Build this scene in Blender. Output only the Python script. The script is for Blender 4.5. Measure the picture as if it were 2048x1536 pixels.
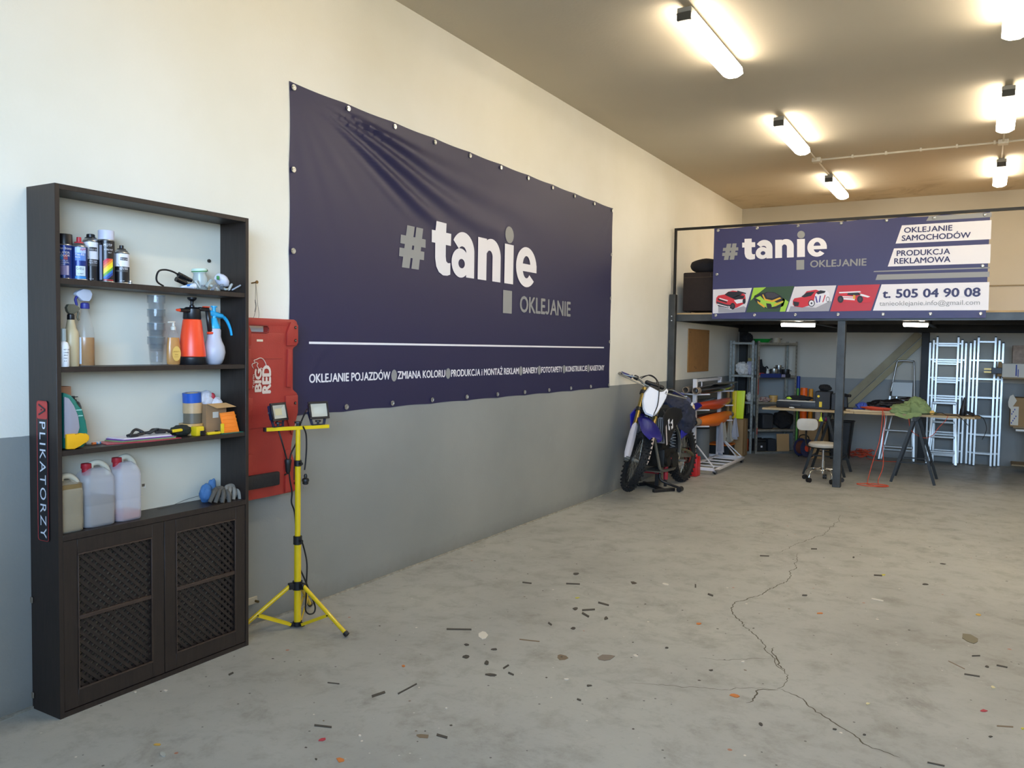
import bpy, bmesh, math, random
from mathutils import Vector, Matrix, noise
from math import radians as R, sin, cos, pi
for o in list(bpy.data.objects): bpy.data.objects.remove(o)
scene = bpy.context.scene
C = scene.collection
random.seed(7)

# ------------------------------------------------------------------ camera
FPX, YAW, PITCH, ROLL = 1613.44, 0.52703, -0.04639, 0.01543
CAM = Vector((3.50882, 0.0, 1.6))
def cam_axes():
    cy, sy, cp, sp = cos(YAW), sin(YAW), cos(PITCH), sin(PITCH)
    f = Vector((-sy*cp, cy*cp, sp)); r = Vector((cy, sy, 0)); u = r.cross(f)
    return cos(ROLL)*r + sin(ROLL)*u, -sin(ROLL)*r + cos(ROLL)*u, f
CR, CU, CF = cam_axes()
cd = bpy.data.cameras.new('camera'); cam = bpy.data.objects.new('camera', cd); C.objects.link(cam)
cd.sensor_fit = 'HORIZONTAL'; cd.sensor_width = 36; cd.lens = FPX*36/2048; cd.clip_start = .02; cd.clip_end = 200
cam.matrix_world = Matrix(((CR.x, CU.x, -CF.x, CAM.x), (CR.y, CU.y, -CF.y, CAM.y), (CR.z, CU.z, -CF.z, CAM.z), (0, 0, 0, 1)))
scene.camera = cam
# photo pixel -> point on the plane x=v / y=v / z=v ; point -> pixel
def ray(px, py): return CR*((px-1024)/FPX) - CU*((py-768)/FPX) + CF
def onp(px, py, ax, v):
    d = ray(px, py); return CAM + d*((v-CAM[ax])/d[ax])
def PX(px, py, v=0.): return onp(px, py, 0, v)
def PY(px, py, v=0.): return onp(px, py, 1, v)
def PZ(px, py, v=0.): return onp(px, py, 2, v)

# ------------------------------------------------------------------ light set-up
vs = scene.view_settings
vs.view_transform = 'Standard'; vs.look = 'None'; vs.gamma = 1; vs.use_curve_mapping = False
vs.exposure = -0.75
W = bpy.data.worlds.new('world'); scene.world = W; W.use_nodes = True
nt = W.node_tree; nt.nodes.clear()
wo = nt.nodes.new('ShaderNodeOutputWorld'); bg = nt.nodes.new('ShaderNodeBackground')
tc = nt.nodes.new('ShaderNodeTexCoord'); sx = nt.nodes.new('ShaderNodeSeparateXYZ'); rp = nt.nodes.new('ShaderNodeValToRGB')
nt.links.new(tc.outputs['Generated'], sx.inputs[0]); nt.links.new(sx.outputs['Z'], rp.inputs[0])
rp.color_ramp.elements[0].position = 0.0; rp.color_ramp.elements[0].color = (.20, .20, .19, 1)
rp.color_ramp.elements[1].position = .005; rp.color_ramp.elements[1].color = (.46, .68, 1.0, 1)
for p_, c_ in ((.15, (.46, .68, 1.0, 1)), (.32, (.16, .24, .36, 1)), (1.0, (.14, .22, .36, 1))): e = rp.color_ramp.elements.new(p_); e.color = c_
nt.links.new(rp.outputs[0], bg.inputs[0]); bg.inputs[1].default_value = SKY = 58
nt.links.new(bg.outputs[0], wo.inputs[0])
TUBE = 48.0            # emission of the fluorescent diffusers
# daylight portal in the unseen high front opening, shaped to steer the light
pl = bpy.data.lights.new('opening_portal', 'AREA'); pl.shape = 'RECTANGLE'; pl.size = 4.2; pl.size_y = 1.8
try: pl.cycles.is_portal = True
except Exception: pass
po = bpy.data.objects.new('opening_portal', pl); C.objects.link(po); po.location = (4.1, -1.19, 2.6); po.rotation_euler = (R(90), 0, 0)

# ------------------------------------------------------------------ materials
def lin(h):
    if isinstance(h, str):
        c = [int(h[i:i+2], 16)/255 for i in (0, 2, 4)]
    else: c = [v/255 for v in h]
    return tuple([(v/12.92 if v <= .04045 else ((v+.055)/1.055)**2.4) for v in c]+[1.])
MC = {}
def mat(name, col, rough=.6, metal=0., var=0., scale=8., bump=0., bscale=60., emis=0., alpha=1., trans=0., spec=.5, col2=None, coat=0.):
    if name in MC: return MC[name]
    m = bpy.data.materials.new(name); m.use_nodes = True; MC[name] = m
    n = m.node_tree; b = n.nodes['Principled BSDF']; c = lin(col)
    b.inputs['Base Color'].default_value = c; b.inputs['Roughness'].default_value = rough
    b.inputs['Metallic'].default_value = metal; b.inputs['Specular IOR Level'].default_value = spec
    b.inputs['Coat Weight'].default_value = coat
    m.diffuse_color = c
    if emis:
        b.inputs['Emission Color'].default_value = c; b.inputs['Emission Strength'].default_value = emis
    if trans: b.inputs['Transmission Weight'].default_value = trans
    if alpha < 1: b.inputs['Alpha'].default_value = alpha
    if var or col2 or bump:
        t = n.nodes.new('ShaderNodeTexCoord')
    if var or col2:
        nz = n.nodes.new('ShaderNodeTexNoise'); nz.inputs['Scale'].default_value = scale; nz.inputs['Detail'].default_value = 5
        n.links.new(t.outputs['Object'], nz.inputs['Vector'])
        r_ = n.nodes.new('ShaderNodeValToRGB'); r_.color_ramp.elements[0].position = .35; r_.color_ramp.elements[1].position = .68
        if col2: d = lin(col2)
        else: d = tuple([v*(1-var) for v in c[:3]]+[1.])
        r_.color_ramp.elements[0].color = d; r_.color_ramp.elements[1].color = c
        n.links.new(nz.outputs['Fac'], r_.inputs[0]); n.links.new(r_.outputs[0], b.inputs['Base Color'])
    if bump:
        nb = n.nodes.new('ShaderNodeTexNoise'); nb.inputs['Scale'].default_value = bscale; nb.inputs['Detail'].default_value = 4
        n.links.new(t.outputs['Object'], nb.inputs['Vector'])
        bp = n.nodes.new('ShaderNodeBump'); bp.inputs['Strength'].default_value = bump; bp.inputs['Distance'].default_value = .01
        n.links.new(nb.outputs['Fac'], bp.inputs['Height']); n.links.new(bp.outputs[0], b.inputs['Normal'])
    return m
class NT:                                   # tiny node-graph helper for the big surfaces
    def __init__(s, name, rough=.7):
        s.m = bpy.data.materials.new(name); s.m.use_nodes = True; s.n = s.m.node_tree; s.b = s.n.nodes['Principled BSDF']
        s.b.inputs['Roughness'].default_value = rough
        s.tc = s.n.nodes.new('ShaderNodeTexCoord'); s.sep = s.n.nodes.new('ShaderNodeSeparateXYZ')
        s.n.links.new(s.tc.outputs['Object'], s.sep.inputs[0])
    def L(s, a, b): s.n.links.new(a, b)
    def noise(s, scale, detail=5, rough=.55, vec=None, dist=0.):
        z = s.n.nodes.new('ShaderNodeTexNoise'); z.inputs['Scale'].default_value = scale; z.inputs['Detail'].default_value = detail
        z.inputs['Roughness'].default_value = rough; z.inputs['Distortion'].default_value = dist
        s.L(vec or s.tc.outputs['Object'], z.inputs['Vector']); return z.outputs['Fac']
    def vor(s, scale, rnd=1.):
        z = s.n.nodes.new('ShaderNodeTexVoronoi'); z.inputs['Scale'].default_value = scale; z.inputs['Randomness'].default_value = rnd
        s.L(s.tc.outputs['Object'], z.inputs['Vector']); return z.outputs['Distance'], z.outputs['Color']
    def ramp(s, fac, stops):
        r_ = s.n.nodes.new('ShaderNodeValToRGB'); els = r_.color_ramp.elements
        els[0].position, els[0].color = stops[0]; els[1].position, els[1].color = stops[-1]
        for p_, c_ in stops[1:-1]: q = els.new(p_); q.color = c_
        s.L(fac, r_.inputs[0]); return r_.outputs[0]
    def math(s, op, a, b=None):
        z = s.n.nodes.new('ShaderNodeMath'); z.operation = op
        for i, v in enumerate((a, b)):
            if v is None: continue
            if isinstance(v, (int, float)): z.inputs[i].default_value = v
            else: s.L(v, z.inputs[i])
        return z.outputs[0]
    def mix(s, fac, a, b):
        z = s.n.nodes.new('ShaderNodeMix'); z.data_type = 'RGBA'
        for v, k in ((fac, 0), (a, 6), (b, 7)):
            if isinstance(v, (int, float, tuple)): z.inputs[k].default_value = v
            else: s.L(v, z.inputs[k])
        return z.outputs[2]
    def bump(s, h, st=.3, dist=.01):
        z = s.n.nodes.new('ShaderNodeBump'); z.inputs['Strength'].default_value = st; z.inputs['Distance'].default_value = dist
        s.L(h, z.inputs['Height']); s.L(z.outputs[0], s.b.inputs['Normal'])
B0, W1 = (0, 0, 0, 1), (1, 1, 1, 1)

# ------------------------------------------------------------------ mesh builder
def frame_of(d, up=(0, 0, 1)):
    d = Vector(d).normalized(); up = Vector(up)
    if abs(d.dot(up)) > .98: up = Vector((1, 0, 0)) if abs(d.x) < .9 else Vector((0, 1, 0))
    s = d.cross(up).normalized(); return s, s.cross(d).normalized(), d
def smooth_path(pts, n=6, closed=False):
    P = [Vector(p) for p in pts]; out = []; N = len(P)
    rng = range(N if closed else N-1)
    for i in rng:
        if closed: a, b, c, d = P[i-1], P[i], P[(i+1) % N], P[(i+2) % N]
        else: a, b, c, d = P[max(i-1, 0)], P[i], P[i+1], P[min(i+2, N-1)]
        for k in range(n):
            t = k/n
            out.append(.5*((2*b)+(c-a)*t+(2*a-5*b+4*c-d)*t*t+(3*b-a-3*c+d)*t**3))
    if not closed: out.append(P[-1])
    return out
FONT = {}
class MB:
    def __init__(s, m=None): s.bm = bmesh.new(); s.mats = []; s.i = 0; s.sm = True; (m and s.m(m))
    def m(s, m):
        if m not in s.mats: s.mats.append(m)
        s.i = s.mats.index(m); return s
    def face(s, vs):
        try: f = s.bm.faces.new(vs)
        except ValueError: return None
        f.material_index = s.i; f.smooth = s.sm; return f
    def poly(s, pts):
        s.face([s.bm.verts.new(p) for p in pts]); return s
    def _merge(s, b2, M=None):
        mp = {}
        for v in b2.verts: mp[v] = s.bm.verts.new(M @ v.co if M else v.co)
        for f in b2.faces: s.face([mp[v] for v in f.verts])
        b2.free()
    def box(s, x0, x1, y0, y1, z0, z1, bev=0., M=None, seg=1):
        b = bmesh.new()
        bmesh.ops.create_cube(b, size=1, matrix=Matrix.Translation(((x0+x1)/2, (y0+y1)/2, (z0+z1)/2)) @ Matrix.Diagonal((abs(x1-x0), abs(y1-y0), abs(z1-z0), 1)))
        if bev: bmesh.ops.bevel(b, geom=b.edges[:], offset=bev, segments=seg, affect='EDGES', profile=.6)
        s._merge(b, M); return s
    def bar(s, p0, p1, w, h, up=(0, 0, 1), bev=0.):
        p0, p1 = Vector(p0), Vector(p1); a, u, d = frame_of(p1-p0, up); L = (p1-p0).length
        M = Matrix(((a.x, u.x, d.x, p0.x), (a.y, u.y, d.y, p0.y), (a.z, u.z, d.z, p0.z), (0, 0, 0, 1)))
        return s.box(-w/2, w/2, -h/2, h/2, 0, L, bev, M)
    def cyl(s, p0, p1, r0, r1=None, seg=16, cap=True):
        r1 = r0 if r1 is None else r1; a, u, d = frame_of(Vector(p1)-Vector(p0)); A = []; B = []
        for k in range(seg):
            t = 2*pi*k/seg; n = a*cos(t)+u*sin(t)
            A.append(s.bm.verts.new(Vector(p0)+n*r0)); B.append(s.bm.verts.new(Vector(p1)+n*r1))
        for k in range(seg): s.face([A[k-1], A[k], B[k], B[k-1]])
        if cap: s.face(A[::-1]); s.face(B)
        return s
    def pipe(s, p0, p1, r, ri, seg=20):      # hollow
        a, u, d = frame_of(Vector(p1)-Vector(p0)); R4 = []
        for (p, q) in ((p0, ri), (p0, r), (p1, r), (p1, ri)):
            R4.append([s.bm.verts.new(Vector(p)+(a*cos(2*pi*k/seg)+u*sin(2*pi*k/seg))*q) for k in range(seg)])
        for j in range(4):
            A, B = R4[j], R4[(j+1) % 4]
            for k in range(seg): s.face([A[k-1], A[k], B[k], B[k-1]])
        return s
    def tube(s, pts, r, seg=8, closed=False, n=0, flat=1.):
        P = smooth_path(pts, n, closed) if n else [Vector(p) for p in pts]
        rings = []; prev = None; N = len(P)
        for i, p in enumerate(P):
            if closed: d = P[(i+1) % N]-P[i-1]
            else: d = P[min(i+1, N-1)]-P[max(i-1, 0)]
            if d.length < 1e-9: d = Vector((0, 0, 1))
            d.normalize()
            if prev is None: a, u, _ = frame_of(d)
            else:
                a = prev-d*prev.dot(d); a = a.normalized() if a.length > 1e-6 else frame_of(d)[0]; u = d.cross(a)
            prev = a; rr = r(i/(max(1, N-1))) if callable(r) else r
            rings.append([s.bm.verts.new(p+(a*cos(2*pi*k/seg)+u*sin(2*pi*k/seg)*flat)*rr) for k in range(seg)])
        for i in range(N if closed else N-1):
            A, B = rings[i], rings[(i+1) % N]
            for k in range(seg): s.face([A[k-1], A[k], B[k], B[k-1]])
        if not closed: s.face(rings[0][::-1]); s.face(rings[-1])
        return s
    def lathe(s, prof, o, axis=(0, 0, 1), seg=24, sx=1., sy=1., side=None):
        if side is None: a, u, d = Vector((1, 0, 0)), Vector((0, 1, 0)), Vector((0, 0, 1))
        if side is not None or tuple(axis) != (0, 0, 1): a, u, d = frame_of(axis, side or (0, 0, 1))
        o = Vector(o); rings = []
        for (r, z) in prof:
            if r < 1e-6: rings.append([s.bm.verts.new(o+d*z)])
            else: rings.append([s.bm.verts.new(o+d*z+a*cos(2*pi*k/seg)*r*sx+u*sin(2*pi*k/seg)*r*sy) for k in range(seg)])
        for A, B in zip(rings, rings[1:]):
            for k in range(seg):
                if len(A) == 1 and len(B) == 1: continue
                if len(A) == 1: s.face([A[0], B[k], B[k-1]])
                elif len(B) == 1: s.face([A[k-1], A[k], B[0]])
                else: s.face([A[k-1], A[k], B[k], B[k-1]])
        return s
    def prism(s, pts, o, u, v, n, bev=0.):    # 2-D outline in frame (u,v) extruded along n (vector with length)
        o, u, v, n = Vector(o), Vector(u), Vector(v), Vector(n)
        b = bmesh.new(); A = [b.verts.new(o+u*p[0]+v*p[1]) for p in pts]; B = [b.verts.new(o+u*p[0]+v*p[1]+n) for p in pts]
        N = len(pts); b.faces.new(A[::-1]); b.faces.new(B)
        for k in range(N): b.faces.new([A[k-1], A[k], B[k], B[k-1]])
        if bev: bmesh.ops.bevel(b, geom=b.edges[:], offset=bev, segments=2, affect='EDGES', profile=.6)
        s._merge(b); return s
    def torus(s, c, ax, R0, r, seg=32, rs=10, flat=1.):
        a, u, d = frame_of(ax); c = Vector(c)
        return s.tube([c+(a*cos(2*pi*k/seg)+u*sin(2*pi*k/seg))*R0 for k in range(seg)], r, rs, closed=True, flat=flat)
    def blob(s, c, rad, sub=4, amp=.15, freq=3., seed=0., floor=None, ridge=0., M=None):
        b = bmesh.new(); bmesh.ops.create_icosphere(b, subdivisions=sub, radius=1); c = Vector(c)
        for v in b.verts:
            p = v.co.copy(); q = p*freq+Vector((seed, seed*1.7, -seed))
            k = 1+amp*noise.noise(q)*2
            if ridge: k += ridge*(abs(noise.noise(q*1.9+Vector((9, 3, 1))))*2-.5)
            w = Vector((p.x*rad[0]*k, p.y*rad[1]*k, p.z*rad[2]*k))
            if M: w = M @ w
            w += c
            if floor is not None and w.z < floor: w.z = floor+random.random()*.0005
            v.co = w
        s._merge(b); return s
    def grid(s, fn, nu, nv, both=0.):
        V = [[s.bm.verts.new(fn(i/nu, j/nv)) for j in range(nv+1)] for i in range(nu+1)]
        for i in range(nu):
            for j in range(nv): s.face([V[i][j], V[i+1][j], V[i+1][j+1], V[i][j+1]])
        return s
    def text(s, txt, o, u, v, w=None, h=None, bold=0., fn=None, al='L', sp=1.):
        """letters in the plane o + u*x + v*y, fitted to width w and capital height h"""
        if bold >= .018:                              # heavy weight: three close copies, each a hair above the last
            n_ = Vector(u).cross(Vector(v)).normalized(); hh = (h or 0) or (w or 1)/max(1, len(txt)); d0 = hh*bold*1.7
            for k, (dx, dy) in enumerate(((-d0, 0), (d0, 0), (0, -d0*.7), (0, d0*.7), (0, 0))):
                if fn: f2 = (lambda X, Y, dx=dx, dy=dy, k=k: fn(X+dx, Y+dy)+n_*(.00025*k))
                else: f2 = None
                s.text(txt, Vector(o)+Vector(u)*dx+Vector(v)*dy+n_*(.00025*k), u, v, w, h, 0., f2, al, sp)
            return s
        bold = 0.; txt = txt.replace('J', ' J'); key = (txt, bold, sp)
        if key not in FONT:
            cu = bpy.data.curves.new('t', 'FONT'); cu.body = txt; cu.offset = bold; cu.size = 1; cu.space_character = sp; cu.resolution_u = 3
            ob = bpy.data.objects.new('t', cu); C.objects.link(ob); dg = bpy.context.evaluated_depsgraph_get(); dg.update()
            me = bpy.data.meshes.new_from_object(ob.evaluated_get(dg)); bpy.data.objects.remove(ob)
            FONT[key] = ([v_.co.copy() for v_ in me.vertices], [tuple(p.vertices) for p in me.polygons]); bpy.data.meshes.remove(me)
            cu.body = 'H'; ob = bpy.data.objects.new('t', cu); C.objects.link(ob); dg.update(); dg = bpy.context.evaluated_depsgraph_get()
            me = bpy.data.meshes.new_from_object(ob.evaluated_get(dg)); FONT[('cap', bold)] = max(q.co.y for q in me.vertices)
            bpy.data.objects.remove(ob); bpy.data.meshes.remove(me); bpy.data.curves.remove(cu)
            if 'J' in txt:                            # swap the J (its tail hangs below the line) for one that stands on it
                V_, F_ = FONT[key]; par = list(range(len(V_)))
                def fd(a):
                    while par[a] != a: a = par[a]
                    return a
                for f_ in F_:
                    for k in f_[1:]: par[fd(k)] = fd(f_[0])
                grp = {}
                for k in range(len(V_)): grp.setdefault(fd(k), []).append(k)
                drop = set(); new = []; cap_ = FONT[('cap', bold)]
                for g_ in grp.values():
                    lo = min(V_[k].y for k in g_); hi = max(V_[k].y for k in g_); x1_ = max(V_[k].x for k in g_)
                    if lo < -.1 and hi > .6:
                        drop |= set(g_); t_ = .085+2*bold; new.append((x1_, t_, cap_))
                F_ = [f_ for f_ in F_ if f_[0] not in drop]; V_ = list(V_)
                for x1_, t_, c_ in new:
                    x1_ -= .07; r_ = .19+bold*.5; cx_ = x1_-r_; out = arc(cx_, r_-bold, r_, 0, -150, 12); inn = arc(cx_, r_-bold, r_-t_, 0, -150, 12)
                    pts = [(x1_, c_), (x1_-t_, c_)]; b0 = len(V_); V_ += [Vector((x1_, c_, 0)), Vector((x1_-t_, c_, 0)), Vector((x1_-t_, r_-bold, 0)), Vector((x1_, r_-bold, 0))]; F_.append((b0, b0+1, b0+2, b0+3))
                    b0 = len(V_); V_ += [Vector((p_[0], p_[1], 0)) for p_ in out]+[Vector((p_[0], p_[1], 0)) for p_ in inn]
                    for k in range(12): F_.append((b0+k, b0+k+1, b0+13+k+1, b0+13+k))
                FONT[key] = ([v_ for v_ in V_], F_)
        V, F = FONT[key]
        if not V: return s
        used = set(k for f_ in F for k in f_); x0 = min(V[k].x for k in used); x1 = max(V[k].x for k in used); cap = FONT[('cap', bold)]
        kx = w/(x1-x0) if w else h/cap; ky = h/cap if h else kx
        off = 0 if al == 'L' else (-(x1-x0)*kx/2 if al == 'C' else -(x1-x0)*kx)
        o, u, v = Vector(o), Vector(u), Vector(v)
        VV = []
        for q in V:
            X, Y = (q.x-x0)*kx+off, q.y*ky
            VV.append(s.bm.verts.new(fn(X, Y) if fn else o+u*X+v*Y))
        for f in F: s.face([VV[k] for k in f])
        return s
ORG = {}
def finish(name, mb, parent=None, local=False, ang=38, bevel=0.):
    me = bpy.data.meshes.new(name)
    if not local and parent is not None:
        o = ORG[parent.name]
        for v in mb.bm.verts: v.co -= o
    mb.bm.normal_update()
    mb.bm.to_mesh(me); mb.bm.free()
    for m in mb.mats: me.materials.append(m)
    try: me.set_sharp_from_angle(angle=R(ang))
    except Exception: pass
    ob = bpy.data.objects.new(name, me); C.objects.link(ob)
    if parent is not None: ob.parent = parent; ORG[ob.name] = ORG[parent.name]
    else: ORG[ob.name] = Vector((0, 0, 0))
    return ob
obj = finish
def tag(o, label, cat, group=None, kind=None):
    o['label'] = label; o['category'] = cat
    if group: o['group'] = group
    if kind: o['kind'] = kind
    return o
def thing(name, label, cat, loc=(0, 0, 0), group=None, rz=0.):
    o = bpy.data.objects.new(name, None); o.empty_display_size = .05; C.objects.link(o)
    o.location = loc; o.rotation_euler = (0, 0, rz); ORG[o.name] = Vector(loc)
    return tag(o, label, cat, group)
def single(name, mb, label, cat, group=None, loc=None, kind=None):      # a thing that is one mesh, origin at its base
    vs_ = [v.co for v in mb.bm.verts]
    if loc is None:
        loc = Vector((sum(v.x for v in vs_)/len(vs_), sum(v.y for v in vs_)/len(vs_), min(v.z for v in vs_)))
    loc = Vector(loc)
    for v in mb.bm.verts: v.co -= loc
    o = finish(name, mb); o.location = loc; ORG[o.name] = loc
    return tag(o, label, cat, group, kind)
def struct(name, mb, parent=None):
    o = finish(name, mb, parent)
    if parent is None: o['kind'] = 'structure'
    return o
def dup(root, loc=None, rz=None, label=None, group=None):
    def cp(o, par):
        c = o.copy(); C.objects.link(c); c.parent = par
        for ch in KIDS.get(o.name, list(o.children)): cp(ch, c)
        return c
    c = cp(root, None)
    if loc is not None: c.location = loc
    if rz is not None: c.rotation_euler = (0, 0, rz)
    if label: c['label'] = label
    if group: c['group'] = group
    return c
KIDS = {}
def rrect(x0, x1, y0, y1, r, n=5):
    out = []
    for cx, cy, a in ((x1-r, y1-r, 0), (x0+r, y1-r, 90), (x0+r, y0+r, 180), (x1-r, y0+r, 270)):
        for k in range(n+1):
            t = R(a+90*k/n); out.append((cx+r*cos(t), cy+r*sin(t)))
    return out
def arc(cx, cy, r, a0, a1, n=12, ry=None):
    ry = r if ry is None else ry
    return [(cx+r*cos(R(a0+(a1-a0)*k/n)), cy+ry*sin(R(a0+(a1-a0)*k/n))) for k in range(n+1)]
UX, UY, UZ = Vector((1, 0, 0)), Vector((0, 1, 0)), Vector((0, 0, 1))
# ================================================================== the room
RX, Y0, Y1, ZC = 7.4, -1.2, 13.49, 3.921
def wall_material(name, c0, c1):
    w = NT(name, .75)
    n1 = w.noise(.9, 4); n2 = w.noise(14, 6, .6); n3 = w.noise(3.2, 8, .7)
    edge = w.math('ADD', w.sep.outputs['Z'], w.math('MULTIPLY', w.math('SUBTRACT', n2, .5), .006))
    upper = w.math('GREATER_THAN', edge, 1.187)
    cream = w.ramp(n1, [(.3, lin(c0)), (.7, lin(c1))])
    grey = w.ramp(n1, [(.3, lin('838582')), (.7, lin('91928d'))])
    # scuffs on the dado and thin marks on the plaster
    sc = w.ramp(n3, [(.60, B0), (.74, W1)]); grey = w.mix(w.math('MULTIPLY', sc, .35), grey, lin('9b9d9a'))
    low = w.ramp(w.math('ADD', w.sep.outputs['Z'], w.math('MULTIPLY', n2, .10)), [(.05, W1), (.17, B0)])
    grey = w.mix(w.math('MULTIPLY', low, .35), grey, lin('5f5d57'))
    n4 = w.noise(2.3, 10, .75, dist=1.5); mk = w.ramp(n4, [(.73, B0), (.78, W1)])
    cream = w.mix(w.math('MULTIPLY', mk, .25), cream, lin('a59d88'))
    d1, _ = w.vor(2.1); dot = w.math('LESS_THAN', d1, .016)
    cream = w.mix(w.math('MULTIPLY', dot, .6), cream, lin('77705f'))
    d2, _ = w.vor(2.7); chip = w.math('LESS_THAN', d2, .018)
    grey = w.mix(chip, grey, lin('d8d6cf'))
    w.L(w.mix(upper, grey, cream), w.b.inputs['Base Color'])
    w.b.inputs['Roughness'].default_value = .62
    w.bump(w.math('ADD', n2, w.noise(70, 3)), .12, .006)
    return w.m
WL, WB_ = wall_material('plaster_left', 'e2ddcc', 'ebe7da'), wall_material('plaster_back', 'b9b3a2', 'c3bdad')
def slab(name, x0, x1, y0, y1, z0, z1, m):
    return struct(name, MB(m).box(x0, x1, y0, y1, z0, z1))
slab('wall_left', -.2, 0, Y0-.2, Y1+.2, 0, ZC, WL)
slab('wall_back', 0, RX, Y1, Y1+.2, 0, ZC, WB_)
slab('wall_right', RX, RX+.2, Y0-.2, Y1+.2, 0, ZC, WL)
DX0, DX1, DZ, DSILL = 2.0, 6.2, 3.5, 1.7  # unseen front opening, sill raised to keep daylight off the lower wall
fw = MB(WB_).box(0, DX0, Y0-.2, Y0, 0, ZC).box(DX1, RX, Y0-.2, Y0, 0, ZC).box(DX0, DX1, Y0-.2, Y0, DZ, ZC).box(DX0, DX1, Y0-.2, Y0, 0, DSILL)
struct('wall_front', fw)
# ceiling
c_ = NT('ceiling_paint', .85)
cn = c_.noise(.5, 4); cc = c_.ramp(cn, [(.3, lin('c6bba6')), (.7, lin('cdc3af'))])
st = c_.ramp(c_.noise(1.4, 8, .7, dist=1.), [(.52, B0), (.66, W1)])
yb = c_.ramp(c_.math('DIVIDE', c_.sep.outputs['Y'], 13.5), [(.86, B0), (.97, W1)])
cc = c_.mix(c_.math('MULTIPLY', c_.math('MULTIPLY', st, yb), .5), cc, lin('7d6a45'))
c_.L(cc, c_.b.inputs['Base Color']); c_.bump(c_.noise(40, 4), .2, .006)
slab('ceiling', -.2, RX+.2, Y0-.2, Y1+.2, ZC, ZC+.2, c_.m)
# floor: trowelled concrete with stains, specks of paint
f = NT('concrete', .5)
n1 = f.noise(.7, 6, .6); n2 = f.noise(4.5, 9, .7, dist=.25); n3 = f.noise(26, 6, .7)
col = f.ramp(n1, [(.25, lin('92928b')), (.5, lin('a6a69f')), (.75, lin('afafa6'))])
col = f.mix(f.math('MULTIPLY', f.ramp(n2, [(.50, B0), (.70, W1)]), .42), col, lin('6f6a5b'))
col = f.mix(f.math('MULTIPLY', f.ramp(f.noise(1.7, 9, .72, dist=.4), [(.56, B0), (.72, W1)]), .50), col, lin('555146'))
col = f.mix(f.math('MULTIPLY', f.ramp(f.noise(2.6, 7, .6), [(.30, W1), (.44, B0)]), .30), col, lin('a9aaa2'))
col = f.mix(f.math('MULTIPLY', f.ramp(n3, [(.55, B0), (.75, W1)]), .22), col, lin('55534a'))
col = f.mix(f.math('MULTIPLY', f.ramp(f.noise(11, 9, .8, dist=.8), [(.66, B0), (.72, W1)]), .55), col, lin('4a463c'))
dw, _ = f.vor(13); g = f.ramp(f.noise(.9, 3), [(.46, B0), (.62, W1)])
col = f.mix(f.math('MULTIPLY', f.math('LESS_THAN', dw, .055), g), col, lin('cfcdc4'))
dk, _ = f.vor(9.3); col = f.mix(f.math('MULTIPLY', f.math('LESS_THAN', dk, .05), .8), col, lin('3a372f'))
do_, _ = f.vor(3.1); col = f.mix(f.math('MULTIPLY', f.math('LESS_THAN', do_, .03), .8), col, lin('a5603a'))
f.L(col, f.b.inputs['Base Color'])
f.L(f.ramp(n2, [(.3, (.38, .38, .38, 1)), (.7, (.6, .6, .6, 1))]), f.b.inputs['Roughness'])
f.bump(f.math('ADD', n3, f.math('MULTIPLY', n2, 2)), .12, .005)
fl = MB(f.m).box(-.2, RX+.2, Y0-9, Y1+.2, -.15, 0)
# cracks: traced on the floor as thin dark slivers
ck = mat('crack', '56503f', .9)
fl.m(ck)
def crack(pix, w):
    P = [PZ(*q, 0.) for q in pix]; Q = []
    for a, b in zip(P, P[1:]):
        n_ = max(2, int((b-a).length/.018))
        for k in range(n_):
            t = k/n_; p = a.lerp(b, t); s_ = noise.noise(p*9)*.022+noise.noise(p*38)*.014; d = (b-a).normalized()
            Q.append(p+Vector((-d.y, d.x, 0))*s_)
    Q.append(P[-1]); L_ = []
    for i, p in enumerate(Q):
        d = (Q[min(i+1, len(Q)-1)]-Q[max(i-1, 0)]).normalized(); t = i/(len(Q)-1)
        ww = w*(.25+.75*sin(pi*min(1, max(0, t)))**.5)*(.6+.8*abs(noise.noise(p*17)))/2
        nn = Vector((-d.y, d.x, 0))*ww; L_.append((p+nn, p-nn))
    z = Vector((0, 0, .0006))
    for a, b in zip(L_, L_[1:]): fl.poly([a[0]+z, a[1]+z, b[1]+z, b[0]+z])
crack([(1595, 1106), (1592, 1130), (1575, 1160), (1520, 1190), (1470, 1205), (1462, 1220), (1485, 1250), (1522, 1280), (1533, 1300), (1545, 1320), (1572, 1350), (1574, 1365), (1554, 1378)], .008)
crack([(1545, 1295), (1548, 1312), (1570, 1345)], .009)
crack([(1554, 1378), (1520, 1381), (1500, 1400), (1492, 1406)], .010)
crack([(1554, 1378), (1585, 1388), (1630, 1420), (1690, 1462), (1740, 1490), (1800, 1515)], .009)
crack([(1554, 1378), (1450, 1378), (1340, 1372), (1260, 1366)], .004)
crack([(1545, 1316), (1450, 1320), (1400, 1316)], .004)
crack([(1556, 1105), (1600, 1085), (1650, 1068), (1678, 1040), (1680, 1030)], .006)
struct('floor', fl)
# rough joint where the wall meets the floor: a lip of old mortar
jt = MB(mat('old_mortar', 'a8a293', .9, var=.4, scale=30, bump=.5))
for k in range(70):
    y = 1.2+k*.17; jt.bar((.006, y, .004), (.006, y+.18, .004), .012+.012*abs(noise.noise(Vector((y*3, 0, 0)))), .01+.01*abs(noise.noise(Vector((0, y*4, 0)))))
struct('baseboard_left', jt)
slab('trim_1', DX0-.06, DX0, Y0-.22, Y0+.02, DSILL, DZ+.06, mat('opening_steel', '8d9296', .5))
slab('trim_2', DX1, DX1+.06, Y0-.22, Y0+.02, DSILL, DZ+.06, MC['opening_steel'])
slab('trim_3', DX0, DX1, Y0-.22, Y0+.02, DZ, DZ+.06, MC['opening_steel'])

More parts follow.
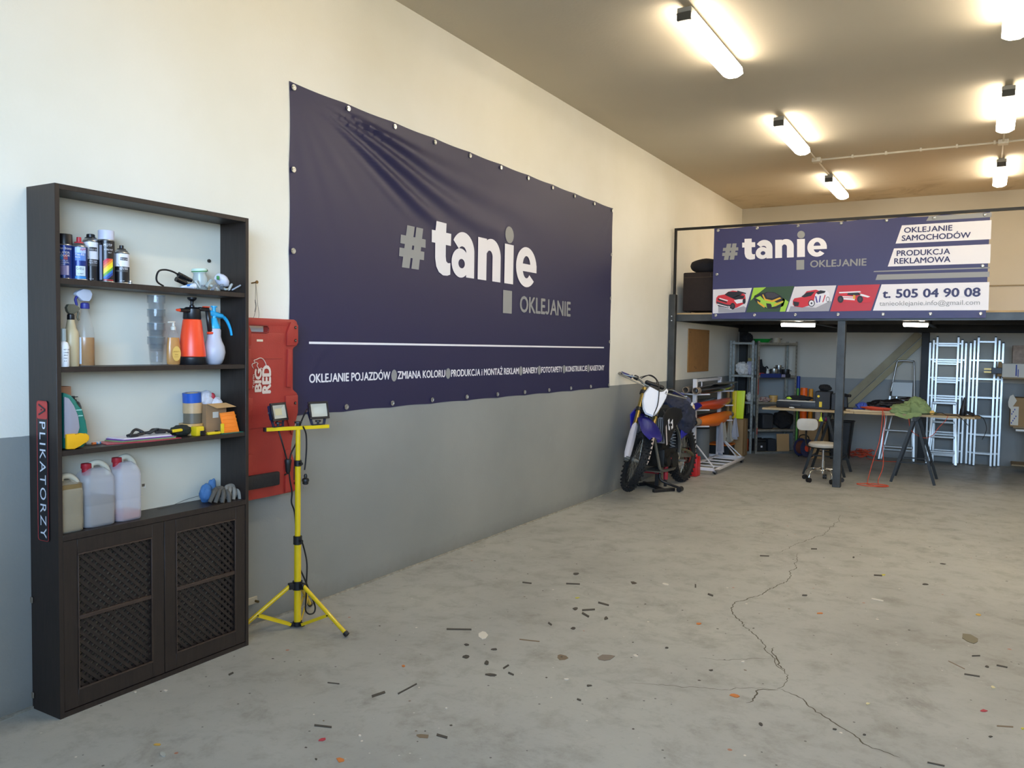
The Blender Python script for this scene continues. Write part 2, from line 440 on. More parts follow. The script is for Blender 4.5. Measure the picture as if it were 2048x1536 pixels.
# ------------------------------------------------------------------ lamps
em = mat('tube_glow', 'fff0d8', .4, emis=TUBE)
lgrey = mat('lamp_body', '8f8f8a', .5); lcap = mat('lamp_end', '45443f', .6)
def lamp(label, x, y0, L=1.27, z=ZC, group='fluorescent lamps on the ceiling'):
    t = thing('fluorescent_lamp', label, 'ceiling lamp', (x, y0+L/2, z-.118), group)
    b = MB(lgrey).box(-.05, .05, -L/2, L/2, .050, .085, .004); b.box(-.03, .03, -L/2+.1, -L/2+.2, .085, .1175).box(-.03, .03, L/2-.2, L/2-.1, .085, .1175)
    obj('housing', b, t, local=True)
    d = MB(em).prism([(-.07, .05), (.07, .05), (.078, .0), (.06, -.012), (.03, -.026), (-.03, -.026), (-.06, -.012), (-.078, .0)], (0, -L/2+.03, 0), UX, UZ, UY*(L-.06))
    obj('diffuser', d, t, local=True)
    c = MB(lcap).box(-.05, .05, -L/2-.012, -L/2+.03, -.005, .05, .006); obj('end_cap', c, t, local=True)
    c = MB(lcap).box(-.05, .05, L/2-.03, L/2+.004, -.005, .05, .006); obj('end_cap', c, t, local=True)
    KIDS[t.name] = list(bpy.data.objects[-4:]) if False else [o for o in bpy.data.objects if o.parent == t]
    return t
lamp0 = lamp('largest fluorescent lamp, on the ceiling near the top edge above the big banner', 1.70, 5.32)
rows = [(1.70, 8.22, 'fluorescent lamp on the ceiling before the left end of the cross conduit'),
        (1.70, 11.2, 'fluorescent lamp on the ceiling behind the left end of the cross conduit'),
        (3.62, 5.42, 'fluorescent lamp cut by the top right corner of the view'),
        (3.62, 8.15, 'fluorescent lamp on the ceiling at the right, in front of the cross conduit'),
        (3.62, 11.15, 'fluorescent lamp on the ceiling at the right, behind the cross conduit')]
for x, y, lb in rows: dup(lamp0, (x, y+.635, ZC-.118), label=lb)
ROWN = {1.70: 'in the row above the large banner', 3.62: 'in the middle row of the hall', 5.6: 'in the right row of the hall'}
for x in (1.70, 3.62, 5.6):
    for y, nm in ((5.4, 'nearest the front wall'), (8.2, 'second from the back wall'), (11.2, 'nearest the back wall')):
        if x < 5 and y > 3: continue
        dup(lamp0, (x, y+.635, ZC-.118), label='fluorescent lamp beyond the right edge of the picture, '+nm, group='fluorescent lamps outside the picture')
dup(lamp0, (1.70, 2.4+.635, ZC-.118), label='fluorescent lamp above the top edge of the picture, before the largest lamp', group='fluorescent lamps outside the picture')
# conduit with junction boxes and clips
cw = mat('white_plastic', 'd8d2c2', .5)
cy = 10.32
t = thing('conduit', 'white cross conduit with junction boxes and clips on the ceiling', 'conduit', (3.6, cy, ZC-.03))
b = MB(cw).cyl((1.72, cy, ZC-.022), (RX-.02, cy, ZC-.022), .012, seg=8).cyl((1.70, 9.5, ZC-.022), (1.70, 11.2, ZC-.022), .009, seg=8).cyl((3.62, 9.45, ZC-.022), (3.62, 11.12, ZC-.022), .009, seg=8)
obj('pipe', b, t)
for x in (1.70, 3.62): obj('junction_box', MB(cw).box(x-.05, x+.05, cy-.05, cy+.05, ZC-.05, ZC-.001, .004), t)
for k in range(5):
    x = 2.1+.36*k; obj('pipe_clip', MB(cw).box(x-.012, x+.012, cy-.02, cy+.02, ZC-.04, ZC-.001, .002), t)
# ================================================================== banners
navy = mat('navy_vinyl', '1f1f43', .42, bump=.15, bscale=500)
wht = mat('white_print', 'e9e4e4', .5); gryp = mat('grey_print', '8f8f8c', .5); bluep = mat('blue_print', '2a2a58', .5)
steel = mat('eyelet_steel', 'c9c9c4', .3, .9); wscrew = mat('screw_head', 'dedcd4', .4, .3)
def band(oc, orx, ory, a0, a1, ic, irx, iry, n=22):
    return arc(oc[0], oc[1], orx, a0, a1, n, ory)+arc(ic[0], ic[1], irx, a1, a0, n, iry)
def logo(mb, P, w, g, NO):
    mb.m(g)
    cnt = [0]
    def q(pts): cnt[0] += 1; mb.poly([P(*p)+NO*(.00012*cnt[0]) for p in pts])
    def strip(pts):                       # band polygons as quads so they stay well formed
        n = len(pts)//2; c0 = cnt[0]+1
        for k in range(n-1): cnt[0] = c0; q([pts[k], pts[k+1], pts[-2-k], pts[-1-k]])
    q([(788, 168), (757, 3), (803, 3), (834, 168)]); q([(845, 168), (816, 3), (862, 3), (888, 168)])
    q([(750, 127), (746, 94), (905, 94), (905, 127)]); q([(742, 77), (740, 44), (895, 44), (897, 77)])
    q(arc(1548, 229, 39, 0, 350, 35)); q([(1500, -30), (1500, -130), (1580, -130), (1580, -30)])
    mb.m(w)
    q([(969, 210), (969, 172), (945, 172), (945, 122), (969, 122), (969, 62), (977, 28), (995, 6), (1025, -5), (1055, -4), (1076, 2), (1076, 50), (1058, 48), (1046, 55), (1042, 75), (1042, 122), (1078, 122), (1078, 172), (1042, 172), (1042, 210)])
    q([(1193, 112), (1193, 0), (1255, 0), (1255, 112)])
    strip(band((1170, 108), 85, 83, 0, 150, (1163, 104), 30, 26))
    strip(band((1150, 58), 66, 62, 0, 360, (1158, 56), 24, 20, 30))
    q([(1283, 186), (1283, 0), (1353, 0), (1353, 186)]); q([(1403, 114), (1403, 0), (1473, 0), (1473, 114)])
    strip(band((1393, 112), 80, 78, 0, 150, (1378, 108), 25, 28))
    q([(1507, 184), (1507, 0), (1587, 0), (1587, 184)])
    strip(band((1712, 93), 100, 97, 0, 318, (1712, 93), 38, 54, 34)); q([(1665, 108), (1665, 72), (1812, 72), (1812, 108)])

# --- the large banner, screwed to the left wall
BY0, BY1, BZ0, BZ1 = 3.42, 8.135, 1.168, 3.108
def bdisp(y, z):
    d = 0.
    def fan(cy_, cz_, th0, th1, freq, amp, L, ph=0.):
        dy, dz = abs(y-cy_), abs(z-cz_); r = math.hypot(dy, dz)
        th = math.degrees(math.atan2(dz, dy+1e-6))
        if th < th0-8 or th > th1+8 or r < .03: return 0.
        w = min(1, max(0, (th-th0+8)/8))*min(1, max(0, (th1+8-th)/8))
        return amp*w*(.5+.5*cos(R(th*freq)+ph+noise.noise(Vector((th*.09, r, 2)))*1.5))*min(1, max(0, r-.05)/.9)**1.4*math.exp(-((r/L)**2))
    d += fan(BY0, BZ1, 5, 22, 48, .036, 1.8)*min(1, max(0, (z-2.42)/.15))+fan(BY0, BZ1, 38, 78, 24, .014, .55)
    d += fan(BY0, BZ0, 30, 70, 18, .014, .42, 1)+fan(BY1, BZ1, 10, 80, 14, .018, .30)+fan(BY1, BZ0, 15, 80, 16, .014, .28, 2)
    e = min(y-BY0, BY1-y, z-BZ0, BZ1-z); return d*min(1, max(0, e)/.10)+.003
def BP(y, z, off=0.): return Vector((bdisp(y, z)+off, y, z))
b = MB(navy)
def bedge(u, v):
    y = BY0+(BY1-BY0)*u; z = BZ0+(BZ1-BZ0)*v
    sag = .006*abs(sin(pi*u*10)); sv = .008*abs(sin(pi*v*4))
    zz = z-(sag if v == 1 else 0)+(sag if v == 0 else 0); yy = y+(sv if u == 0 else 0)-(sv if u == 1 else 0)
    p = BP(y, z); return Vector((p.x, yy, zz))
b.grid(bedge, 240, 110)
yh0, yh1 = PX(797, 490).y, PX(1139, 615).y            # '#' left edge and end of OKLEJANIE
zb = PX(1019, 568).z; zblk = PX(1018, 627).z; zit = PX(1019, 489.5).z
kx = (PX(1071.4, 540).y-yh0)/(1812-740.)
kz = (zit-zb)/184.
logo(b, lambda X, Y: BP(yh0+(X-740)*kx, zb+Y*(kz if Y > 0 else (zb-zblk)/130.), .0028), wht, gryp, UX)
b.m(gryp)
p0 = PX(1038.8, 624); p1 = PX(1139.4, 631); ph = PX(1045.6, 592.8).z-PX(1045.6, 624.5).z
tf = lambda y0, z0: (lambda X, Y: BP(y0+X, z0+Y, .0028))
b.text('OKLEJANIE', p0, UY, UZ, w=p1.y-p0.y, h=ph*.98, bold=.022, fn=tf(p0.y, PX(1045, 624).z), sp=1.0)
b.m(wht)
l0, l1 = PX(616.5, 685.5), PX(1207, 693.5)
for k in range(20):
    a, c = l0.y+(l1.y-l0.y)*k/20, l0.y+(l1.y-l0.y)*(k+1)/20; z = l0.z
    b.poly([BP(a, z-.007, .0028), BP(c, z-.007, .0028), BP(c, z+.007, .0028), BP(a, z+.007, .0028)])
segs = [('OKLEJANIE POJAZDÓW', 617, 779), ('ZMIANA KOLORU', 794, 889), ('PRODUKCJA i MONTAŻ REKLAM', 901, 1036), ('BANERY', 1045, 1074), ('FOTOTAPETY', 1081.5, 1123), ('KONSTRUKCJE', 1130.5, 1172.5), ('KASETONY', 1179, 1207)]
zt = PX(650, 764).z; th = PX(625, 748).z-PX(625, 765).z
for s_, a, c in segs:
    ya, yc = PX(a, 755).y, PX(c, 745).y
    b.text(s_, (0, 0, 0), UY, UZ, w=yc-ya, h=th, bold=.024, fn=tf(ya, zt))
b.m(gryp)
for x in (787, 895, 1040.5, 1077.5, 1127, 1175.5):
    y = PX(x, 748).y; z = zt+th*.48
    b.poly([BP(y+.031*cos(t/16*2*pi), z+.041*sin(t/16*2*pi), .0028) for t in range(16)])
big = tag(obj('banner', b), 'large navy banner on the left wall with white lettering and a grey underline block', 'banner')
def eyelet(mb, p, n, r=.017):
    mb.torus(p, n, r*.75, r*.32, 14, 6); mb.cyl(p, Vector(p)+Vector(n)*.003, r*.4, seg=10)
e0 = None
def put_eyelets(parent, pts, n):
    base = None
    for p in pts:
        if base is None:
            m_ = MB(steel); eyelet(m_, (0, 0, 0), n); base = obj('eyelet', m_, parent, local=True); base.location = Vector(p)
        else:
            c = base.copy(); C.objects.link(c); c.parent = parent; c.location = Vector(p)
pts = [(.010, BY0+.03+(BY1-BY0-.06)*k/10, z) for k in range(11) for z in (BZ0+.03, BZ1-.03)]
pts += [(.010, y, BZ0+.03+(BZ1-BZ0-.06)*k/4) for k in (1, 2, 3) for y in (BY0+.03, BY1-.03)]
put_eyelets(big, pts, (1, 0, 0))

# --- the banner on the mezzanine rail
SY = 10.045
q7 = lambda x, y, o=0.: PY(1300+x*.1953, 420+y*.1953, SY)-UY*o
q8 = lambda x, y, o=0.: PY(1660+x*.18945, 400+y*.18945, SY)-UY*o
SX0, SX1, SZ0, SZ1 = .555, 3.525, 1.985, 3.115
b = MB(mat('navy_vinyl_pale', '34345f', .42, bump=.15, bscale=500))
def sdisp(x, z):
    k = max(0, SZ0+.075-z)/.075
    return -.010*k*(abs(noise.noise(Vector((x*5, 1, 4))))+.6*max(0, 1-abs(x-SX1)/.5)*(.5+.5*cos(x*40+z*60)))
def sgrid(u, v):
    x, z = SX0+(SX1-SX0)*u, SZ0+(SZ1-SZ0)*v
    zz = z-(.012*abs(sin(pi*u*7)) if v == 1 else 0)
    return Vector((x, SY+sdisp(x, z), zz))
b.grid(sgrid, 120, 50)
def sp(v, o=.002): return Vector((v.x, SY+sdisp(v.x, v.z)-o, v.z))
def spoly(pts, o=.002, conv=q7): b.poly([sp(conv(*p), o) for p in pts])
LB = lambda X, Y: sp(q7(X, 505-.0426*(X-1000)-Y), .004)
logo(b, LB, wht, gryp, -UY)
def stext(t, px0, px1, base, cap, m, bold=.02):
    b.m(m); a = q8(*px0); c = q8(*px1); z0_ = q8(*base).z; h = q8(*cap).z-z0_
    b.text(t, (0, 0, 0), UX, UZ, w=c.x-a.x, h=h, bold=bold, fn=lambda X, Y: sp(Vector((a.x+X, 0, z0_+Y)), .0045))
b.m(gryp)
a = q7(1643, 550); c = q8(384, 650); z0_ = q7(1680, 586).z
b.text('OKLEJANIE', (0, 0, 0), UX, UZ, w=c.x-a.x, h=q7(1680, 518).z-z0_, bold=.022, fn=lambda X, Y: sp(Vector((a.x+X, 0, z0_+Y)), .004))
spoly([(1015, 222), (1045, 172), (1708, 132), (1706, 180)], .002, q8)
spoly([(458, 761), (466, 749), (1688, 708), (1688, 722)], .002, q8)
spoly([(480, 845), (500, 788), (1686, 756), (1682, 812)], .002, q8)
b.m(wht)
spoly([(692, 461), (760, 268), (1706, 212), (1698, 414)], .002, q8)
spoly([(610, 703), (676, 512), (1698, 466), (1690, 668)], .002, q8)
spoly([(453, 1168), (545, 891), (1683, 866), (1672, 1163)], .002, q8)
stext('OKLEJANIE', (784, 300), (1290, 300), (820, 345), (820, 291), bluep)
stext('SAMOCHODÓW', (760, 400), (1482, 400), (800, 430), (800, 374), bluep)
stext('PRODUKCJA', (706, 560), (1266, 560), (740, 590), (740, 534), bluep)
stext('REKLAMOWA', (680, 640), (1270, 640), (720, 673), (720, 616), bluep)
stext('t. 505 04 90 08', (558, 990), (1584, 990), (730, 1030), (730, 944), bluep, .03)
stext('tanieoklejanie.info@gmail.com', (522, 1090), (1582, 1090), (620, 1115), (620, 1068), gryp, .012)
# four printed car photographs
MM = lambda n_, c_: mat(n_, c_, .5)
wpanel, gpanel, rpanel = MM('print_pale', 'd9d4d6'), MM('print_forest', '2f4a2c'), MM('print_red', 'b8303c')
red, blk, wh, lime, orange, dk = MM('print_scarlet', 'c92a35'), MM('print_black', '1b1a20'), MM('print_white', 'e6e3e6'), MM('print_lime', '9cc63a'), MM('print_gold', 'd9a52c'), MM('print_dark', '39343c')
violet = MM('print_violet', '4a3f8c')
def car(m, pts, o=.004): b.m(m); spoly(pts, o)
def disc(m, cx_, cy_, rx, ry, o=.006): car(m, [(cx_+rx*cos(2*pi*t/14), cy_+ry*sin(2*pi*t/14)) for t in range(14)], o)
car(wpanel, [(646, 815), (1044, 797), (972, 1046), (643, 1060)], .002)
car(MM('print_shadow', '9c9aa0'), [(700, 985), (830, 1020), (960, 985), (985, 1000), (970, 1046), (700, 1052)], .004)
car(red, [(680, 900), (700, 876), (765, 865), (800, 838), (850, 825), (925, 838), (975, 868), (982, 920), (970, 955), (890, 1000), (840, 1012), (700, 985), (676, 950)])
car(blk, [(765, 868), (805, 836), (900, 838), (950, 858), (930, 870), (845, 905), (790, 880)], .005)
car(blk, [(845, 905), (905, 870), (968, 880), (960, 905), (880, 920)], .005)
car(blk, [(895, 825), (985, 850), (982, 862), (895, 840)], .0055)
car(wh, [(860, 925), (905, 915), (975, 915), (960, 945), (890, 960)], .005)
car(dk, [(678, 935), (790, 968), (845, 975), (840, 1012), (700, 985)], .005)
car(wh, [(712, 900), (800, 925), (795, 935), (712, 910)], .0055); car(wh, [(690, 960), (800, 990), (800, 998), (690, 970)], .0058)
car(blk, [(695, 905), (790, 940), (788, 952), (700, 925)], .0056); car(wh, [(800, 985), (812, 1010), (822, 990)], .006)
disc(blk, 848, 985, 26, 34); disc(dk, 848, 985, 14, 20, .007); disc(blk, 965, 935, 16, 28)
car(gpanel, [(1062, 797), (1478, 778), (1385, 1040), (985, 1048)], .002)
car(lime, [(1062, 797), (1190, 791), (1080, 880), (1030, 930)], .004); car(lime, [(1360, 900), (1420, 940), (1385, 1040), (1330, 1042)], .004)
car(blk, [(1068, 880), (1110, 855), (1165, 850), (1200, 838), (1275, 842), (1340, 880), (1385, 920), (1365, 985), (1290, 1010), (1200, 1012), (1110, 960), (1066, 920)])
car(lime, [(1075, 905), (1130, 880), (1175, 925), (1250, 925), (1300, 950), (1370, 930), (1360, 950), (1290, 985), (1200, 1005), (1150, 970), (1100, 945)], .005)
car(orange, [(1160, 862), (1185, 910), (1250, 925), (1330, 895), (1345, 905), (1255, 945), (1175, 925), (1150, 870)], .0055)
car(dk, [(1180, 855), (1210, 843), (1275, 848), (1325, 880), (1260, 905), (1200, 900)], .006)
car(blk, [(1068, 895), (1135, 930), (1120, 960), (1080, 935)], .006); car(orange, [(1100, 930), (1180, 985), (1172, 1003), (1105, 955)], .0065)
car(orange, [(1270, 965), (1360, 930), (1362, 938), (1275, 985)], .0065); car(blk, [(1190, 955), (1240, 960), (1250, 1000), (1200, 1003)], .0066); disc(blk, 1222, 985, 26, 26)
car(wpanel, [(1480, 785), (1908, 772), (1832, 1036), (1396, 1042)], .002)
car(MM('print_shadow', '9c9aa0'), [(1440, 985), (1700, 1000), (1850, 930), (1860, 945), (1832, 1036), (1420, 1040)], .004)
car(wh, [(1600, 830), (1700, 815), (1800, 815), (1835, 850), (1842, 925), (1790, 955), (1700, 965), (1680, 900)])
car(red, [(1465, 925), (1480, 905), (1560, 890), (1605, 832), (1700, 816), (1740, 830), (1695, 860), (1680, 925), (1640, 975), (1560, 1000), (1480, 988), (1462, 965)], .005)
car(blk, [(1550, 888), (1605, 845), (1690, 835), (1650, 880), (1580, 895)], .006); car(blk, [(1700, 845), (1745, 822), (1800, 830), (1790, 848), (1720, 865)], .006)
car(violet, [(1690, 880), (1705, 885), (1720, 950), (1705, 950)], .0062); car(violet, [(1740, 875), (1752, 880), (1740, 945), (1728, 945)], .0062); car(red, [(1790, 870), (1800, 872), (1775, 945), (1765, 945)], .0062)
car(blk, [(1465, 935), (1530, 945), (1520, 985), (1478, 985)], .006); disc(blk, 1655, 955, 34, 36); disc(wh, 1655, 955, 26, 29, .007); disc(dk, 1655, 955, 10, 11, .0075); disc(blk, 1822, 915, 18, 28); disc(wh, 1822, 915, 13, 22, .007)
q = lambda x, y: (x, y)
b.m(rpanel); spoly([(85, 903), (528, 890), (432, 1168), (2, 1176)], .002, q8)
def c8(m, pts, o=.004): b.m(m); spoly(pts, o, q8)
c8(red, [(110, 1000), (150, 962), (250, 958), (330, 975), (370, 1000), (430, 1010), (455, 1040), (440, 1075), (380, 1085), (130, 1075), (85, 1050)])
c8(blk, [(180, 1000), (200, 968), (290, 972), (330, 1000), (260, 1010)], .005); c8(wh, [(130, 1015), (260, 1020), (262, 1060), (140, 1050)], .005)
c8(wh, [(300, 985), (360, 998), (425, 1020), (400, 1030), (320, 1010)], .005); c8(blk, [(85, 1020), (130, 1028), (125, 1080), (90, 1075)], .006); c8(wh, [(95, 972), (100, 985), (330, 975), (318, 962)], .0055)
c8(red, [(140, 1026), (250, 1030), (250, 1036), (140, 1032)], .0058); c8(orange, [(245, 1002), (268, 1005), (268, 1045), (245, 1045)], .006)
for cx_ in (112, 318):
    c8(blk, [(cx_+32*cos(2*pi*t/14), 1048+38*sin(2*pi*t/14)) for t in range(14)], .0065); c8(dk, [(cx_+16*cos(2*pi*t/14), 1048+20*sin(2*pi*t/14)) for t in range(14)], .007)
small = tag(obj('banner', b), 'smaller navy banner on the mezzanine rail with cars and a phone number', 'banner')
pts = [(SX0+.05+(SX1-SX0-.1)*k/6, SY-.008, SZ0+.045) for k in range(7)]+[(SX0+.05, SY-.008, 2.54), (SX1-.05, SY-.008, 2.54)]
pts += [(SX0+.05+(SX1-SX0-.1)*k/6, SY-.008, SZ1-.03) for k in range(7)]
put_eyelets(small, pts, (0, -1, 0))

# ================================================================== mezzanine
mst = mat('mezzanine_steel', '4d4e4c', .45, .6, var=.35, scale=6, bump=.1); mdk = mat('dark_steel', '292826', .5, .5, var=.3, scale=5)
ply = mat('plywood', 'b99a6b', .7, var=.25, scale=5)
MZ0, MZ1, MY, MX1 = 1.962, 2.045, 10.09, 5.6
t = thing('mezzanine', 'steel mezzanine with plywood deck under the smaller banner', 'mezzanine', (2.6, 11.8, 0))
obj('deck', MB(ply).box(.03, MX1, MY-.02, Y1-.02, MZ1, MZ1+.02), t)
def beam(x0, x1, y0, y1, m=mdk, z0=MZ0, z1=MZ1): obj('beam', MB(m).box(x0, x1, y0, y1, z0, z1, .003), t)
bm_ = MB(mst).box(.02, MX1, MY-.012, MY, MZ0, MZ1).box(.02, MX1, MY, MY+.05, MZ1-.008, MZ1-.001).box(.02, MX1, MY, MY+.05, MZ0, MZ0+.008)
obj('front_beam', bm_, t)
beam(.02, MX1, Y1-.10, Y1-.03, z0=1.90)
for x in (.07, 1.55, 2.9, 4.3): beam(x-.03, x+.03, MY+.052, Y1-.102)
beam(.102, 1.518, 11.5, 11.56); beam(1.582, 2.868, 11.5, 11.56); beam(2.932, 4.268, 11.5, 11.56)
PXC, PYC = 2.075, MY+.045
obj('post', MB(mst).box(PXC-.045, PXC+.045, MY+.001, MY+.09, 0, MZ0-.001, .004), t)
obj('post', MB(mst).box(.012, .092, 9.99, 10.07, 0, 2.3, .004), t)
obj('post', MB(mdk).box(.05, .17, Y1-.15, Y1-.03, 0, 1.899, .004), t)
xb = PY(1848, 780, Y1-.06).x
obj('post', MB(mdk).box(xb-.05, xb+.05, Y1-.14, Y1-.03, 0, 1.899, .004), t)
for y_ in (MY+.046, Y1-.10): obj('post', MB(mst).box(5.48, 5.57, y_-.045, y_+.045, 0, MZ0-.001 if y_ < 12 else 1.899, .004), t)
rl = MB(mdk); rl.box(.03, MX1, MY-.02, MY+.01, SZ1+.005, SZ1+.035)
obj('rail', rl, t)
for x in (.045, PXC, 4.1): obj('rail_post', MB(mdk).box(x-.015, x+.015, MY-.02, MY+.01, MZ1+.02, SZ1+.005), t)
for z in (2.02, 1.965): obj('bolt', MB(wscrew).cyl((.05, 9.989, z), (.05, 9.980, z), .008, seg=8), t)
# lamps under the deck
def low_lamp(label, x, y, rz, L=.62):
    t = thing('batten_lamp', label, 'lamp', (x, y, 1.955), 'small lamps under the mezzanine', rz)
    obj('housing', MB(lgrey).box(-L/2, L/2, -.03, .03, -.015, .005, .004), t, local=True)
    obj('diffuser', MB(mat('low_glow', 'fff3e0', .4, emis=TUBE*1.1)).prism([(-.028, -.0), (.028, 0), (.03, -.02), (.018, -.04), (-.018, -.04), (-.03, -.02)], (-L/2+.01, 0, -.015), UY, UZ, UX*(L-.02)), t, local=True)
low_lamp('small glowing batten lamp under the mezzanine left of its front post', 1.52, 10.45, R(28), .42)
low_lamp('small glowing batten lamp under the mezzanine right of its front post', 2.83, 10.42, R(40), .30)
# sofa up on the deck, with pillow and cow-patterned blanket
sf = mat('sofa_brown', '2c201b', .8, var=.2, scale=20, bump=.15)
t = thing('sofa', 'dark brown sofa on the mezzanine behind the smaller banner', 'sofa', (.6, 10.8, MZ1+.02))
sz = PY(1400, 545, 10.3).z
obj('back_panel', MB(sf).box(.10, 1.7, 10.25, 10.36, MZ1+.05, sz, .02, seg=2), t)
obj('arm', MB(sf).box(.10, .28, 10.37, 11.1, MZ1+.05, MZ1+.48, .03, seg=2), t)
obj('seat', MB(sf).box(.29, 1.7, 10.37, 11.1, MZ1+.05, MZ1+.36, .03, seg=2), t)
stc = MB(mat('stitching', '5a4636', .8)); zz = PY(1360, 555.5, 10.24).z
stc.box(.12, 1.68, 10.2475, 10.25, zz-.002, zz+.002).box(.46, .464, 10.2475, 10.25, zz, sz-.02); obj('seam', stc, t)
for x in (.15, 1.6): obj('foot', MB(mdk).box(x, x+.05, 10.27, 10.32, MZ1+.021, MZ1+.05), t)
single('pillow', MB(mat('black_cloth', '17151a', .85, bump=.3, bscale=30)).blob((.36, 10.36, sz+.085), (.20, .12, .10), 3, .05, 2, 2, floor=sz+.001), 'black pillow lying on top of the dark sofa', 'pillow')
cow = NT('cow_blanket', .9); cw_ = cow.ramp(cow.noise(6.5, 2, .4), [(.47, lin('17151a')), (.50, lin('cfc7b4'))]); cow.L(cw_, cow.b.inputs['Base Color'])
single('blanket', MB(cow.m).blob((.86, 10.38, sz+.10), (.17, .10, .13), 4, .16, 2.2, 5, floor=sz+.001, ridge=.1).blob((1.22, 10.38, sz+.07), (.32, .10, .09), 4, .18, 2.5, 8, floor=sz+.001, ridge=.15),
       'black and cream patterned blanket bundled on top of the sofa', 'blanket')
# socket on the back wall above the sofa
p = PY(1413, 498, Y1)
t = thing('wall_socket', 'small white surface socket on the back wall above the sofa', 'socket', (p.x, Y1, p.z))
obj('cover', MB(cw).box(p.x-.045, p.x+.045, Y1-.05, Y1-.001, p.z-.05, p.z+.05, .008), t)
obj('knob', MB(cw).box(p.x+.02, p.x+.04, Y1-.062, Y1-.051, p.z-.02, p.z+.02, .004), t)
obj('pipe', MB(cw).cyl((p.x, Y1-.012, MZ1+.1), (p.x, Y1-.012, p.z-.051), .008, seg=8), t)
# fibreboard plate on the left wall
a, c = PX(1376, 657), PX(1415, 742)
b = MB(mat('fibreboard', 'a97a45', .8, var=.12, scale=12)).box(.001, .014, a.y, c.y, c.z, a.z, .002)
b.m(mdk)
for yy, zz in ((a.y+.06, a.z-.05), (c.y-.06, a.z-.05), (c.y-.08, c.z+.05), (a.y+.3, c.z+.07), (a.y+.36, c.z+.05)): b.cyl((.013, yy, zz), (.0155, yy, zz), .008, seg=8)
single('fibreboard', b, 'brown fibreboard panel fixed to the left wall under the mezzanine', 'panel')
# thin batten along the back wall above the deck
z = PY(2010, 571, Y1).z
struct('trim_4', MB(mat('batten', '8d7f62', .8)).box(3.3, RX-.01, Y1-.012, Y1-.001, z-.008, z+.008))
# ================================================================== dark cabinet with open shelves
wd = NT('dark_wood', .45)
mp = wd.n.nodes.new('ShaderNodeMapping'); mp.inputs['Scale'].default_value = (14, 14, 1.2); wd.L(wd.tc.outputs['Object'], mp.inputs['Vector'])
g_ = wd.noise(6, 6, .6, vec=mp.outputs[0]); wd.L(wd.ramp(g_, [(.3, lin('211a17')), (.7, lin('2f2521'))]), wd.b.inputs['Base Color']); wd.bump(g_, .08, .003)
wood = wd.m; wedge = mat('wood_edge', '43342c', .5, var=.2, scale=20); backp = mat('back_panel_cream', 'ddd8c6', .7, var=.06, scale=3)
CX, CY0, CY1, CZ = .21, 1.93, 2.94, 2.24
T_ = .020
S1, S2, S3, S4 = 1.855, 1.486, 1.135, .780         # top faces of the boards
cab = thing('shelf_cabinet', 'tall dark brown cabinet with open shelves over two lattice doors', 'cabinet', (.1, 2.43, 0))
obj('side_panel', MB(wood).box(.004, CX, CY0, CY0+T_, 0, CZ, .001), cab)
obj('side_panel', MB(wood).box(.004, CX, CY1-T_, CY1, 0.0, CZ, .001), cab)
obj('top_board', MB(wood).box(.004, CX, CY0+T_, CY1-T_, CZ-.022, CZ, .001), cab)
for z, h in ((S1, .024), (S2, .022), (S3, .022)): obj('shelf_board', MB(wood).box(.02, CX-.004, CY0+T_, CY1-T_, z-h, z, .001), cab)
obj('counter_board', MB(wood).box(.02, CX, CY0+T_, CY1-T_, S4-.026, S4, .001), cab)
obj('bottom_board', MB(wood).box(.02, CX-.02, CY0+T_, CY1-T_, .02, .04), cab)
obj('plinth', MB(wood).box(CX-.018, CX-.002, CY0+T_, CY1-T_, .0, .022), cab)
obj('back_panel', MB(backp).box(.008, .018, CY0+T_, CY1-T_, .04, CZ-.022), cab)
def door(y0, y1, name='door'):
    z0, z1 = .026, S4-.028; st = .062; x0, x1 = CX-.022, CX-.003
    d = MB(wood); d.box(x0, x1, y0, y0+st, z0, z1, .001).box(x0, x1, y1-st, y1, z0, z1, .001).box(x0, x1, y0+st, y1-st, z0, z0+.072, .001).box(x0, x1, y0+st, y1-st, z1-.062, z1, .001)
    D = obj(name, d, cab)
    a, c, lo, hi = y0+st, y1-st, z0+.072, z1-.062
    mo = MB(wedge)
    for q in ((a, c, lo, lo+.007), (a, c, hi-.007, hi), (a, a+.006, lo+.007, hi-.007), (c-.006, c, lo+.007, hi-.007)): mo.box(x1-.004, x1+.004, *q, .001)
    obj('moulding', mo, D)
    zm = .41
    obj('middle_rail', MB(wedge).box(x1-.012, x1+.003, a+.006, c-.006, zm-.009, zm+.009, .002), D)
    lt = MB(wood); pit = .0265; wdt = .0145
    for s_, xx in ((1, x0+.002), (-1, x0+.008)):
        k = -40
        for k in range(-45, 46):
            # line z - lo = s*(y - a) + k*pit*sqrt2
            off = k*pit*1.414; P = []
            for y_ in (a, c):
                z_ = lo+s_*(y_-a)+off; P.append((y_, z_))
            (ya, za), (yb_, zb_) = P
            def clip(ya, za, yb_, zb_):
                t0, t1 = 0., 1.; dz = zb_-za
                for bound, sg in ((lo, 1), (hi, -1)):
                    f0, f1 = sg*(za-bound), sg*(zb_-bound)
                    if f0 < 0 and f1 < 0: return None
                    if f0 < 0: t0 = max(t0, f0/(f0-f1))
                    if f1 < 0: t1 = min(t1, f0/(f0-f1))
                if t1-t0 < .02: return None
                return (ya+(yb_-ya)*t0, za+dz*t0, ya+(yb_-ya)*t1, za+dz*t1)
            r_ = clip(ya, za, yb_, zb_)
            if r_: lt.bar((xx, r_[0], r_[1]), (xx, r_[2], r_[3]), wdt, .005, up=(1, 0, 0))
    obj('lattice', lt, D)
    return D
door(CY0+T_+.001, 2.434); door(2.437, CY1-T_-.001)
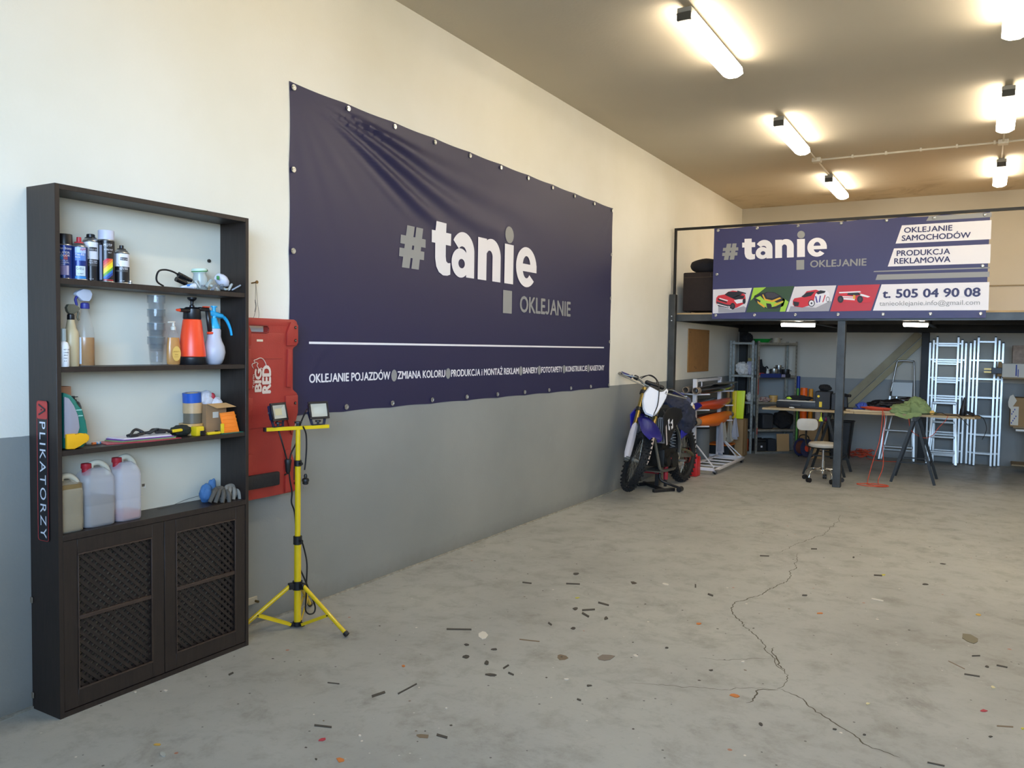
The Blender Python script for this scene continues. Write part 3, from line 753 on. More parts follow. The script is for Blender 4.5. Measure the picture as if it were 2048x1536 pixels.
for y, z in ((2.845, 2.02), (2.83, 1.97)): obj('screw', MB(mat('screw_dark', '55524b', .4, .8)).cyl((.0181, y, z), (.026, y, z), .009 if z > 2 else .004, seg=10), cab)
for x, z in ((.012, PY(49, 1195, CY0).z), (.012, PY(50, 1383, CY0).z)): obj('wall_bracket', MB(mat('bracket', '8a8070', .5, .3)).box(.002, .020, CY0-.005, CY0-.001, z-.013, z+.013, .002), cab)
# sign on the side of the cabinet: red square with an A, then white letters reading downwards
def SP(px, py): return PY(px, py, CY0)
sa, sb = SP(76, 801), SP(98, 1081)
sx0, sx1, sz0, sz1 = SP(76, 900).x, SP(98, 900).x, SP(88, 1082).z, SP(88, 801).z
gb = MB(mat('sign_black', '15141a', .3)).prism(rrect(sx0, sx1, sz0, sz1, .014), (0, CY0-.001, 0), UX, UZ, -UY*.003)
rd = mat('sign_red', 'b5332f', .4); gb.m(rd)
zA = SP(88, 838).z
gb.prism(rrect(sx0+.004, sx1-.004, zA, sz1-.004, .010), (0, CY0-.0035, 0), UX, UZ, -UY*.001)
for ring in (0,):
    P_ = rrect(sx0+.0025, sx1-.0025, sz0+.0025, sz1-.0025, .012)
    gb.tube([(p[0], CY0-.0042, p[1]) for p in P_], .0011, 4, closed=True)
gb.m(MC['sign_black'])
cx_ = (sx0+sx1)/2; hz_ = (zA+sz1)/2; ww = (sx1-sx0)*.30; hh = (sz1-zA)*.28
for s_ in (-1, 1): gb.bar((cx_+ww, CY0-.005, hz_), (cx_-ww, CY0-.005, hz_+s_*hh), .001, .007, up=(0, 0, 1)) if False else gb.bar((cx_+ww*1.0, CY0-.0052, hz_+s_*.001), (cx_-ww, CY0-.0052, hz_+s_*hh), .007, .001, up=(0, 1, 0))
gb.cyl((cx_-ww*.2, CY0-.005, hz_), (cx_-ww*.2, CY0-.0056, hz_), .004, seg=10)
gb.m(mat('sign_letters', 'dfe4ee', .3))
wl = (sz1-sz0)*.775
gb.text('PLIKATORZY', (cx_-(sx1-sx0)*.25, CY0-.0042, zA-.012), -UZ, UX, w=zA-.012-sz0-.014, h=(sx1-sx0)*.52, bold=.006, sp=1.25)
sg = obj('sign', gb, cab); sg['label'] = 'red and black vertical sign with white letters'

# ------------------------------------------------------------------ things on the shelves
def at(px, py, x=.12): return PX(px, py, x)           # photo pixel -> place on the shelf, x = distance off the wall
chrome = mat('tin', 'c8c8c6', .28, .9); black = mat('black_plastic', '131316', .35); white = mat('white_plastic_gloss', 'e8e8e8', .35)
def can(label, y, x, z, h, r, body, capm, caph, shoulder, bands, texts, capr=1., top='cap', deco=None):
    t = thing('spray_can', label, 'spray can', (x, y, z), 'spray cans on the top shelf')
    hb = h-caph-(.012 if shoulder else 0)
    prof = [(0, 0.0), (r-.003, 0), (r, .003), (r, hb-.002), (r-.002, hb)]
    b = MB(chrome).lathe([(0, 0), (r-.002, 0), (r+.0006, .002), (r+.0006, .006), (r, .007)], (0, 0, 0), seg=32)
    b.m(body).lathe([(r, .007), (r, hb-.004)], (0, 0, 0), seg=40)
    b.m(chrome).lathe([(r, hb-.004), (r+.0008, hb-.002), (r, hb), (r*.72, hb+.012), (r*.5, hb+.014), (0, hb+.014)], (0, 0, 0), seg=32)
    # wrapped print: angle 0 faces the camera
    a0 = math.atan2(CAM.y-y, CAM.x-x)
    def wrap(X, Y, o=.0006): t_ = a0+X/r; return Vector((cos(t_)*(r+o), sin(t_)*(r+o), Y))
    for j_, (m_, A, B_, z0, z1) in enumerate(bands):                     # patches: degrees left/right, heights
        b.m(m_); n = max(3, int(abs(B_-A)/7)); o_ = .0003+.00012*j_
        for k in range(n):
            t0, t1 = R(A+(B_-A)*k/n)*r, R(A+(B_-A)*(k+1)/n)*r
            b.poly([wrap(t0, z0, o_), wrap(t1, z0, o_), wrap(t1, z1, o_), wrap(t0, z1, o_)])
    if deco: deco(b, wrap, r, hb)
    for (s_, m_, X0, z0, w_, h_) in texts:
        b.m(m_); b.text(s_, (0, 0, 0), UX, UZ, w=w_, h=h_, bold=.015, fn=lambda X, Y: wrap(X0+X, z0+Y, .0016))
    obj('can_body', b, t, local=True)
    c = MB(capm)
    if top == 'cap': c.lathe([(r*.98, hb+.001), (r*.98, hb+.004), (r*.97, h-.003), (r*.93, h), (0, h)], (0, 0, 0), seg=32); obj('cap', c, t, local=True)
    elif top == 'nozzle':
        c.lathe([(r*.62, hb+.010), (r*.55, hb+.018), (r*.30, hb+.020), (r*.28, h-.001), (r*.2, h), (0, h)], (0, 0, 0), seg=20)
        c.cyl((0, 0, h-.008), (cos(a0)*r*.32, sin(a0)*r*.32, h-.008), .002, seg=8); obj('nozzle', c, t, local=True)
    else:
        c.lathe([(r*.78, hb+.009), (r*.72, hb+.014), (r*.55, hb+.016), (r*.52, h-.002), (r*.45, h), (r*.15, h), (r*.15, h-.004), (0, h-.004)], (0, 0, 0), seg=24); obj('cap_ring', c, t, local=True)
    return t
cblue = mat('can_blue', '12307a', .3, .2); cnavy = mat('can_navy', '1c2b63', .3, .2); clb = mat('can_lightblue', '9fb9e2', .4); cwhite = mat('can_white', 'dfdcdf', .35)
cblack = mat('can_black', '18171a', .3); cgrey = mat('can_grey', '8f93a5', .4); ccyan = mat('can_cyan', '2f86c8', .4); cred = mat('can_red', 'c22d35', .4)
pk = lambda n, c: mat(n, c, .45)
y = at(129, 551, .10).y
can('blue spray can with a black cap, leftmost on the top shelf', y, .10, S1, .195, .0325, cblue, black, .045, False,
    [(mat('can_picture', '8c7ea8', .5), -40, 30, .02, .06), (pk('can_rose', 'a8464f'), -5, 22, .085, .105), (ccyan, -38, -8, .085, .105), (pk('can_lilac', 'c7b6c6'), 15, 30, .02, .06), (cnavy, -60, 40, .008, .017)],
    [('Den Braven', wht, -.020, .128, .05, .010), ('SUPER', wht, -.024, .110, .045, .009), ('COLOR', wht, -.024, .098, .045, .009), ('ACRYLIC', wht, -.018, .078, .032, .005), ('UNIVERSAL', wht, -.018, .070, .036, .005), ('PAINT', wht, -.018, .062, .022, .005)])
y = at(158.5, 555, .12).y
can('blue spray can with a red nozzle and a handwritten label on the top shelf', y, .12, S1, .188, .0330, cnavy, pk('nozzle_red', 'b02330'), .028, True,
    [(pk('can_skyfade', 'a9c0e6'), -28, 50, .118, .142), (pk('can_fade', '5b82c4'), -28, 50, .085, .118), (pk('can_paper', 'ccd8dc'), -22, 45, .020, .062), (ccyan, -28, 50, .008, .018), (cblue, -28, 50, .064, .084)],
    [('APP', cred, .004, .127, .022, .012), ('Pre-Fill', wht, -.014, .106, .034, .010), ('Base', wht, -.014, .097, .018, .006), ('G-052', cblack, -.010, .046, .028, .010), ('2x MAT', cblack, -.006, .026, .022, .006)], top='nozzle')
y = at(182, 557, .085).y
def goldcar(label, y, x, h, top, caph):
    def deco(b, wrap, r, hb):
        b.m(cblack)
        for k in range(3): b.poly([wrap(-.034+.006*k, hb*.60-.006*k, .0005), wrap(-.012+.004*k, hb*.60-.006*k, .0005), wrap(-.018+.004*k, hb*.66-.004*k, .0005), wrap(-.034, hb*.70-.004*k, .0005)])
    hb = h-caph-.012
    can(label, y, x, S1, h, .0325, cblack, black, caph, True, [(cwhite, -110, 110, hb*.55, hb-.006), (pk('can_dark_grey', '4e4d4c'), -50, 50, hb*.385, hb*.43), (pk('label_black', '222025'), -10, 48, hb*.745, hb*.84)],  # includes a plain dark grey band below the white label
        [('GOLD CAR', cwhite, -.004, hb*.765, .030, .007), ('LAKIER CZARNY', cwhite, -.008, hb*.49, .036, .006), ('POŁYSK SPRAY', cwhite, -.008, hb*.445, .036, .006), ('500 ml', cwhite, -.008, .012, .018, .004)], top=top, deco=deco)
goldcar('white and black spray can without its cap, between the blue can and the rainbow can', y, .085, .212, 'ring', .018)
y = at(213, 560, .12).y
def rainbow(b, wrap, r, hb):
    cols = ['c8203a', 'e0553a', 'ef8f2e', 'f4cf2b', 'efe02d', '6fa83a', '2f6fb5', '24408f']
    for k, c_ in enumerate(cols):
        b.m(pk('stripe_%s' % c_, c_)); n = 8
        for i in range(n):
            X0, X1 = -.012+.040*i/n, -.012+.040*(i+1)/n
            f0 = lambda X: hb*.50-k*hb*.062+(X+.012)*.9
            z = [max(.016, min(hb*.56, v)) for v in (f0(X0)-hb*.064, f0(X1)-hb*.064, f0(X1), f0(X0))]
            if z[3]-z[0] > .0005 or z[2]-z[1] > .0005: b.poly([wrap(X0, z[0], .0009), wrap(X1, z[1], .0009), wrap(X1, z[2]+.0001, .0009), wrap(X0, z[3]+.0001, .0009)])
can('tall spray can with a rainbow stripe and a pale grey cap', y, .12, S1, .232, .0340, cblack, mat('cap_grey', 'c3c4d2', .45), .042, False,
    [(cgrey, -52, -30, .012, .165), (cred, -20, 50, .010, .014)],
    [('MOTIP', cwhite, -.010, .160, .034, .011), ('DE SPRAY PAINT', cwhite, -.008, .142, .036, .007), ('MAT', cwhite, .008, .130, .014, .005)], deco=rainbow)
y = at(243.5, 563, .12).y
goldcar('shorter white and black spray can with a black nozzle, rightmost of the cans', y, .12, .176, 'nozzle', .022)
p = at(261, 563, .15); single('spray_nozzle', MB(chrome).lathe([(0, 0), (.011, 0), (.011, .006), (.007, .010), (.007, .017), (0, .018)], (.15, p.y, S1), seg=16), 'small loose silver nozzle beside the cans on the top shelf', 'nozzle')
# top shelf, right: cable with plug, tube, clear plastic jar parts, white bulb sprayer head
p = lambda px, py, x=.12: PX(px, py, x)
b = MB(black); b.tube([p(327, 572)+UZ*0, p(315, 564), p(313, 553), p(318, 542), p(330, 539.5), p(345, 543), p(358, 550), p(368, 556)], .0045, 8, n=6)
cb = thing('power_cable', 'black bent cable with a moulded plug on the top shelf', 'cable', (.12, p(345, 565).y, S1))
for v in b.bm.verts: v.co.z = max(v.co.z, S1+.0)
obj('cord', b, cb)
b = MB(black); b.cyl(p(357, 549), p(383, 561), .013, .009, 14); b.cyl(p(352, 558), p(372, 567), .012, .012, 12)
for k in range(7): b.torus(p(360+k*3, 551+k*1.4), p(383, 561)-p(357, 549), .0125-.0005*k, .0015, 14, 5)
for v in b.bm.verts: v.co.z = max(v.co.z, S1+.001)
obj('plug', b, cb)
b = MB(mat('tube_white', 'cfd6e2', .4)); a, c = p(362, 571, .17), p(384, 566, .17); a.z = S1+.006; c.z = S1+.014
b.cyl(a, c, .004, .013, 16); b.m(pk('tube_blue', '2f7cc9')); b.bar(a.lerp(c, .45)+Vector((.008, 0, .006)), c+Vector((.006, 0, .008)), .010, .002, up=(1, 0, .4))
b.m(mat('tube_clear', 'dde0e2', .15)); b.cyl(c, c+(c-a).normalized()*.016, .015, .015, 12)
single('sealant_tube', b, 'small white and blue tube with a clear cap beside the black plug', 'tube', loc=(a.x, a.y, S1))
glass = mat('clear_plastic', 'e6ecea', .12, alpha=.42, spec=.6); glass2 = mat('cloudy_plastic', 'b9c3c0', .25, alpha=.75)
t = thing('plastic_jar', 'clear plastic jar with a green rimmed lid among clear plastic parts', 'jar', (.10, p(400, 570).y, S1))
c0 = p(402, 562, .10); c0.z = S1+.002
d_ = Vector((0, -.10, 1)).normalized()
obj('jar_body', MB(glass2).lathe([(.0, 0), (.030, 0), (.034, .01), (.036, .06), (.030, .08), (.032, .094)], c0, axis=d_, seg=24), t)
obj('lid', MB(mat('lid_pale', 'c7ded0', .35)).lathe([(.034, .090), (.037, .096), (.037, .106), (.034, .110), (0, .111)], c0, axis=d_, seg=28), t)
obj('lid_rim', MB(mat('rim_green', '3f8a4b', .4)).torus(c0+d_*.096, d_, .037, .0025, 28, 6), t)
t = thing('plastic_fittings', 'clear and grey plastic fittings in a heap beside the jar', 'plastic parts', (.13, p(420, 572).y, S1))
random.seed(11)
for k in range(15):
    y_ = p(392+k*4.6, 572, .14).y; h_ = random.uniform(.02, .06); a_ = Vector((random.uniform(.10, .17), y_, S1+.007+random.uniform(0, .025))); c_2 = a_+Vector((random.uniform(-.03, .03), random.uniform(-.03, .045), random.uniform(-.004, h_)))
    c_2.z = max(c_2.z, S1+.007)
    mm = (glass2, glass, mat('fitting_grey', '7d8186', .3), glass2)[k % 4]
    obj('fitting', MB(mm).bar(a_, c_2, random.uniform(.010, .018), random.uniform(.008, .013), bev=.002), t)
obj('clip', MB(mat('rim_green', '3f8a4b', .4)).box(.155, .167, p(425, 553).y-.006, p(425, 553).y+.006, p(425, 557, .15).z-.004, p(425, 551, .15).z, .002), t)
t = thing('inflator_bulb', 'white rubber bulb with a metal valve at the right end of the top shelf', 'bulb', (.12, p(446, 575).y, S1))
bm2 = Matrix.Rotation(R(-28), 4, 'X')
bc = p(443, 560, .13)
b = MB(mat('bulb_white', 'd3d5e2', .4)); b.lathe([(0, -.035), (.020, -.03), (.029, -.01), (.030, .01), (.022, .032), (.010, .045), (0, .046)], bc, axis=(0, .86, -.5), seg=24)
for v in b.bm.verts: v.co.z = max(v.co.z, S1+.001)
obj('bulb', b, t)
v0 = bc+Vector((0, .86, -.5))*.043; obj('valve', MB(chrome).cyl(v0, v0+Vector((0, .86, -.45))*.018, .008, .006, 12).cyl(v0+Vector((0, .86, -.45))*.018, v0+Vector((0, .86, -.3))*.026, .004, seg=8), t)
obj('tongue', MB(black).bar((.15, p(447, 573).y, S1+.010), (.15, p(463, 577).y, S1+.006), .010, .008, bev=.002), t)
# ---- second shelf
def tumbler(z, first=None):
    b = MB(mat('glass_clear', '7f898d', .05, alpha=.20, spec=1.)); n = 12
    def ring(r, z, pol=0.):
        return [Vector((cos(2*pi*k/24)*r*(1-pol*(k % 2)*.06), sin(2*pi*k/24)*r*(1-pol*(k % 2)*.06), z)) for k in range(24)]
    rings = [ring(.026, 0), ring(.028, .004), ring(.031, .03, 1), ring(.036, .095, 1), ring(.041, .100), ring(.041, .132), ring(.0385, .132), ring(.038, .100), ring(.033, .094), ring(.028, .03), ring(.025, .012)]
    V = [[b.bm.verts.new(p_) for p_ in r_] for r_ in rings]
    for A, B_ in zip(V, V[1:]):
        for k in range(24): b.face([A[k-1], A[k], B_[k], B_[k-1]])
    b.face(V[0][::-1]); b.face(V[-1])
    return b
gy = at(313, 732, .12).y
tb = ['bottom glass tumbler of the stack on the second shelf', 'second glass tumbler from the bottom of the stack', 'second glass tumbler from the top of the stack', 'top glass tumbler of the stack on the second shelf']
g0 = single('glass_tumbler', tumbler(0), tb[0], 'glass', 'stacked glass tumblers', loc=(0, 0, 0)); g0.location = (.12, gy, S2+.0005)
rim = MB(mat('glass_edge', '8c9698', .1, alpha=.85)); rim.torus((0, 0, .1325), UZ, .0398, .0014, 28, 5)
r0 = obj('rim', rim, g0, local=True)
KIDS[g0.name] = [r0]
for k, dz in ((1, .065), (2, .130), (3, .195)): dup(g0, (.12, gy, S2+.0005+dz), label=tb[k])
obj('sticker', MB(pk('sticker_blue', '4a7fc0')).box(.159, .1605, gy-.014, gy-.004, S2+.33, S2+.344), [o for o in bpy.data.objects if o.get('label') == tb[3]][0], local=False) if False else None
def bottle(name, label, cat, px, x, prof, m, seg=28, sx=1., group=None):
    y = at(px, 732, x).y; t = thing(name, label, cat, (x, y, S2), group)
    obj('bottle_body', MB(m).lathe(prof, (0, 0, 0), seg=seg, sx=sx), t, local=True); return t
def trigger(t, z, m_head, m_collar, s=1., m_lever=None, dy=-1):
    obj('collar', MB(m_collar).lathe([(.0, z), (.014*s, z), (.015*s, z+.004), (.014*s, z+.022), (.010*s, z+.026), (0, z+.026)], (0, 0, 0), seg=20), t, local=True)
    # profile drawn in the y-z plane: nozzle towards dy
    pr = [(-.030, .058), (-.036, .052), (-.036, .046), (-.028, .040), (-.012, .026), (.010, .026), (.018, .036), (.022, .052), (.014, .066), (-.010, .068)]
    obj('spray_head', MB(m_head).prism([(-dy*a*s, z+b_*s) for a, b_ in pr], (-.010*s, 0, 0), UY, UZ, UX*.020*s, .003), t, local=True)
    obj('trigger', MB(m_lever or m_head).tube([(0, dy*.026*s, z+.044*s), (0, dy*.034*s, z+.030*s), (0, dy*.030*s, z+.012*s), (0, dy*.036*s, z+.0*s)], .0045*s, 8, n=4), t, local=True)
amber = mat('amber_liquid', 'a8701c', .25, alpha=.92); clear = mat('clear_bottle', 'b9bcb8', .15, alpha=.16, spec=.9)
beige = mat('beige_bottle', 'c3b28d', .4, var=.1)
t = bottle('small_bottle', 'small white labelled bottle at the left end of the second shelf', 'bottle', 127, .17, [(0, 0), (.021, 0), (.023, .003), (.023, .085), (.018, .100), (.008, .108), (.008, .112), (0, .112)], white)
obj('bottle_cap', MB(glass2).lathe([(.012, .108), (.011, .16), (0, .162)], (0, 0, 0), seg=16), t, local=True)
b = MB(MC['label_black'])
for k in range(5): b.text(('NET 100', 'LAKIER', 'SPRAY', 'MIX', 'A-4')[k], (.0235, -.012, .07-.012*k), UY, UZ, w=.024-.003*k, h=.005)
obj('bottle_label', b, t, local=True)
t = bottle('spray_bottle', 'beige spray bottle with a dark collar and grey trigger on the second shelf', 'spray bottle', 142.5, .13, [(0, 0), (.029, 0), (.031, .004), (.031, .125), (.029, .150), (.020, .165), (.017, .185), (.014, .200), (0, .200)], beige)
trigger(t, .199, mat('trigger_khaki', '5d5b4c', .4), black, 1.0, None, 1)
t = bottle('spray_bottle', 'clear spray bottle half full of amber liquid with a blue and white trigger', 'spray bottle', 171, .125, [(0, 0), (.036, 0), (.038, .004), (.038, .12), (.034, .165), (.020, .215), (.015, .240), (.013, .252), (0, .252)], clear)
obj('liquid', MB(amber).lathe([(0, .003), (.0345, .003), (.0362, .006), (.0362, .118), (.0355, .125), (0, .125)], (0, 0, 0), seg=28), t, local=True)
trigger(t, .250, mat('trigger_white', 'c6cad6', .35), pk('trigger_blue', '2c2f7d'), 1.25, pk('trigger_blue', '2c2f7d'), -1)
b = MB(pk('bottle_paper', 'cfd9e6'))
for k in range(5):
    t0, t1 = R(-125+k*14), R(-125+(k+1)*14); b.poly([Vector((cos(t0)*.0388, sin(t0)*.0388, .01)), Vector((cos(t1)*.0388, sin(t1)*.0388, .01)), Vector((cos(t1)*.0388, sin(t1)*.0388, .125)), Vector((cos(t0)*.0388, sin(t0)*.0388, .125))])
obj('bottle_label', b, t, local=True)
t = bottle('soap_bottle', 'amber liquid soap bottle with a clear pump beside the glass tumblers', 'bottle', 347, .13, [(0, 0), (.030, 0), (.034, .004), (.037, .03), (.036, .09), (.030, .135), (.022, .158), (.011, .166), (.011, .170), (0, .170)], clear, sx=.6)
obj('liquid', MB(mat('soap_amber', 'd08a14', .25, alpha=.93)).lathe([(0, .002), (.029, .002), (.0335, .006), (.036, .03), (.035, .09), (.0295, .132), (0, .133)], (0, 0, 0), seg=28, sx=.57), t, local=True)
b = MB(pk('soap_label', 'e0b75f')); b.poly([Vector((.0232, .024*cos(a_), .055+.036*sin(a_))) for a_ in [2*pi*k/20 for k in range(20)]])
b.m(pk('soap_ink', '9a5d20')); b.text("johnson's", (.0236, -.018, .062), UY, UZ, w=.034, h=.007, bold=.01).text('baby', (.0236, -.009, .048), UY, UZ, w=.018, h=.006).text('shampoo', (.0236, -.012, .038), UY, UZ, w=.024, h=.004)
obj('bottle_label', b, t, local=True)
obj('pump', MB(mat('pump_clear', 'd8d3c4', .3, alpha=.8)).lathe([(.012, .168), (.012, .184), (.007, .187), (.005, .204), (0, .204)], (0, 0, 0), seg=16).bar((0, .010, .207), (0, -.030, .205), .010, .008, bev=.002), t, local=True)
# orange pressure sprayer
oy = at(387, 729, .125).y
t = thing('pressure_sprayer', 'orange conical pressure sprayer with a black pump top and handle', 'sprayer', (.115, oy, S2))
og = mat('sprayer_orange', 'f04a24', .35)
obj('base', MB(black).lathe([(0, 0), (.066, 0), (.069, .004), (.0685, .036), (.064, .040), (0, .040)], (0, 0, 0), seg=36), t, local=True)
obj('tank', MB(og).lathe([(.065, .0405), (.0655, .045), (.044, .218), (.040, .224), (0, .224)], (0, 0, 0), seg=36), t, local=True)
obj('collar', MB(black).lathe([(.041, .2245), (.043, .228), (.040, .275), (.030, .284), (0, .284)], (0, 0, 0), seg=30), t, local=True)
obj('pump_handle', MB(black).lathe([(.012, .2845), (.012, .292), (.007, .296), (.008, .312), (.022, .324), (.023, .333), (0, .334)], (0, 0, 0), seg=24), t, local=True)
obj('lance', MB(black).cyl((0.02, -.034, .266), (.02, -.085, .266), .011, .009, 14).bar((0, 0, .272), (0.02, -.036, .268), .022, .022, bev=.004), t, local=True)
obj('nozzle', MB(og).cyl((.02, -.0855, .266), (.02, -.105, .266), .008, .005, 12), t, local=True)
hb_ = MB(black).bar((.01, .030, .277), (.01, .092, .276), .024, .020, bev=.005); hb_.bar((.012, .083, .272), (.012, .098, .165), .022, .020, up=(1, 0, 0), bev=.005); obj('handle', hb_, t, local=True)
ot = MB(og).box(-.001, .025, .060, .090, .286, .292, .002); obj('trigger_button', ot, t, local=True)
obj('handle_tip', MB(og).box(-.001, .025, .086, .110, .153, .165, .003), t, local=True)
# white bulb sprayer with a blue lever
wy = at(432, 729, .13).y
t = thing('hand_sprayer', 'white bulbous hand sprayer with a bright blue lever beside the orange sprayer', 'sprayer', (.115, wy, S2))
obj('bottle_body', MB(mat('milk_plastic', 'b9b9c2', .4)).lathe([(0, .004), (.030, .0), (.040, .006), (.050, .030), (.056, .060), (.052, .090), (.040, .118), (.034, .140), (.034, .175), (.030, .182), (0, .182)], (0, 0, 0), seg=36), t, local=True)
bl = mat('lever_blue', '2ba6d6', .35)
obj('collar', MB(bl).lathe([(.031, .1825), (.032, .19), (.020, .215), (.014, .235), (0, .236)], (0, 0, 0), seg=24), t, local=True)
obj('spray_head', MB(bl).bar((0, -.03, .262), (0, .055, .246), .024, .026, bev=.006).cyl((0, 0, .230), (0, 0, .290), .011, .009, 14).cyl((0, 0, .290), (0, 0, .297), .016, seg=16), t, local=True)
obj('lever', MB(bl).tube([(0, .04, .248), (0, .065, .240), (0, .088, .215), (0, .105, .180), (0, .112, .150)], lambda s_: .012-.005*s_, 10, n=5, flat=.8), t, local=True)
# ---- third shelf
teal = mat('teal_plastic', '15786c', .35); fgrey = mat('felt_grey', '9a9aa6', .6)
ty = at(140, 895, .13).y
t = thing('teal_container', 'teal and grey rounded plastic container with a yellow foot on the third shelf', 'container', (.13, ty, S3))
def tq(px, py): v = PX(px, py, .15); return (v.y-ty, v.z-S3)
o1 = [(-.055, .002), (.035, .002), (.052, .03), (.055, .07), (.046, .12), (.028, .165), (.004, .205), (-.02, .232), (-.055, .245)]
obj('shell', MB(teal).prism(o1, (-.045, 0, 0), UY, UZ, UX*.09, .012), t, local=True)
o2 = [(-.054, .05), (-.004, .045), (.012, .09), (.006, .14), (-.012, .185), (-.034, .218), (-.054, .225)]
obj('front_panel', MB(fgrey).prism(o2, (.0455, 0, 0), UY, UZ, UX*.008, .003), t, local=True)
o3 = [(-.055, .004), (-.02, .002), (.005, .014), (.03, .024), (.044, .036), (.044, .054), (.030, .066), (.010, .062), (-.02, .068), (-.055, .068)]
obj('foot', MB(mat('foot_yellow', 'f0b21a', .4)).prism(o3, (.054, 0, 0), UY, UZ, UX*.016, .005), t, local=True)
for z_, a_, c_3 in ((.165, .0, .026), (.140, .010, .030)): obj('highlight_band', MB(mat('band_mint', 'a8d8cf', .4)).box(.0455, .047, a_, c_3, z_-.002, z_+.002), t, local=True)
y = at(148, 880, .07).y
t = thing('spray_can', 'dark spray can without a cap behind the teal container', 'spray can', (.065, y, S3))
b = MB(chrome).lathe([(0, 0), (.033, 0), (.0335, .006)], (0, 0, 0), seg=28); b.m(mat('can_charcoal', '2f2b2c', .4, col2='6a4030', scale=25)).lathe([(.0335, .006), (.0335, .165)], (0, 0, 0), seg=28); b.m(mat('can_top_grey', '5f6064', .4, .6)).lathe([(.0338, .165), (.0335, .170), (.026, .190), (.018, .196), (0, .196)], (0, 0, 0), seg=28)
b.m(pk('can_mark', 'b9bdb8')).poly([Vector((cos(R(-55+k*8))*.0340, sin(R(-55+k*8))*.0340, .130)) for k in range(4)]+[Vector((cos(R(-55+k*8))*.0340, sin(R(-55+k*8))*.0340, .148)) for k in range(3, -1, -1)])
obj('can_body', b, t, local=True); obj('nozzle', MB(black).lathe([(.016, .1965), (.014, .203), (.008, .205), (.008, .218), (0, .219)], (0, 0, 0), seg=14).cyl((0, 0, .214), (.004, .020, .214), .002, seg=6), t, local=True)
y = at(127, 880, .045).y
b = MB(mat('carton_orange', 'b98463', .7)).box(.03, .075, y-.028, y+.018, S3, S3+.262, .001); b.m(pk('carton_dark', '7a3c2b')).box(.0751, .0756, y-.024, y+.016, S3+.195, S3+.198).text('MIX', (.0758, y-.018, S3+.175), UY, UZ, w=.03, h=.012)
single('carton', b, 'narrow orange brown carton behind the teal container', 'box')
b = MB(pk('marker_grey', 'b8b4ac')); q1 = at(172, 888, .10); b.cyl((.10, q1.y, S3+.009), (.12, q1.y+.05, S3+.009), .008, seg=12); b.m(pk('marker_brown', '5b3a30')).cyl((.09, q1.y-.02, S3+.011), (.06, q1.y+.03, S3+.010), .006, seg=10)
single('marker_pen', b, 'grey and brown marker pens lying beside the teal container', 'pen')
q1 = at(189, 887, .12); b = MB(pk('eraser_orange', 'd9743c')).cyl((.12, q1.y-.012, S3+.007), (.12, q1.y+.006, S3+.007), .006, seg=10); b.m(pk('eraser_blue', '3a7fb6')).cyl((.12, q1.y+.006, S3+.007), (.115, q1.y+.030, S3+.007), .006, seg=10)
single('screw_cap', b, 'tiny orange and blue plastic plug left of the red folder', 'plug')
# red folder, booklets, straps
yA, yB = at(197, 885, .1).y, at(352, 876, .16).y
b = MB(mat('folder_red', 'b8434c', .35)).prism([(.045, yA+.02), (.16, yA), (.205, yA+.17), (.20, yB), (.05, yB)], (0, 0, S3+.0005), UX, UY, UZ*.003)
single('folder', b, 'thin red folder lying under the booklets on the third shelf', 'folder')
y0_, y1_ = at(228, 880, .12).y, at(345, 872, .16).y
bk = [('booklet', 'green edged booklet at the bottom of the pile on the red folder', '7fa06a', .0), ('booklet', 'purple booklet in the middle of the pile on the red folder', '7a4a94', .006), ('booklet', 'white printed booklet on top of the pile on the red folder', 'e3dce0', .012)]
for n_, lb, c_4, dz in bk:
    b = MB(pk('paper_'+c_4, c_4)).prism([(.05, y0_+dz), (.15+dz, y0_+.02), (.185, y1_-dz*2), (.07, y1_-.01)], (0, 0, S3+.0037+dz), UX, UY, UZ*.0055)
    single(n_, b, lb, 'booklet', 'booklets on the red folder')
z_ = S3+.0225
b = MB(mat('strap_black', '222225', .5))
yy = lambda px: at(px, 872, .12).y
b.tube([(.13, yy(252), z_+.006), (.12, yy(262), z_+.010), (.10, yy(272), z_+.022), (.09, yy(282), z_+.026), (.11, yy(290), z_+.010), (.12, yy(278), z_+.006), (.14, yy(258), z_+.006)], .0065, 8, n=5)
b.tube([(.09, yy(284), z_+.007), (.11, yy(300), z_+.010), (.10, yy(312), z_+.020), (.12, yy(330), z_+.014), (.11, yy(342), z_+.008)], .0065, 8, n=5).bar((.14, yy(292), z_+.007), (.11, yy(318), z_+.024), .016, .006, bev=.001)
b.bar((.15, yy(250), z_+.008), (.15, yy(268), z_+.008), .018, .012, bev=.003).bar((.12, yy(310), z_+.008), (.13, yy(328), z_+.008), .018, .012, bev=.003)
single('strap', b, 'black straps with buckles lying on the booklets', 'strap')
t = thing('utility_knife', 'yellow and black utility knife in front of the dark cloth', 'knife', (.10, yy(342), S3+.02))
yk = yy(347)
b = MB(mat('dark_green_cloth', '1d231d', .8, bump=.3)).blob((.12, yy(362), S3+.028), (.04, .055, .028), 3, .12, 3, 4, floor=S3+.0005)
single('cloth', b, 'dark green cloth bundle between the booklets and the yellow tape measure', 'cloth')
yel = mat('tool_yellow', 'e2c11c', .4)
obj('handle', MB(yel).bar((.16, yy(333), S3+.034), (.165, yy(352), S3+.036), .016, .014, bev=.003), t); obj('grip', MB(black).bar((.155, yy(326), S3+.033), (.16, yy(333), S3+.034), .014, .012, bev=.003), t)
y = at(391, 870, .15).y
t = thing('tape_measure', 'yellow and black tape measure in front of the tape rolls', 'tape measure', (.165, y, S3))
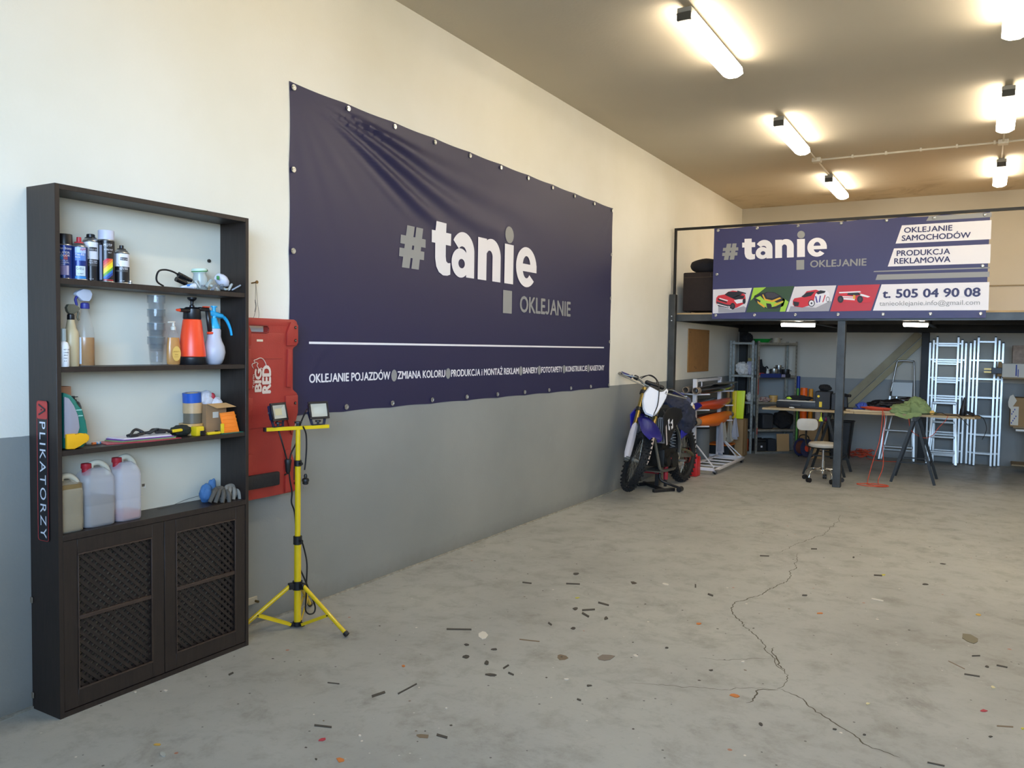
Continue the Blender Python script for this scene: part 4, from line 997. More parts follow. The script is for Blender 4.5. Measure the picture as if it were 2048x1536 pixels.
obj('case', MB(yel).box(.145, .19, y-.026, y+.022, S3, S3+.048, .008, seg=2), t); obj('grip', MB(black).box(.1905, .194, y-.006, y+.024, S3+.002, S3+.026, .002), t); obj('belt_clip', MB(black).box(.150, .185, y+.0225, y+.026, S3+.004, S3+.040, .001), t)
y = at(427, 866, .18).y
t = thing('box_cutter', 'yellow snap-off cutter lying in front of the cardboard box', 'knife', (.19, y, S3))
obj('handle', MB(yel).bar((.188, y-.045, S3+.008), (.190, y+.03, S3+.008), .018, .014, bev=.003), t); obj('slider', MB(black).box(.182, .196, y+.005, y+.02, S3+.0155, S3+.02, .001), t); obj('blade', MB(pk('blade_orange', 'd9863a')).bar((.190, y+.03, S3+.007), (.190, y+.045, S3+.007), .012, .004), t)
# stack of tape rolls
ry = at(387, 862, .095).y
def roll(label, z, r, h, c_, dy=0., tilt=0., core='b09a72'):
    t = thing('tape_roll', label, 'tape', (.088, ry+dy, z), 'tape rolls stacked on the third shelf')
    ax = Vector((tilt*.3, -tilt, 1)).normalized()
    obj('tape', MB(mat('tape_'+c_, c_, .35, var=.12, scale=20)).pipe((0, 0, 0), ax*h, r, r*.72, 36), t, local=True)
    obj('core', MB(mat('tape_core', core, .7)).pipe(ax*.001, ax*(h-.001), r*.715, r*.66, 30), t, local=True)
roll('wide tan masking tape roll at the bottom of the stack', S3, .058, .056, 'cfa566', -.008)
roll('grey brown tape roll, second from the bottom of the stack', S3+.0565, .044, .050, '6b6353')
roll('shiny beige tape roll under the blue one', S3+.107, .046, .052, 'c2a37a')
roll('blue tape roll on top of the stack', S3+.1610, .045, .048, '2456b0', -.002, .07, '7ba0d8')
# cardboard box with a white bag, orange scraper, teal card
cardm = mat('cardboard', '9c7b58', .8, var=.12, scale=10)
by = at(407, 868, .13).y; bx0, bx1 = .055, .150; by1 = by+.125; bh = S3+.152
t = thing('cardboard_box', 'small open cardboard box on the third shelf with a white bag in it', 'box', (.1, by+.06, S3))
b = MB(cardm).box(bx0, bx1, by, by1, S3, S3+.003); b.box(bx0, bx0+.003, by, by1, S3+.003, bh).box(bx1-.003, bx1, by, by1, S3+.003, bh).box(bx0+.003, bx1-.003, by, by+.003, S3+.003, bh).box(bx0+.003, bx1-.003, by1-.003, by1, S3+.003, bh); obj('walls', b, t)
obj('flap', MB(mat('cardboard_light', 'c09a68', .8)).prism([(by+.005, 0), (by1-.003, 0), (by1+.028, -.048), (by+.030, -.052)], (bx1+.0005, 0, bh), UY, Vector((-.85, 0, .40)), Vector((.0008, 0, .0015))), t)
obj('packing_tape', MB(mat('clear_tape', 'cfcabc', .15)).box(bx1+.0002, bx1+.001, by+.04, by+.075, S3+.08, S3+.11), t)
b = MB(mat('bag_white', 'c9cad2', .6, bump=.3)).blob((.085, by+.035, bh+.015), (.045, .055, .05), 4, .14, 1.6, 3, ridge=.07).blob((.11, by+.09, bh-.005), (.03, .035, .035), 3, .12, 1.6, 9, ridge=.05)
b.m(pk('bag_red', 'b03440')).blob((.11, by+.073, bh+.035), (.01, .014, .018), 2, .1)
single('plastic_bag', b, 'crumpled white plastic bag sticking out of the small cardboard box', 'bag')
y = at(462, 858, .19).y
t = thing('scraper', 'bright orange ribbed scraper leaning against the cardboard box', 'scraper', (.185, y, S3+.003))
b = MB(mat('scraper_orange', 'f5821f', .4)).prism([(y-.046, 0), (y+.052, 0), (y+.040, .108), (y-.052, .104)], (.186, 0, S3+.003), UY, Vector((-.22, 0, .97)), UX*.006, .001)
for k in range(5): b.bar((.190-.0045*k, y-.047, S3+.012+.019*k), (.190-.0045*k, y+.047, S3+.012+.019*k), .003, .003)
obj('blade', b, t); obj('edge', MB(yel).box(.187, .198, y-.066, y-.048, S3+.003, S3+.052, .002), t)
y0_ = at(446, 872, .2).y; single('card', MB(teal).box(.14, .205, y0_+.0, y0_+.15, S3, S3+.0022), 'thin teal plastic card lying under the orange scraper', 'card') if False else single('card', MB(teal).prism([(.165, y0_), (.207, y0_-.012), (.207, y0_+.125), (.165, y0_+.125)], (0, 0, S3), UX, UY, UZ*.0022), 'thin teal plastic card lying under the orange scraper', 'card')
# ---- canisters
def canister(label, px, x, h, wy, wx, lm, lev, cap, body='dfe0e4', rz=0., alpha=.80):
    y = PX(px, 1050, x).y
    t = thing('canister', label, 'canister', (x, y, S4), 'translucent canisters on the cabinet counter', rz)
    bodym = mat('canister_'+body+str(int(alpha*100)), body, .35, alpha=alpha*.72)
    hs = h*.70
    def sh(s_, z, dx=0): return [Vector((dx+a_*s_, b_*s_, z)) for a_, b_ in rrect(-wx/2, wx/2, -wy/2, wy/2, .028, 5)]
    b = MB(bodym); prev = None
    for s_, z in ((.90, 0), (.97, .004), (1., .015), (1., hs*.48), (.985, hs*.50), (1., hs*.52), (1., hs), (.97, hs+.02), (.80, h*.86), (.5, h*.93), (.30, h*.935)):
        V = [b.bm.verts.new(p_) for p_ in sh(s_, z)]
        if prev:
            for k in range(len(V)): b.face([prev[k-1], prev[k], V[k], V[k-1]])
        else: b.face(V[::-1])
        prev = V
    b.face(prev); obj('tank', b, t, local=True)
    if lev:
        b = MB(lm); prev = None
        for s_, z in ((.86, .004), (.93, .008), (.955, .018), (.955, lev)):
            V = [b.bm.verts.new(p_) for p_ in sh(s_, z)]
            if prev:
                for k in range(len(V)): b.face([prev[k-1], prev[k], V[k], V[k-1]])
            else: b.face(V[::-1])
            prev = V
        b.face(prev); obj('liquid', b, t, local=True)
    hw = wy*.5
    obj('handle', MB(mat('canister_grip', body, .35)).tube([(0, hw*.92, hs+.02), (0, hw*.80, h*.90), (0, hw*.35, h*1.0), (0, -hw*.15, h*.995), (0, -hw*.25, h*.93)], .0135, 10, n=6), t, local=True)
    obj('cap', MB(cap).lathe([(.021, 0), (.022, .002), (.021, .020), (.018, .022), (0, .022)], (0, -hw*.50, h*.935), seg=20).lathe([(.018, -.03), (.018, 0)], (0, -hw*.5, h*.935), seg=16), t, local=True)
    return t
rcap = mat('cap_red', 'a3202c', .4)
canister('yellowish canister partly hidden by the cabinet side panel, leftmost', 128, .135, .235, .13, .11, mat('liquid_olive', '7f6a44', .3), .205, mat('cap_white', 'c8cac2', .4), 'c9c6b4', alpha=.5)
canister('white canister half full of grey liquid, in the middle of the three', 189, .125, .275, .145, .115, mat('liquid_grey', '6f6a5e', .3), .125, rcap, 'd3d4da', alpha=.5)
canister('white canister with a little pink liquid and a red cap, rightmost of the three', 247, .120, .285, .125, .12, mat('liquid_pink', 'a8532f', .3), .038, rcap, 'dcdde8', alpha=.55)
# gloves and wire
z_ = S4
def glove(label, y, x, c_, s=1., sd=1):
    b = MB(mat('glove_'+c_, c_, .85, bump=.15, bscale=120))
    top = Vector((x, y+.01, z_+.050*s))
    b.blob(top-UZ*.012, (.024*s, .040*s, .034*s), 4, .05, 1.6, sd, floor=z_+.0005)
    for k in range(4):
        f = k/3.; st_ = top+Vector((.012, -.028*s+.020*s*k, .012*s-.006*k)); L_ = (.066, .074, .070, .058)[k]*s
        en = st_+Vector((.022+.006*k, -L_*(.75-.18*k), -.050*s)); mid = st_.lerp(en, .45)+Vector((.012, -.004, .012))
        b.tube([st_, mid, en], lambda q_: .0112*s*(1-.18*q_), 10, n=5)
    b.tube([top+Vector((.012, .02*s, -.01)), top+Vector((.03, .012*s, -.025)), top+Vector((.036, -.018*s, -.036*s))], .0115*s, 10, n=4)
    b.tube([top+Vector((0, .02*s, -.015)), top+Vector((-.004, .055*s, -.028*s)), top+Vector((-.002, .095*s, -.034*s))], lambda q_: (.024-.006*q_)*s, 14, n=4, flat=.8)
    for v in b.bm.verts: v.co.z = max(v.co.z, z_+.0005)
    single('work_glove', b, label, 'glove', 'work gloves on the cabinet counter')
b = MB(mat('glove_blue', '3f6da0', .7, bump=.2)).blob((.10, at(412, 985, .1).y, z_+.042), (.030, .036, .045), 4, .14, 1.5, 6, floor=z_+.0005, ridge=.05).blob((.085, at(428, 985, .1).y, z_+.055), (.018, .024, .058), 4, .12, 1.5, 2, floor=z_+.0005, ridge=.05)
single('work_glove', b, 'blue rubber glove, crumpled and standing behind the grey gloves', 'glove', 'work gloves on the cabinet counter')
glove('dark grey work glove lying in front of the blue glove', at(432, 995, .13).y, .14, '56544f', 1.1, 3)
glove('light grey work glove with a knitted cuff at the right end of the counter', at(458, 992, .12).y, .115, '8b8880', 1.05, 7)
b = MB(mat('wire', '4b4f50', .4, .7)).tube([(.06, at(315, 1020, .06).y, z_+.002), (.05, at(345, 1010, .06).y, z_+.003), (.05, at(375, 1000, .06).y, z_+.02), (.08, at(403, 992, .08).y, z_+.035)], .0012, 6, n=5)
single('wire', b, 'thin bent wire lying against the back of the counter', 'wire')
b = MB(pk('chip_dark', '6a5f50')).box(.0181, .020, at(288, 970, .02).y-.010, at(288, 970, .02).y+.004, S4+.115, S4+.128); b.m(white).box(.0181, .0195, at(289, 972, .02).y, at(289, 972, .02).y+.005, S4+.108, S4+.120)
single('wall_plug', b, 'chipped spot with a plug in the cream back panel above the counter', 'wall plug')
# ================================================================== mechanic's creeper hanging on the wall
cred_m = mat('creeper_red', 'a33229', .45, var=.12, scale=6, bump=.1, bscale=150); cdark = mat('creeper_dark_red', '7d2420', .5); bolt = mat('bolt_dark', '3b2422', .4, .5)
yc = 3.195
def ck_(px, py): v = PX(px, py, .085); return v
cr = thing('mechanic_creeper', 'red plastic mechanic creeper hanging upright on the left wall behind the tripod', 'creeper', (.05, yc, .74))
half = [(.195, 1.735), (.212, 1.725), (.220, 1.705), (.220, 1.600), (.214, 1.585), (.185, 1.578), (.178, 1.566), (.178, 1.335), (.186, 1.325), (.212, 1.315), (.222, 1.300), (.222, 1.215), (.214, 1.165), (.190, 1.10), (.170, 1.03), (.166, .985), (.186, .94), (.208, .895), (.214, .86), (.214, .775), (.206, .748), (.190, .738)]
ol = [(a, z) for a, z in half]+[(-a, z) for a, z in reversed(half)]
# board with a hand hole: two halves around the slot
hz0, hz1, hy = 1.655, 1.695, .075
hcy = ck_(517, 651).y-yc
slot = rrect(hcy-hy, hcy+hy, hz0, hz1, .02)
b = MB(cred_m)
top = [(x, z) for x, z in ol if z > hz1-.0]      # upper strip, lower body and two cheeks next to the hole
b.prism([(.195, 1.735), (.212, 1.725), (.22, 1.705), (.22, hz1), (-.22, hz1), (-.22, 1.705), (-.212, 1.725), (-.195, 1.735)], (.04, yc, 0), UY, UZ, UX*.042, .004)
low = [p_ for p_ in half if p_[1] < hz0]
b.prism([(.22, hz0)]+low+[(-a, z) for a, z in reversed(low)]+[(-.22, hz0)], (.04, yc, 0), UY, UZ, UX*.042, .004)
b.box(.041, .081, yc-.22, yc+hcy-hy, hz0-.002, hz1+.002).box(.041, .081, yc+hcy+hy, yc+.22, hz0-.002, hz1+.002)
obj('board', b, cr)
b = MB(cdark); P_ = rrect(hcy-hy, hcy+hy, hz0, hz1, .019); b.tube([(.082, yc+p_[0], p_[1]) for p_ in P_], .004, 6, closed=True); obj('hand_hole_rim', b, cr)
b = MB(cred_m)
for sg in (1, -1):
    b.prism([(sg*.165, 1.56), (sg*.135, 1.565), (sg*.128, 1.35), (sg*.165, 1.345)][::sg], (.082, yc, 0), UY, UZ, UX*.012, .003)
    b.prism([(sg*.215, 1.60), (sg*.215, 1.705), (sg*.16, 1.72), (sg*.13, 1.66), (sg*.13, 1.585), (sg*.19, 1.585)][::sg], (.082, yc, 0), UY, UZ, UX*.010, .004)
    b.prism([(sg*.215, 1.30), (sg*.215, 1.20), (sg*.17, 1.07), (sg*.12, 1.20), (sg*.12, 1.30)][::sg], (.082, yc, 0), UY, UZ, UX*.010, .004)
    b.prism([(sg*.208, .88), (sg*.208, .76), (sg*.19, .745), (sg*.12, .745), (sg*.12, .99), (sg*.155, .99)][::sg], (.082, yc, 0), UY, UZ, UX*.010, .004)
    obj('raised_panel', b, cr); b = MB(cred_m)
b = MB(cdark).box(.0822, .0830, yc-.15, yc+.10, 1.509, 1.512).box(.0822, .0830, yc-.15, yc+.10, 1.128, 1.131); obj('groove', b, cr)
for z in (1.69, 1.615, 1.255, .885, .79):
    b = MB(bolt).cyl((.0925, yc+.192, z), (.0945, yc+.192, z), .009, seg=12); b.m(chrome).cyl((.0946, yc+.192, z), (.0965, yc+.192, z), .0035, seg=8); obj('bolt', b, cr)
v0, v1 = PX(502, 980, .1), PX(558, 942, .1)
obj('head_pad', MB(mat('pad_black', '1b1a1d', .6, bump=.2)).box(.0835, .112, v0.y-.04, v1.y, v0.z, v1.z, .012, seg=2), cr)
v = ck_(520, 681); obj('label', MB(pk('label_cream', 'd9c9b0')).box(.0835, .0842, v.y-.022, v.y+.022, v.z-.006, v.z+.006), cr)
tw = mat('creeper_print', 'd7c3b2', .6); b = MB(tw)
def ctxt(s_, pxl, pxr, pyb, pyt, bold):      # reads upwards
    a = PX(pxr, pyb, .084); c = PX(pxl, pyb, .084); t_ = PX(pxr, pyt, .084)
    b.text(s_, (.0838, a.y, a.z), UZ, -UY, w=t_.z-a.z, h=a.y-c.y, bold=bold)
ctxt('BIG', 510, 522.5, 782.5, 738.5, .05); ctxt('RED', 525, 541, 785, 732, .05); ctxt('Torin', 505, 508.5, 777, 749, .02)
bull = [(507, 737), (504, 731), (506, 727), (510, 726), (508, 721), (513, 719), (520, 716), (526, 718), (531, 726), (532, 733), (527, 738), (522, 736), (519, 739), (514, 731), (516, 727), (511, 724)]
b.tube([PX(x_, y_, .0842) for x_, y_ in bull], .0022, 5, n=3)
obj('print', b, cr)
# nail and string
nz = PX(508, 566, .02); t = thing('nail', 'nail with a loop of thin string above the red creeper', 'nail', (.01, nz.y, nz.z))
obj('nail_pin', MB(mat('rust', '7d6038', .5, .6)).cyl((.001, nz.y, nz.z), (.045, nz.y-.004, nz.z+.004), .004, seg=8).cyl((.045, nz.y-.004, nz.z+.004), (.05, nz.y-.0045, nz.z+.0045), .009, seg=10), t)
s0 = Vector((.038, nz.y-.003, nz.z)); st = MB(pk('string', '8c877c'))
st.tube([s0, PX(511, 598, .06), PX(512, 618, .06), Vector((.055, yc+hcy-.02, hz1+.01))], .0014, 5, n=4); st.tube([s0, PX(515, 605, .06), PX(518, 630, .06), Vector((.062, yc+hcy+.01, hz1+.006))], .0014, 5, n=4)
st.tube([PX(510, 600, .055), PX(512, 612, .06), PX(510, 624, .06)], .003, 5, n=3); obj('string', st, t)
a = PX(505, 1202, .01); t = thing('wall_bracket', 'small white metal bracket on the wall beside the cabinet foot', 'bracket', (.0, a.y, a.z))
obj('plate', MB(mat('bracket_white', 'b5ad9a', .5)).box(.001, .012, a.y-.07, a.y+.035, a.z-.02, a.z+.02, .002), t); obj('bolt', MB(mat('bolt_brass', '6b5a35', .4, .7)).cyl((.0125, a.y+.02, a.z-.005), (.035, a.y+.02, a.z-.005), .007, seg=10), t)

# ================================================================== yellow tripod with two floodlights
ty_ = mat('tripod_yellow', 'e6c40f', .35, var=.06, scale=30, coat=.3); tb_ = mat('tripod_black', '17171a', .45)
TP = Vector((.222, 3.28, 0)); tp = thing('light_tripod', 'yellow telescopic tripod stand with black clamps beside the red creeper', 'tripod', TP)
Pz = lambda z, dx=0, dy=0: TP+Vector((dx, dy, z))
for z0, z1, r_ in ((.030, .490, .0195), (.500, .925, .0160), (.935, 1.118, .0135)): obj('pole', MB(ty_).cyl(Pz(z0), Pz(z1), r_, seg=20), tp)
for z, r_, h_ in ((.495, .0245, .05), (.93, .0215, .034)):
    b = MB(tb_).lathe([(r_*.8, -h_/2), (r_, -h_/2+.003), (r_, h_/2-.003), (r_*.8, h_/2)], Pz(z), seg=20); b.cyl(Pz(z, r_*.8, -.005), Pz(z, r_+.018, -.008), .008, seg=10); obj('clamp_collar', b, tp)
feet = [(.352, .02), (-.16, -.315), (-.185, .29)]
hub = MB(tb_).cyl(Pz(.215), Pz(.262), .028, seg=20); low_ = MB(tb_).cyl(Pz(.008), Pz(.032), .026, seg=20)
for fx, fy in feet:
    d_ = Vector((fx, fy, 0)).normalized(); sd_ = Vector((-d_.y, d_.x, 0))
    hub.bar(Pz(.238)+d_*.02, Pz(.238)+d_*.052, .030, .034, bev=.003); low_.bar(Pz(.018)+d_*.015, Pz(.018)+d_*.046, .022, .018, bev=.002)
    top_ = Pz(.238)+d_*.045; foot = TP+Vector((fx, fy, .016)); mid = top_.lerp(foot, .58)
    L_ = obj('leg', MB(ty_).cyl(top_, foot.lerp(top_, .05), .0115, seg=14), tp)
    obj('foot_cap', MB(tb_).cyl(foot.lerp(top_, .052), foot, .0150, seg=14), L_)
    obj('brace', MB(ty_).bar(Pz(.022)+d_*.040+sd_*.012, mid+sd_*.014-UZ*.004, .004, .016), tp); obj('brace', MB(ty_).bar(Pz(.022)+d_*.040-sd_*.012, mid-sd_*.014-UZ*.004, .004, .016), tp)
    obj('rivet', MB(tb_).cyl(mid-sd_*.018-UZ*.004, mid+sd_*.018-UZ*.004, .004, seg=8), tp)
obj('hub', hub, tp); obj('lower_hub', low_, tp)
bd = Vector((.135, .345, 0)).normalized(); bs = Vector((-bd.y, bd.x, 0)); TB = Pz(1.128)
obj('crossbar', MB(ty_).bar(TB-bd*.185+UZ*.0, TB+bd*.185+UZ*.0, .020, .020, bev=.001), tp); obj('bar_end', MB(tb_).bar(TB-bd*.1955, TB-bd*.1855, .022, .022), tp)
obj('knob', MB(tb_).cyl(TB+UZ*.0105, TB+UZ*.026, .010, seg=12).cyl(TB+UZ*.0265, TB+UZ*.036, .021, seg=9), tp)
hs_ = mat('floodlight_housing', '17181c', .4); hb2 = mat('floodlight_side', '2b3350', .4, .3); ref = mat('reflector', 'b9b6a6', .3); lens_ = mat('lens', 'dcdacb', .15, alpha=.35)
led = mat('led_panel', 'd8c98a', .4)
def flood(label, s_, n_, tilt, ledm):
    base = TB+bd*s_+UZ*.0105
    t = thing('floodlight', label, 'floodlight', base, 'floodlights on the yellow tripod')
    n_ = Vector(n_).normalized(); u = UZ.cross(n_).normalized(); v = n_.cross(u)          # right, up of the face
    c = base+UZ*.083
    M = Matrix(((u.x, v.x, n_.x, c.x), (u.y, v.y, n_.y, c.y), (u.z, v.z, n_.z, c.z), (0, 0, 0, 1)))
    w, h = .064, .050
    obj('housing', MB(hb2).box(-w*.82, w*.82, -h*.82, h*.82, -.030, -.001, .006, M), t)
    b = MB(hs_); 
    for q_ in ((-w, w, h-.013, h), (-w, w, -h, -h+.013), (-w, -w+.013, -h+.013, h-.013), (w-.013, w, -h+.013, h-.013)): b.box(*q_, 0, .012, .002, M)
    obj('bezel', b, t)
    iw, ih = w-.013, h-.013; b = MB(ref)
    q4 = [(-iw, -ih), (iw, -ih), (iw, ih), (-iw, ih)]; k4 = [(-iw*.55, -ih*.5), (iw*.55, -ih*.5), (iw*.55, ih*.5), (-iw*.55, ih*.5)]
    for k in range(4): b.poly([M @ Vector((*q4[k-1], .009)), M @ Vector((*q4[k], .009)), M @ Vector((*k4[k], .0015)), M @ Vector((*k4[k-1], .0015))])
    obj('reflector', b, t); b = MB(ledm).poly([M @ Vector((*q_, .0016)) for q_ in k4]); obj('led_panel', b, t)
    b = MB(lens_).poly([M @ Vector((*q_, .0105)) for q_ in q4]); obj('lens', b, t)
    b = MB(mat('bracket_blue', '26304a', .4, .4))
    for sg in (-1, 1):
        p1_ = c+u*sg*(w*.82+.006)-n_*.012+v*.0; p2_ = base+u*sg*(w*.60)+UZ*.004; b.bar(p1_, p2_, .004, .016, up=u)
    b.bar(base-u*w*.62+UZ*.003, base+u*w*.62+UZ*.003, .016, .004); obj('bracket', b, t)
    obj('knob', MB(tb_).cyl(base+UZ*.0055, base+UZ*.018, .007, seg=10).cyl(base+UZ*.0185, base+UZ*.027, .017, seg=9), t)
    obj('side_bolt', MB(chrome).cyl(c-u*(w*.82+.009)-n_*.012, c-u*(w*.82+.016)-n_*.012, .005, seg=8), t)
    return t
flood('left floodlight on the tripod crossbar, in front of the red creeper', -.115, (.93, .12, .20), 0, led)
flood('right floodlight on the tripod crossbar, in front of the navy banner', .120, (.93, -.22, .22), 0, mat('led_pale', 'cfd0c2', .4))
X2 = lambda px, py, x=.19: PX(px, py, x)
cbm = mat('rubber_black', '131315', .5)
t = thing('floodlight_cable', 'black cables and splitter hanging from the floodlights along the tripod', 'cable', Pz(.6))
b = MB(cbm).tube([X2(556, 826, .15), X2(554, 840, .15), X2(557, 860, .17), X2(563, 880), X2(570, 905), X2(574, 920)], .0045, 8, n=5)
b.tube([X2(622, 810), X2(612, 822), X2(603, 842), X2(600, 852), X2(598, 870), X2(593, 885), X2(583, 905), X2(579, 920)], .0045, 8, n=5)
b.tube([X2(606, 853, .25), X2(612, 868, .25), X2(613, 895, .25), X2(611, 925, .25), X2(609, 940, .25)], .0045, 8, n=5)
b.tube([X2(577, 935), X2(580, 960), X2(584, 985), X2(583, 1005), X2(589, 1024), X2(592, 1060, .17), X2(594, 1078, .16)], .0045, 8, n=5)
b.tube([X2(593, 890), X2(589, 925), X2(588, 960)], .003, 6, n=4)
b.tube([X2(602, 1076, .18), X2(610, 1105, .18), X2(614, 1130, .2), X2(613, 1165, .2), X2(612, 1200, .2), X2(611, 1220, .2), X2(618, 1228, .2), X2(628, 1225, .2), X2(630, 1212, .2), X2(622, 1190, .2), X2(610, 1160, .2), X2(600, 1138, .18)], .0045, 8, n=5)
obj('cord', b, t)
obj('splitter', MB(cbm).lathe([(.006, -.045), (.014, -.03), (.017, .01), (.020, .03), (.016, .038), (0, .040)], X2(576, 932), seg=14, sy=1.0).bar(X2(577, 946), X2(569, 950), .006, .006), t)
pl_ = X2(611, 962, .25)
b = MB(cbm).lathe([(.006, .040), (.010, .030), (.009, .018), (.019, .012), (.021, 0), (.017, -.004), (.016, -.016), (.010, -.02), (0, -.02)], pl_, seg=16); obj('plug', b, t)
for dy in (-.008, .008): obj('plug_pin', MB(chrome).cyl(pl_+Vector((0, dy, -.02)), pl_+Vector((0, dy, -.040)), .0024, seg=8), t)
# ================================================================== dirt bike on a lift stand
KB = .945
rub = mat('tyre', '1e1d1c', .8, var=.3, scale=40, bump=.2); rimm = mat('rim_black', '2a2b2c', .4, .6); spk = mat('spokes', '9b9b93', .35, .8); alu = mat('cast_aluminium', '8d8d86', .4, .7, var=.2, scale=30)
gold = mat('fork_gold', 'a08b4f', .28, .85); blu = mat('bike_blue', '2a2a9e', .32, coat=.3); bwh = mat('bike_white', 'e6e6ea', .4); eng = mat('engine_dark', '2b2a27', .5, .5, var=.4, scale=20); blk_ = mat('bike_black', '161618', .45)
frm = mat('frame_grey', '77756c', .4, .6); seatm = mat('seat_black', '232320', .8); gpink = mat('guard_white', 'd6cbc8', .45)
ra, fa = Vector((.43, 9.40, .335)), Vector((.345, 8.04, .395))
bike = bpy.data.objects.new('dirt_bike', None); C.objects.link(bike); bike.empty_display_size = .05; bike.location = (ra.x, ra.y, ra.z)
hd = fa-ra; bike.rotation_euler = (0, -math.atan2(hd.z, math.hypot(hd.x, hd.y)), math.atan2(hd.y, hd.x)); ORG[bike.name] = Vector((0, 0, 0))
tag(bike, 'blue and white dirt bike raised on a lift stand by the left wall', 'motorcycle')
WB2 = hd.length/KB
def bk_(name, mb, parent=None):
    for v in mb.bm.verts: v.co *= KB
    o = finish(name, mb, local=True); o.parent = parent or bike; return o
RK = R(27); TH = R(41)
EA = Vector((-sin(RK), 0, cos(RK))); EF = Vector((cos(RK), 0, sin(RK))); EL = Vector((0, 1, 0))
F1 = EF*cos(TH)+EL*sin(TH); L1 = -EF*sin(TH)+EL*cos(TH)
A0 = Vector((WB2-.035, 0, 0))+EA*.0
def FP(f, l, d): return A0+F1*f+L1*l+EA*d
AX = FP(.035, 0, 0)
def wheel(name, c, ax, fw, R0, tw, knobs, rad_sp):
    ax = Vector(ax).normalized(); fw = Vector(fw).normalized(); up_ = fw.cross(ax).normalized() if False else ax.cross(fw).normalized()
    P = lambda a, r, w: c+fw*(cos(a)*r)+up_*(sin(a)*r)+ax*w
    b = MB(rub); N = 48; prof = [(R0-.085, -tw*.30), (R0-.07, -tw*.46), (R0-.045, -tw*.5), (R0-.022, -tw*.42), (R0-.014, 0), (R0-.022, tw*.42), (R0-.045, tw*.5), (R0-.07, tw*.46), (R0-.085, tw*.30)]
    rings = [[b.bm.verts.new(P(2*pi*k/N, r_, w_)) for k in range(N)] for r_, w_ in prof]
    for A, B_ in zip(rings, rings[1:]+rings[:1]):
        for k in range(N): b.face([A[k-1], A[k], B_[k], B_[k-1]])
    for k in range(knobs):
        a = 2*pi*k/knobs
        for (w_, r_, off) in ((-.28, R0-.013, .5), (.28, R0-.013, .5), (-.10, R0-.008, 0), (.10, R0-.008, 0), (-.46, R0-.030, 0), (.46, R0-.030, 0)):
            a_ = a+off*2*pi/knobs; tx = -fw*sin(a_)+up_*cos(a_); rr = fw*cos(a_)+up_*sin(a_); base = c+rr*r_+ax*tw*w_
            nrm = (rr+ax*(w_*1.2)).normalized(); b.bar(base-nrm*.004, base+nrm*.016, .018, .015, up=ax)
    W_ = bk_('wheel', MB(rimm).tube([P(2*pi*k/40, R0-.088, 0) for k in range(40)], tw*.26, 8, closed=True, flat=.6)); 
    bk_('tyre', b, W_)
    b = MB(spk); n = 32
    for k in range(n):
        a = 2*pi*k/n; sg = 1 if k % 2 else -1; a2 = a+(.5 if (k//2) % 2 else -.5)
        b.cyl(P(a, R0-.09, 0), P(a2, .035, sg*.035), .0020, seg=5)
    bk_('spokes', b, W_)
    b = MB(alu).cyl(c-ax*.055, c+ax*.055, .026, seg=16).cyl(c-ax*.045, c-ax*.038, .042, seg=18).cyl(c+ax*.038, c+ax*.045, .042, seg=18); bk_('hub', b, W_)
    return W_, P
fwheel, FW = wheel('front', AX, L1, F1, .355, .088, 34, None)
rwheel, RW = wheel('rear', Vector((0, 0, 0)), EL, UX, .345, .118, 32, None)
# brake discs
for c_, ax_, fwv, r_, sd, par in ((AX, L1, F1, .125, .062, fwheel), (Vector((0, 0, 0)), EL, UX, .115, -.066, rwheel)):
    b = MB(alu); ax_ = ax_.normalized(); b.torus(c_+ax_*sd, ax_, r_-.012, .012, 28, 6, flat=.15); 
    for k in range(6):
        a = 2*pi*k/6; u_ = fwv; v_ = ax_.cross(fwv); b.bar(c_+ax_*sd, c_+ax_*sd+(u_*cos(a)+v_*sin(a))*(r_-.02), .010, .003, up=ax_)
    bk_('brake_disc', b, par)
# sprocket with a red tint seen through the rear spokes
b = MB(mat('sprocket_red', '7a2f2a', .4, .5)).torus(Vector((0, .07, 0)), EL, .10, .010, 30, 6, flat=.3)
for k in range(5): a = 2*pi*k/5; b.bar((0, .07, 0), (cos(a)*.095, .07, sin(a)*.095), .014, .004, up=(0, 1, 0))
bk_('sprocket', b, rwheel)
# fork: gold uppers, bright lowers, axle lugs, white guards
for sg in (1, -1):
    l = sg*.105
    fk = bk_('fork_leg', MB(alu).cyl(FP(.0, l, .02), FP(.0, l, .46), .0235, seg=16).bar(FP(.0, l, -.03), FP(.0, l, .06), .05, .05, up=F1, bev=.008).cyl(FP(.035, l*.75, 0), FP(.035, l*1.18, 0), .018, seg=12))
    bk_('fork_tube', MB(gold).cyl(FP(.0, l, .40), FP(.0, l, .90), .0290, seg=20).cyl(FP(0, l, .40), FP(0, l, .43), .0325, seg=20), fk)
    g = MB(gpink); pts = []
    rings = []
    for d_, w_, f_ in ((.0, .030, .045), (.06, .042, .052), (.20, .044, .052), (.32, .042, .050), (.40, .034, .046), (.435, .016, .040)):
        ring_ = [FP(f_-(w_*.9 if k in (0, 6) else (w_*.5 if k in (1, 5) else (0.01 if k in (2, 4) else 0))), l+sg*.004+w_*1.0*cos(pi*k/6), d_) for k in range(7)]
        rings.append([g.bm.verts.new(v) for v in ring_])
    for A, B_ in zip(rings, rings[1:]):
        for k in range(6): g.face([A[k], A[k+1], B_[k+1], B_[k]])
    bk_('fork_guard', g, fk)
bk_('brake_caliper', MB(blk_).bar(FP(-.06, .085, .05), FP(-.10, .085, .15), .04, .05, up=L1, bev=.006))
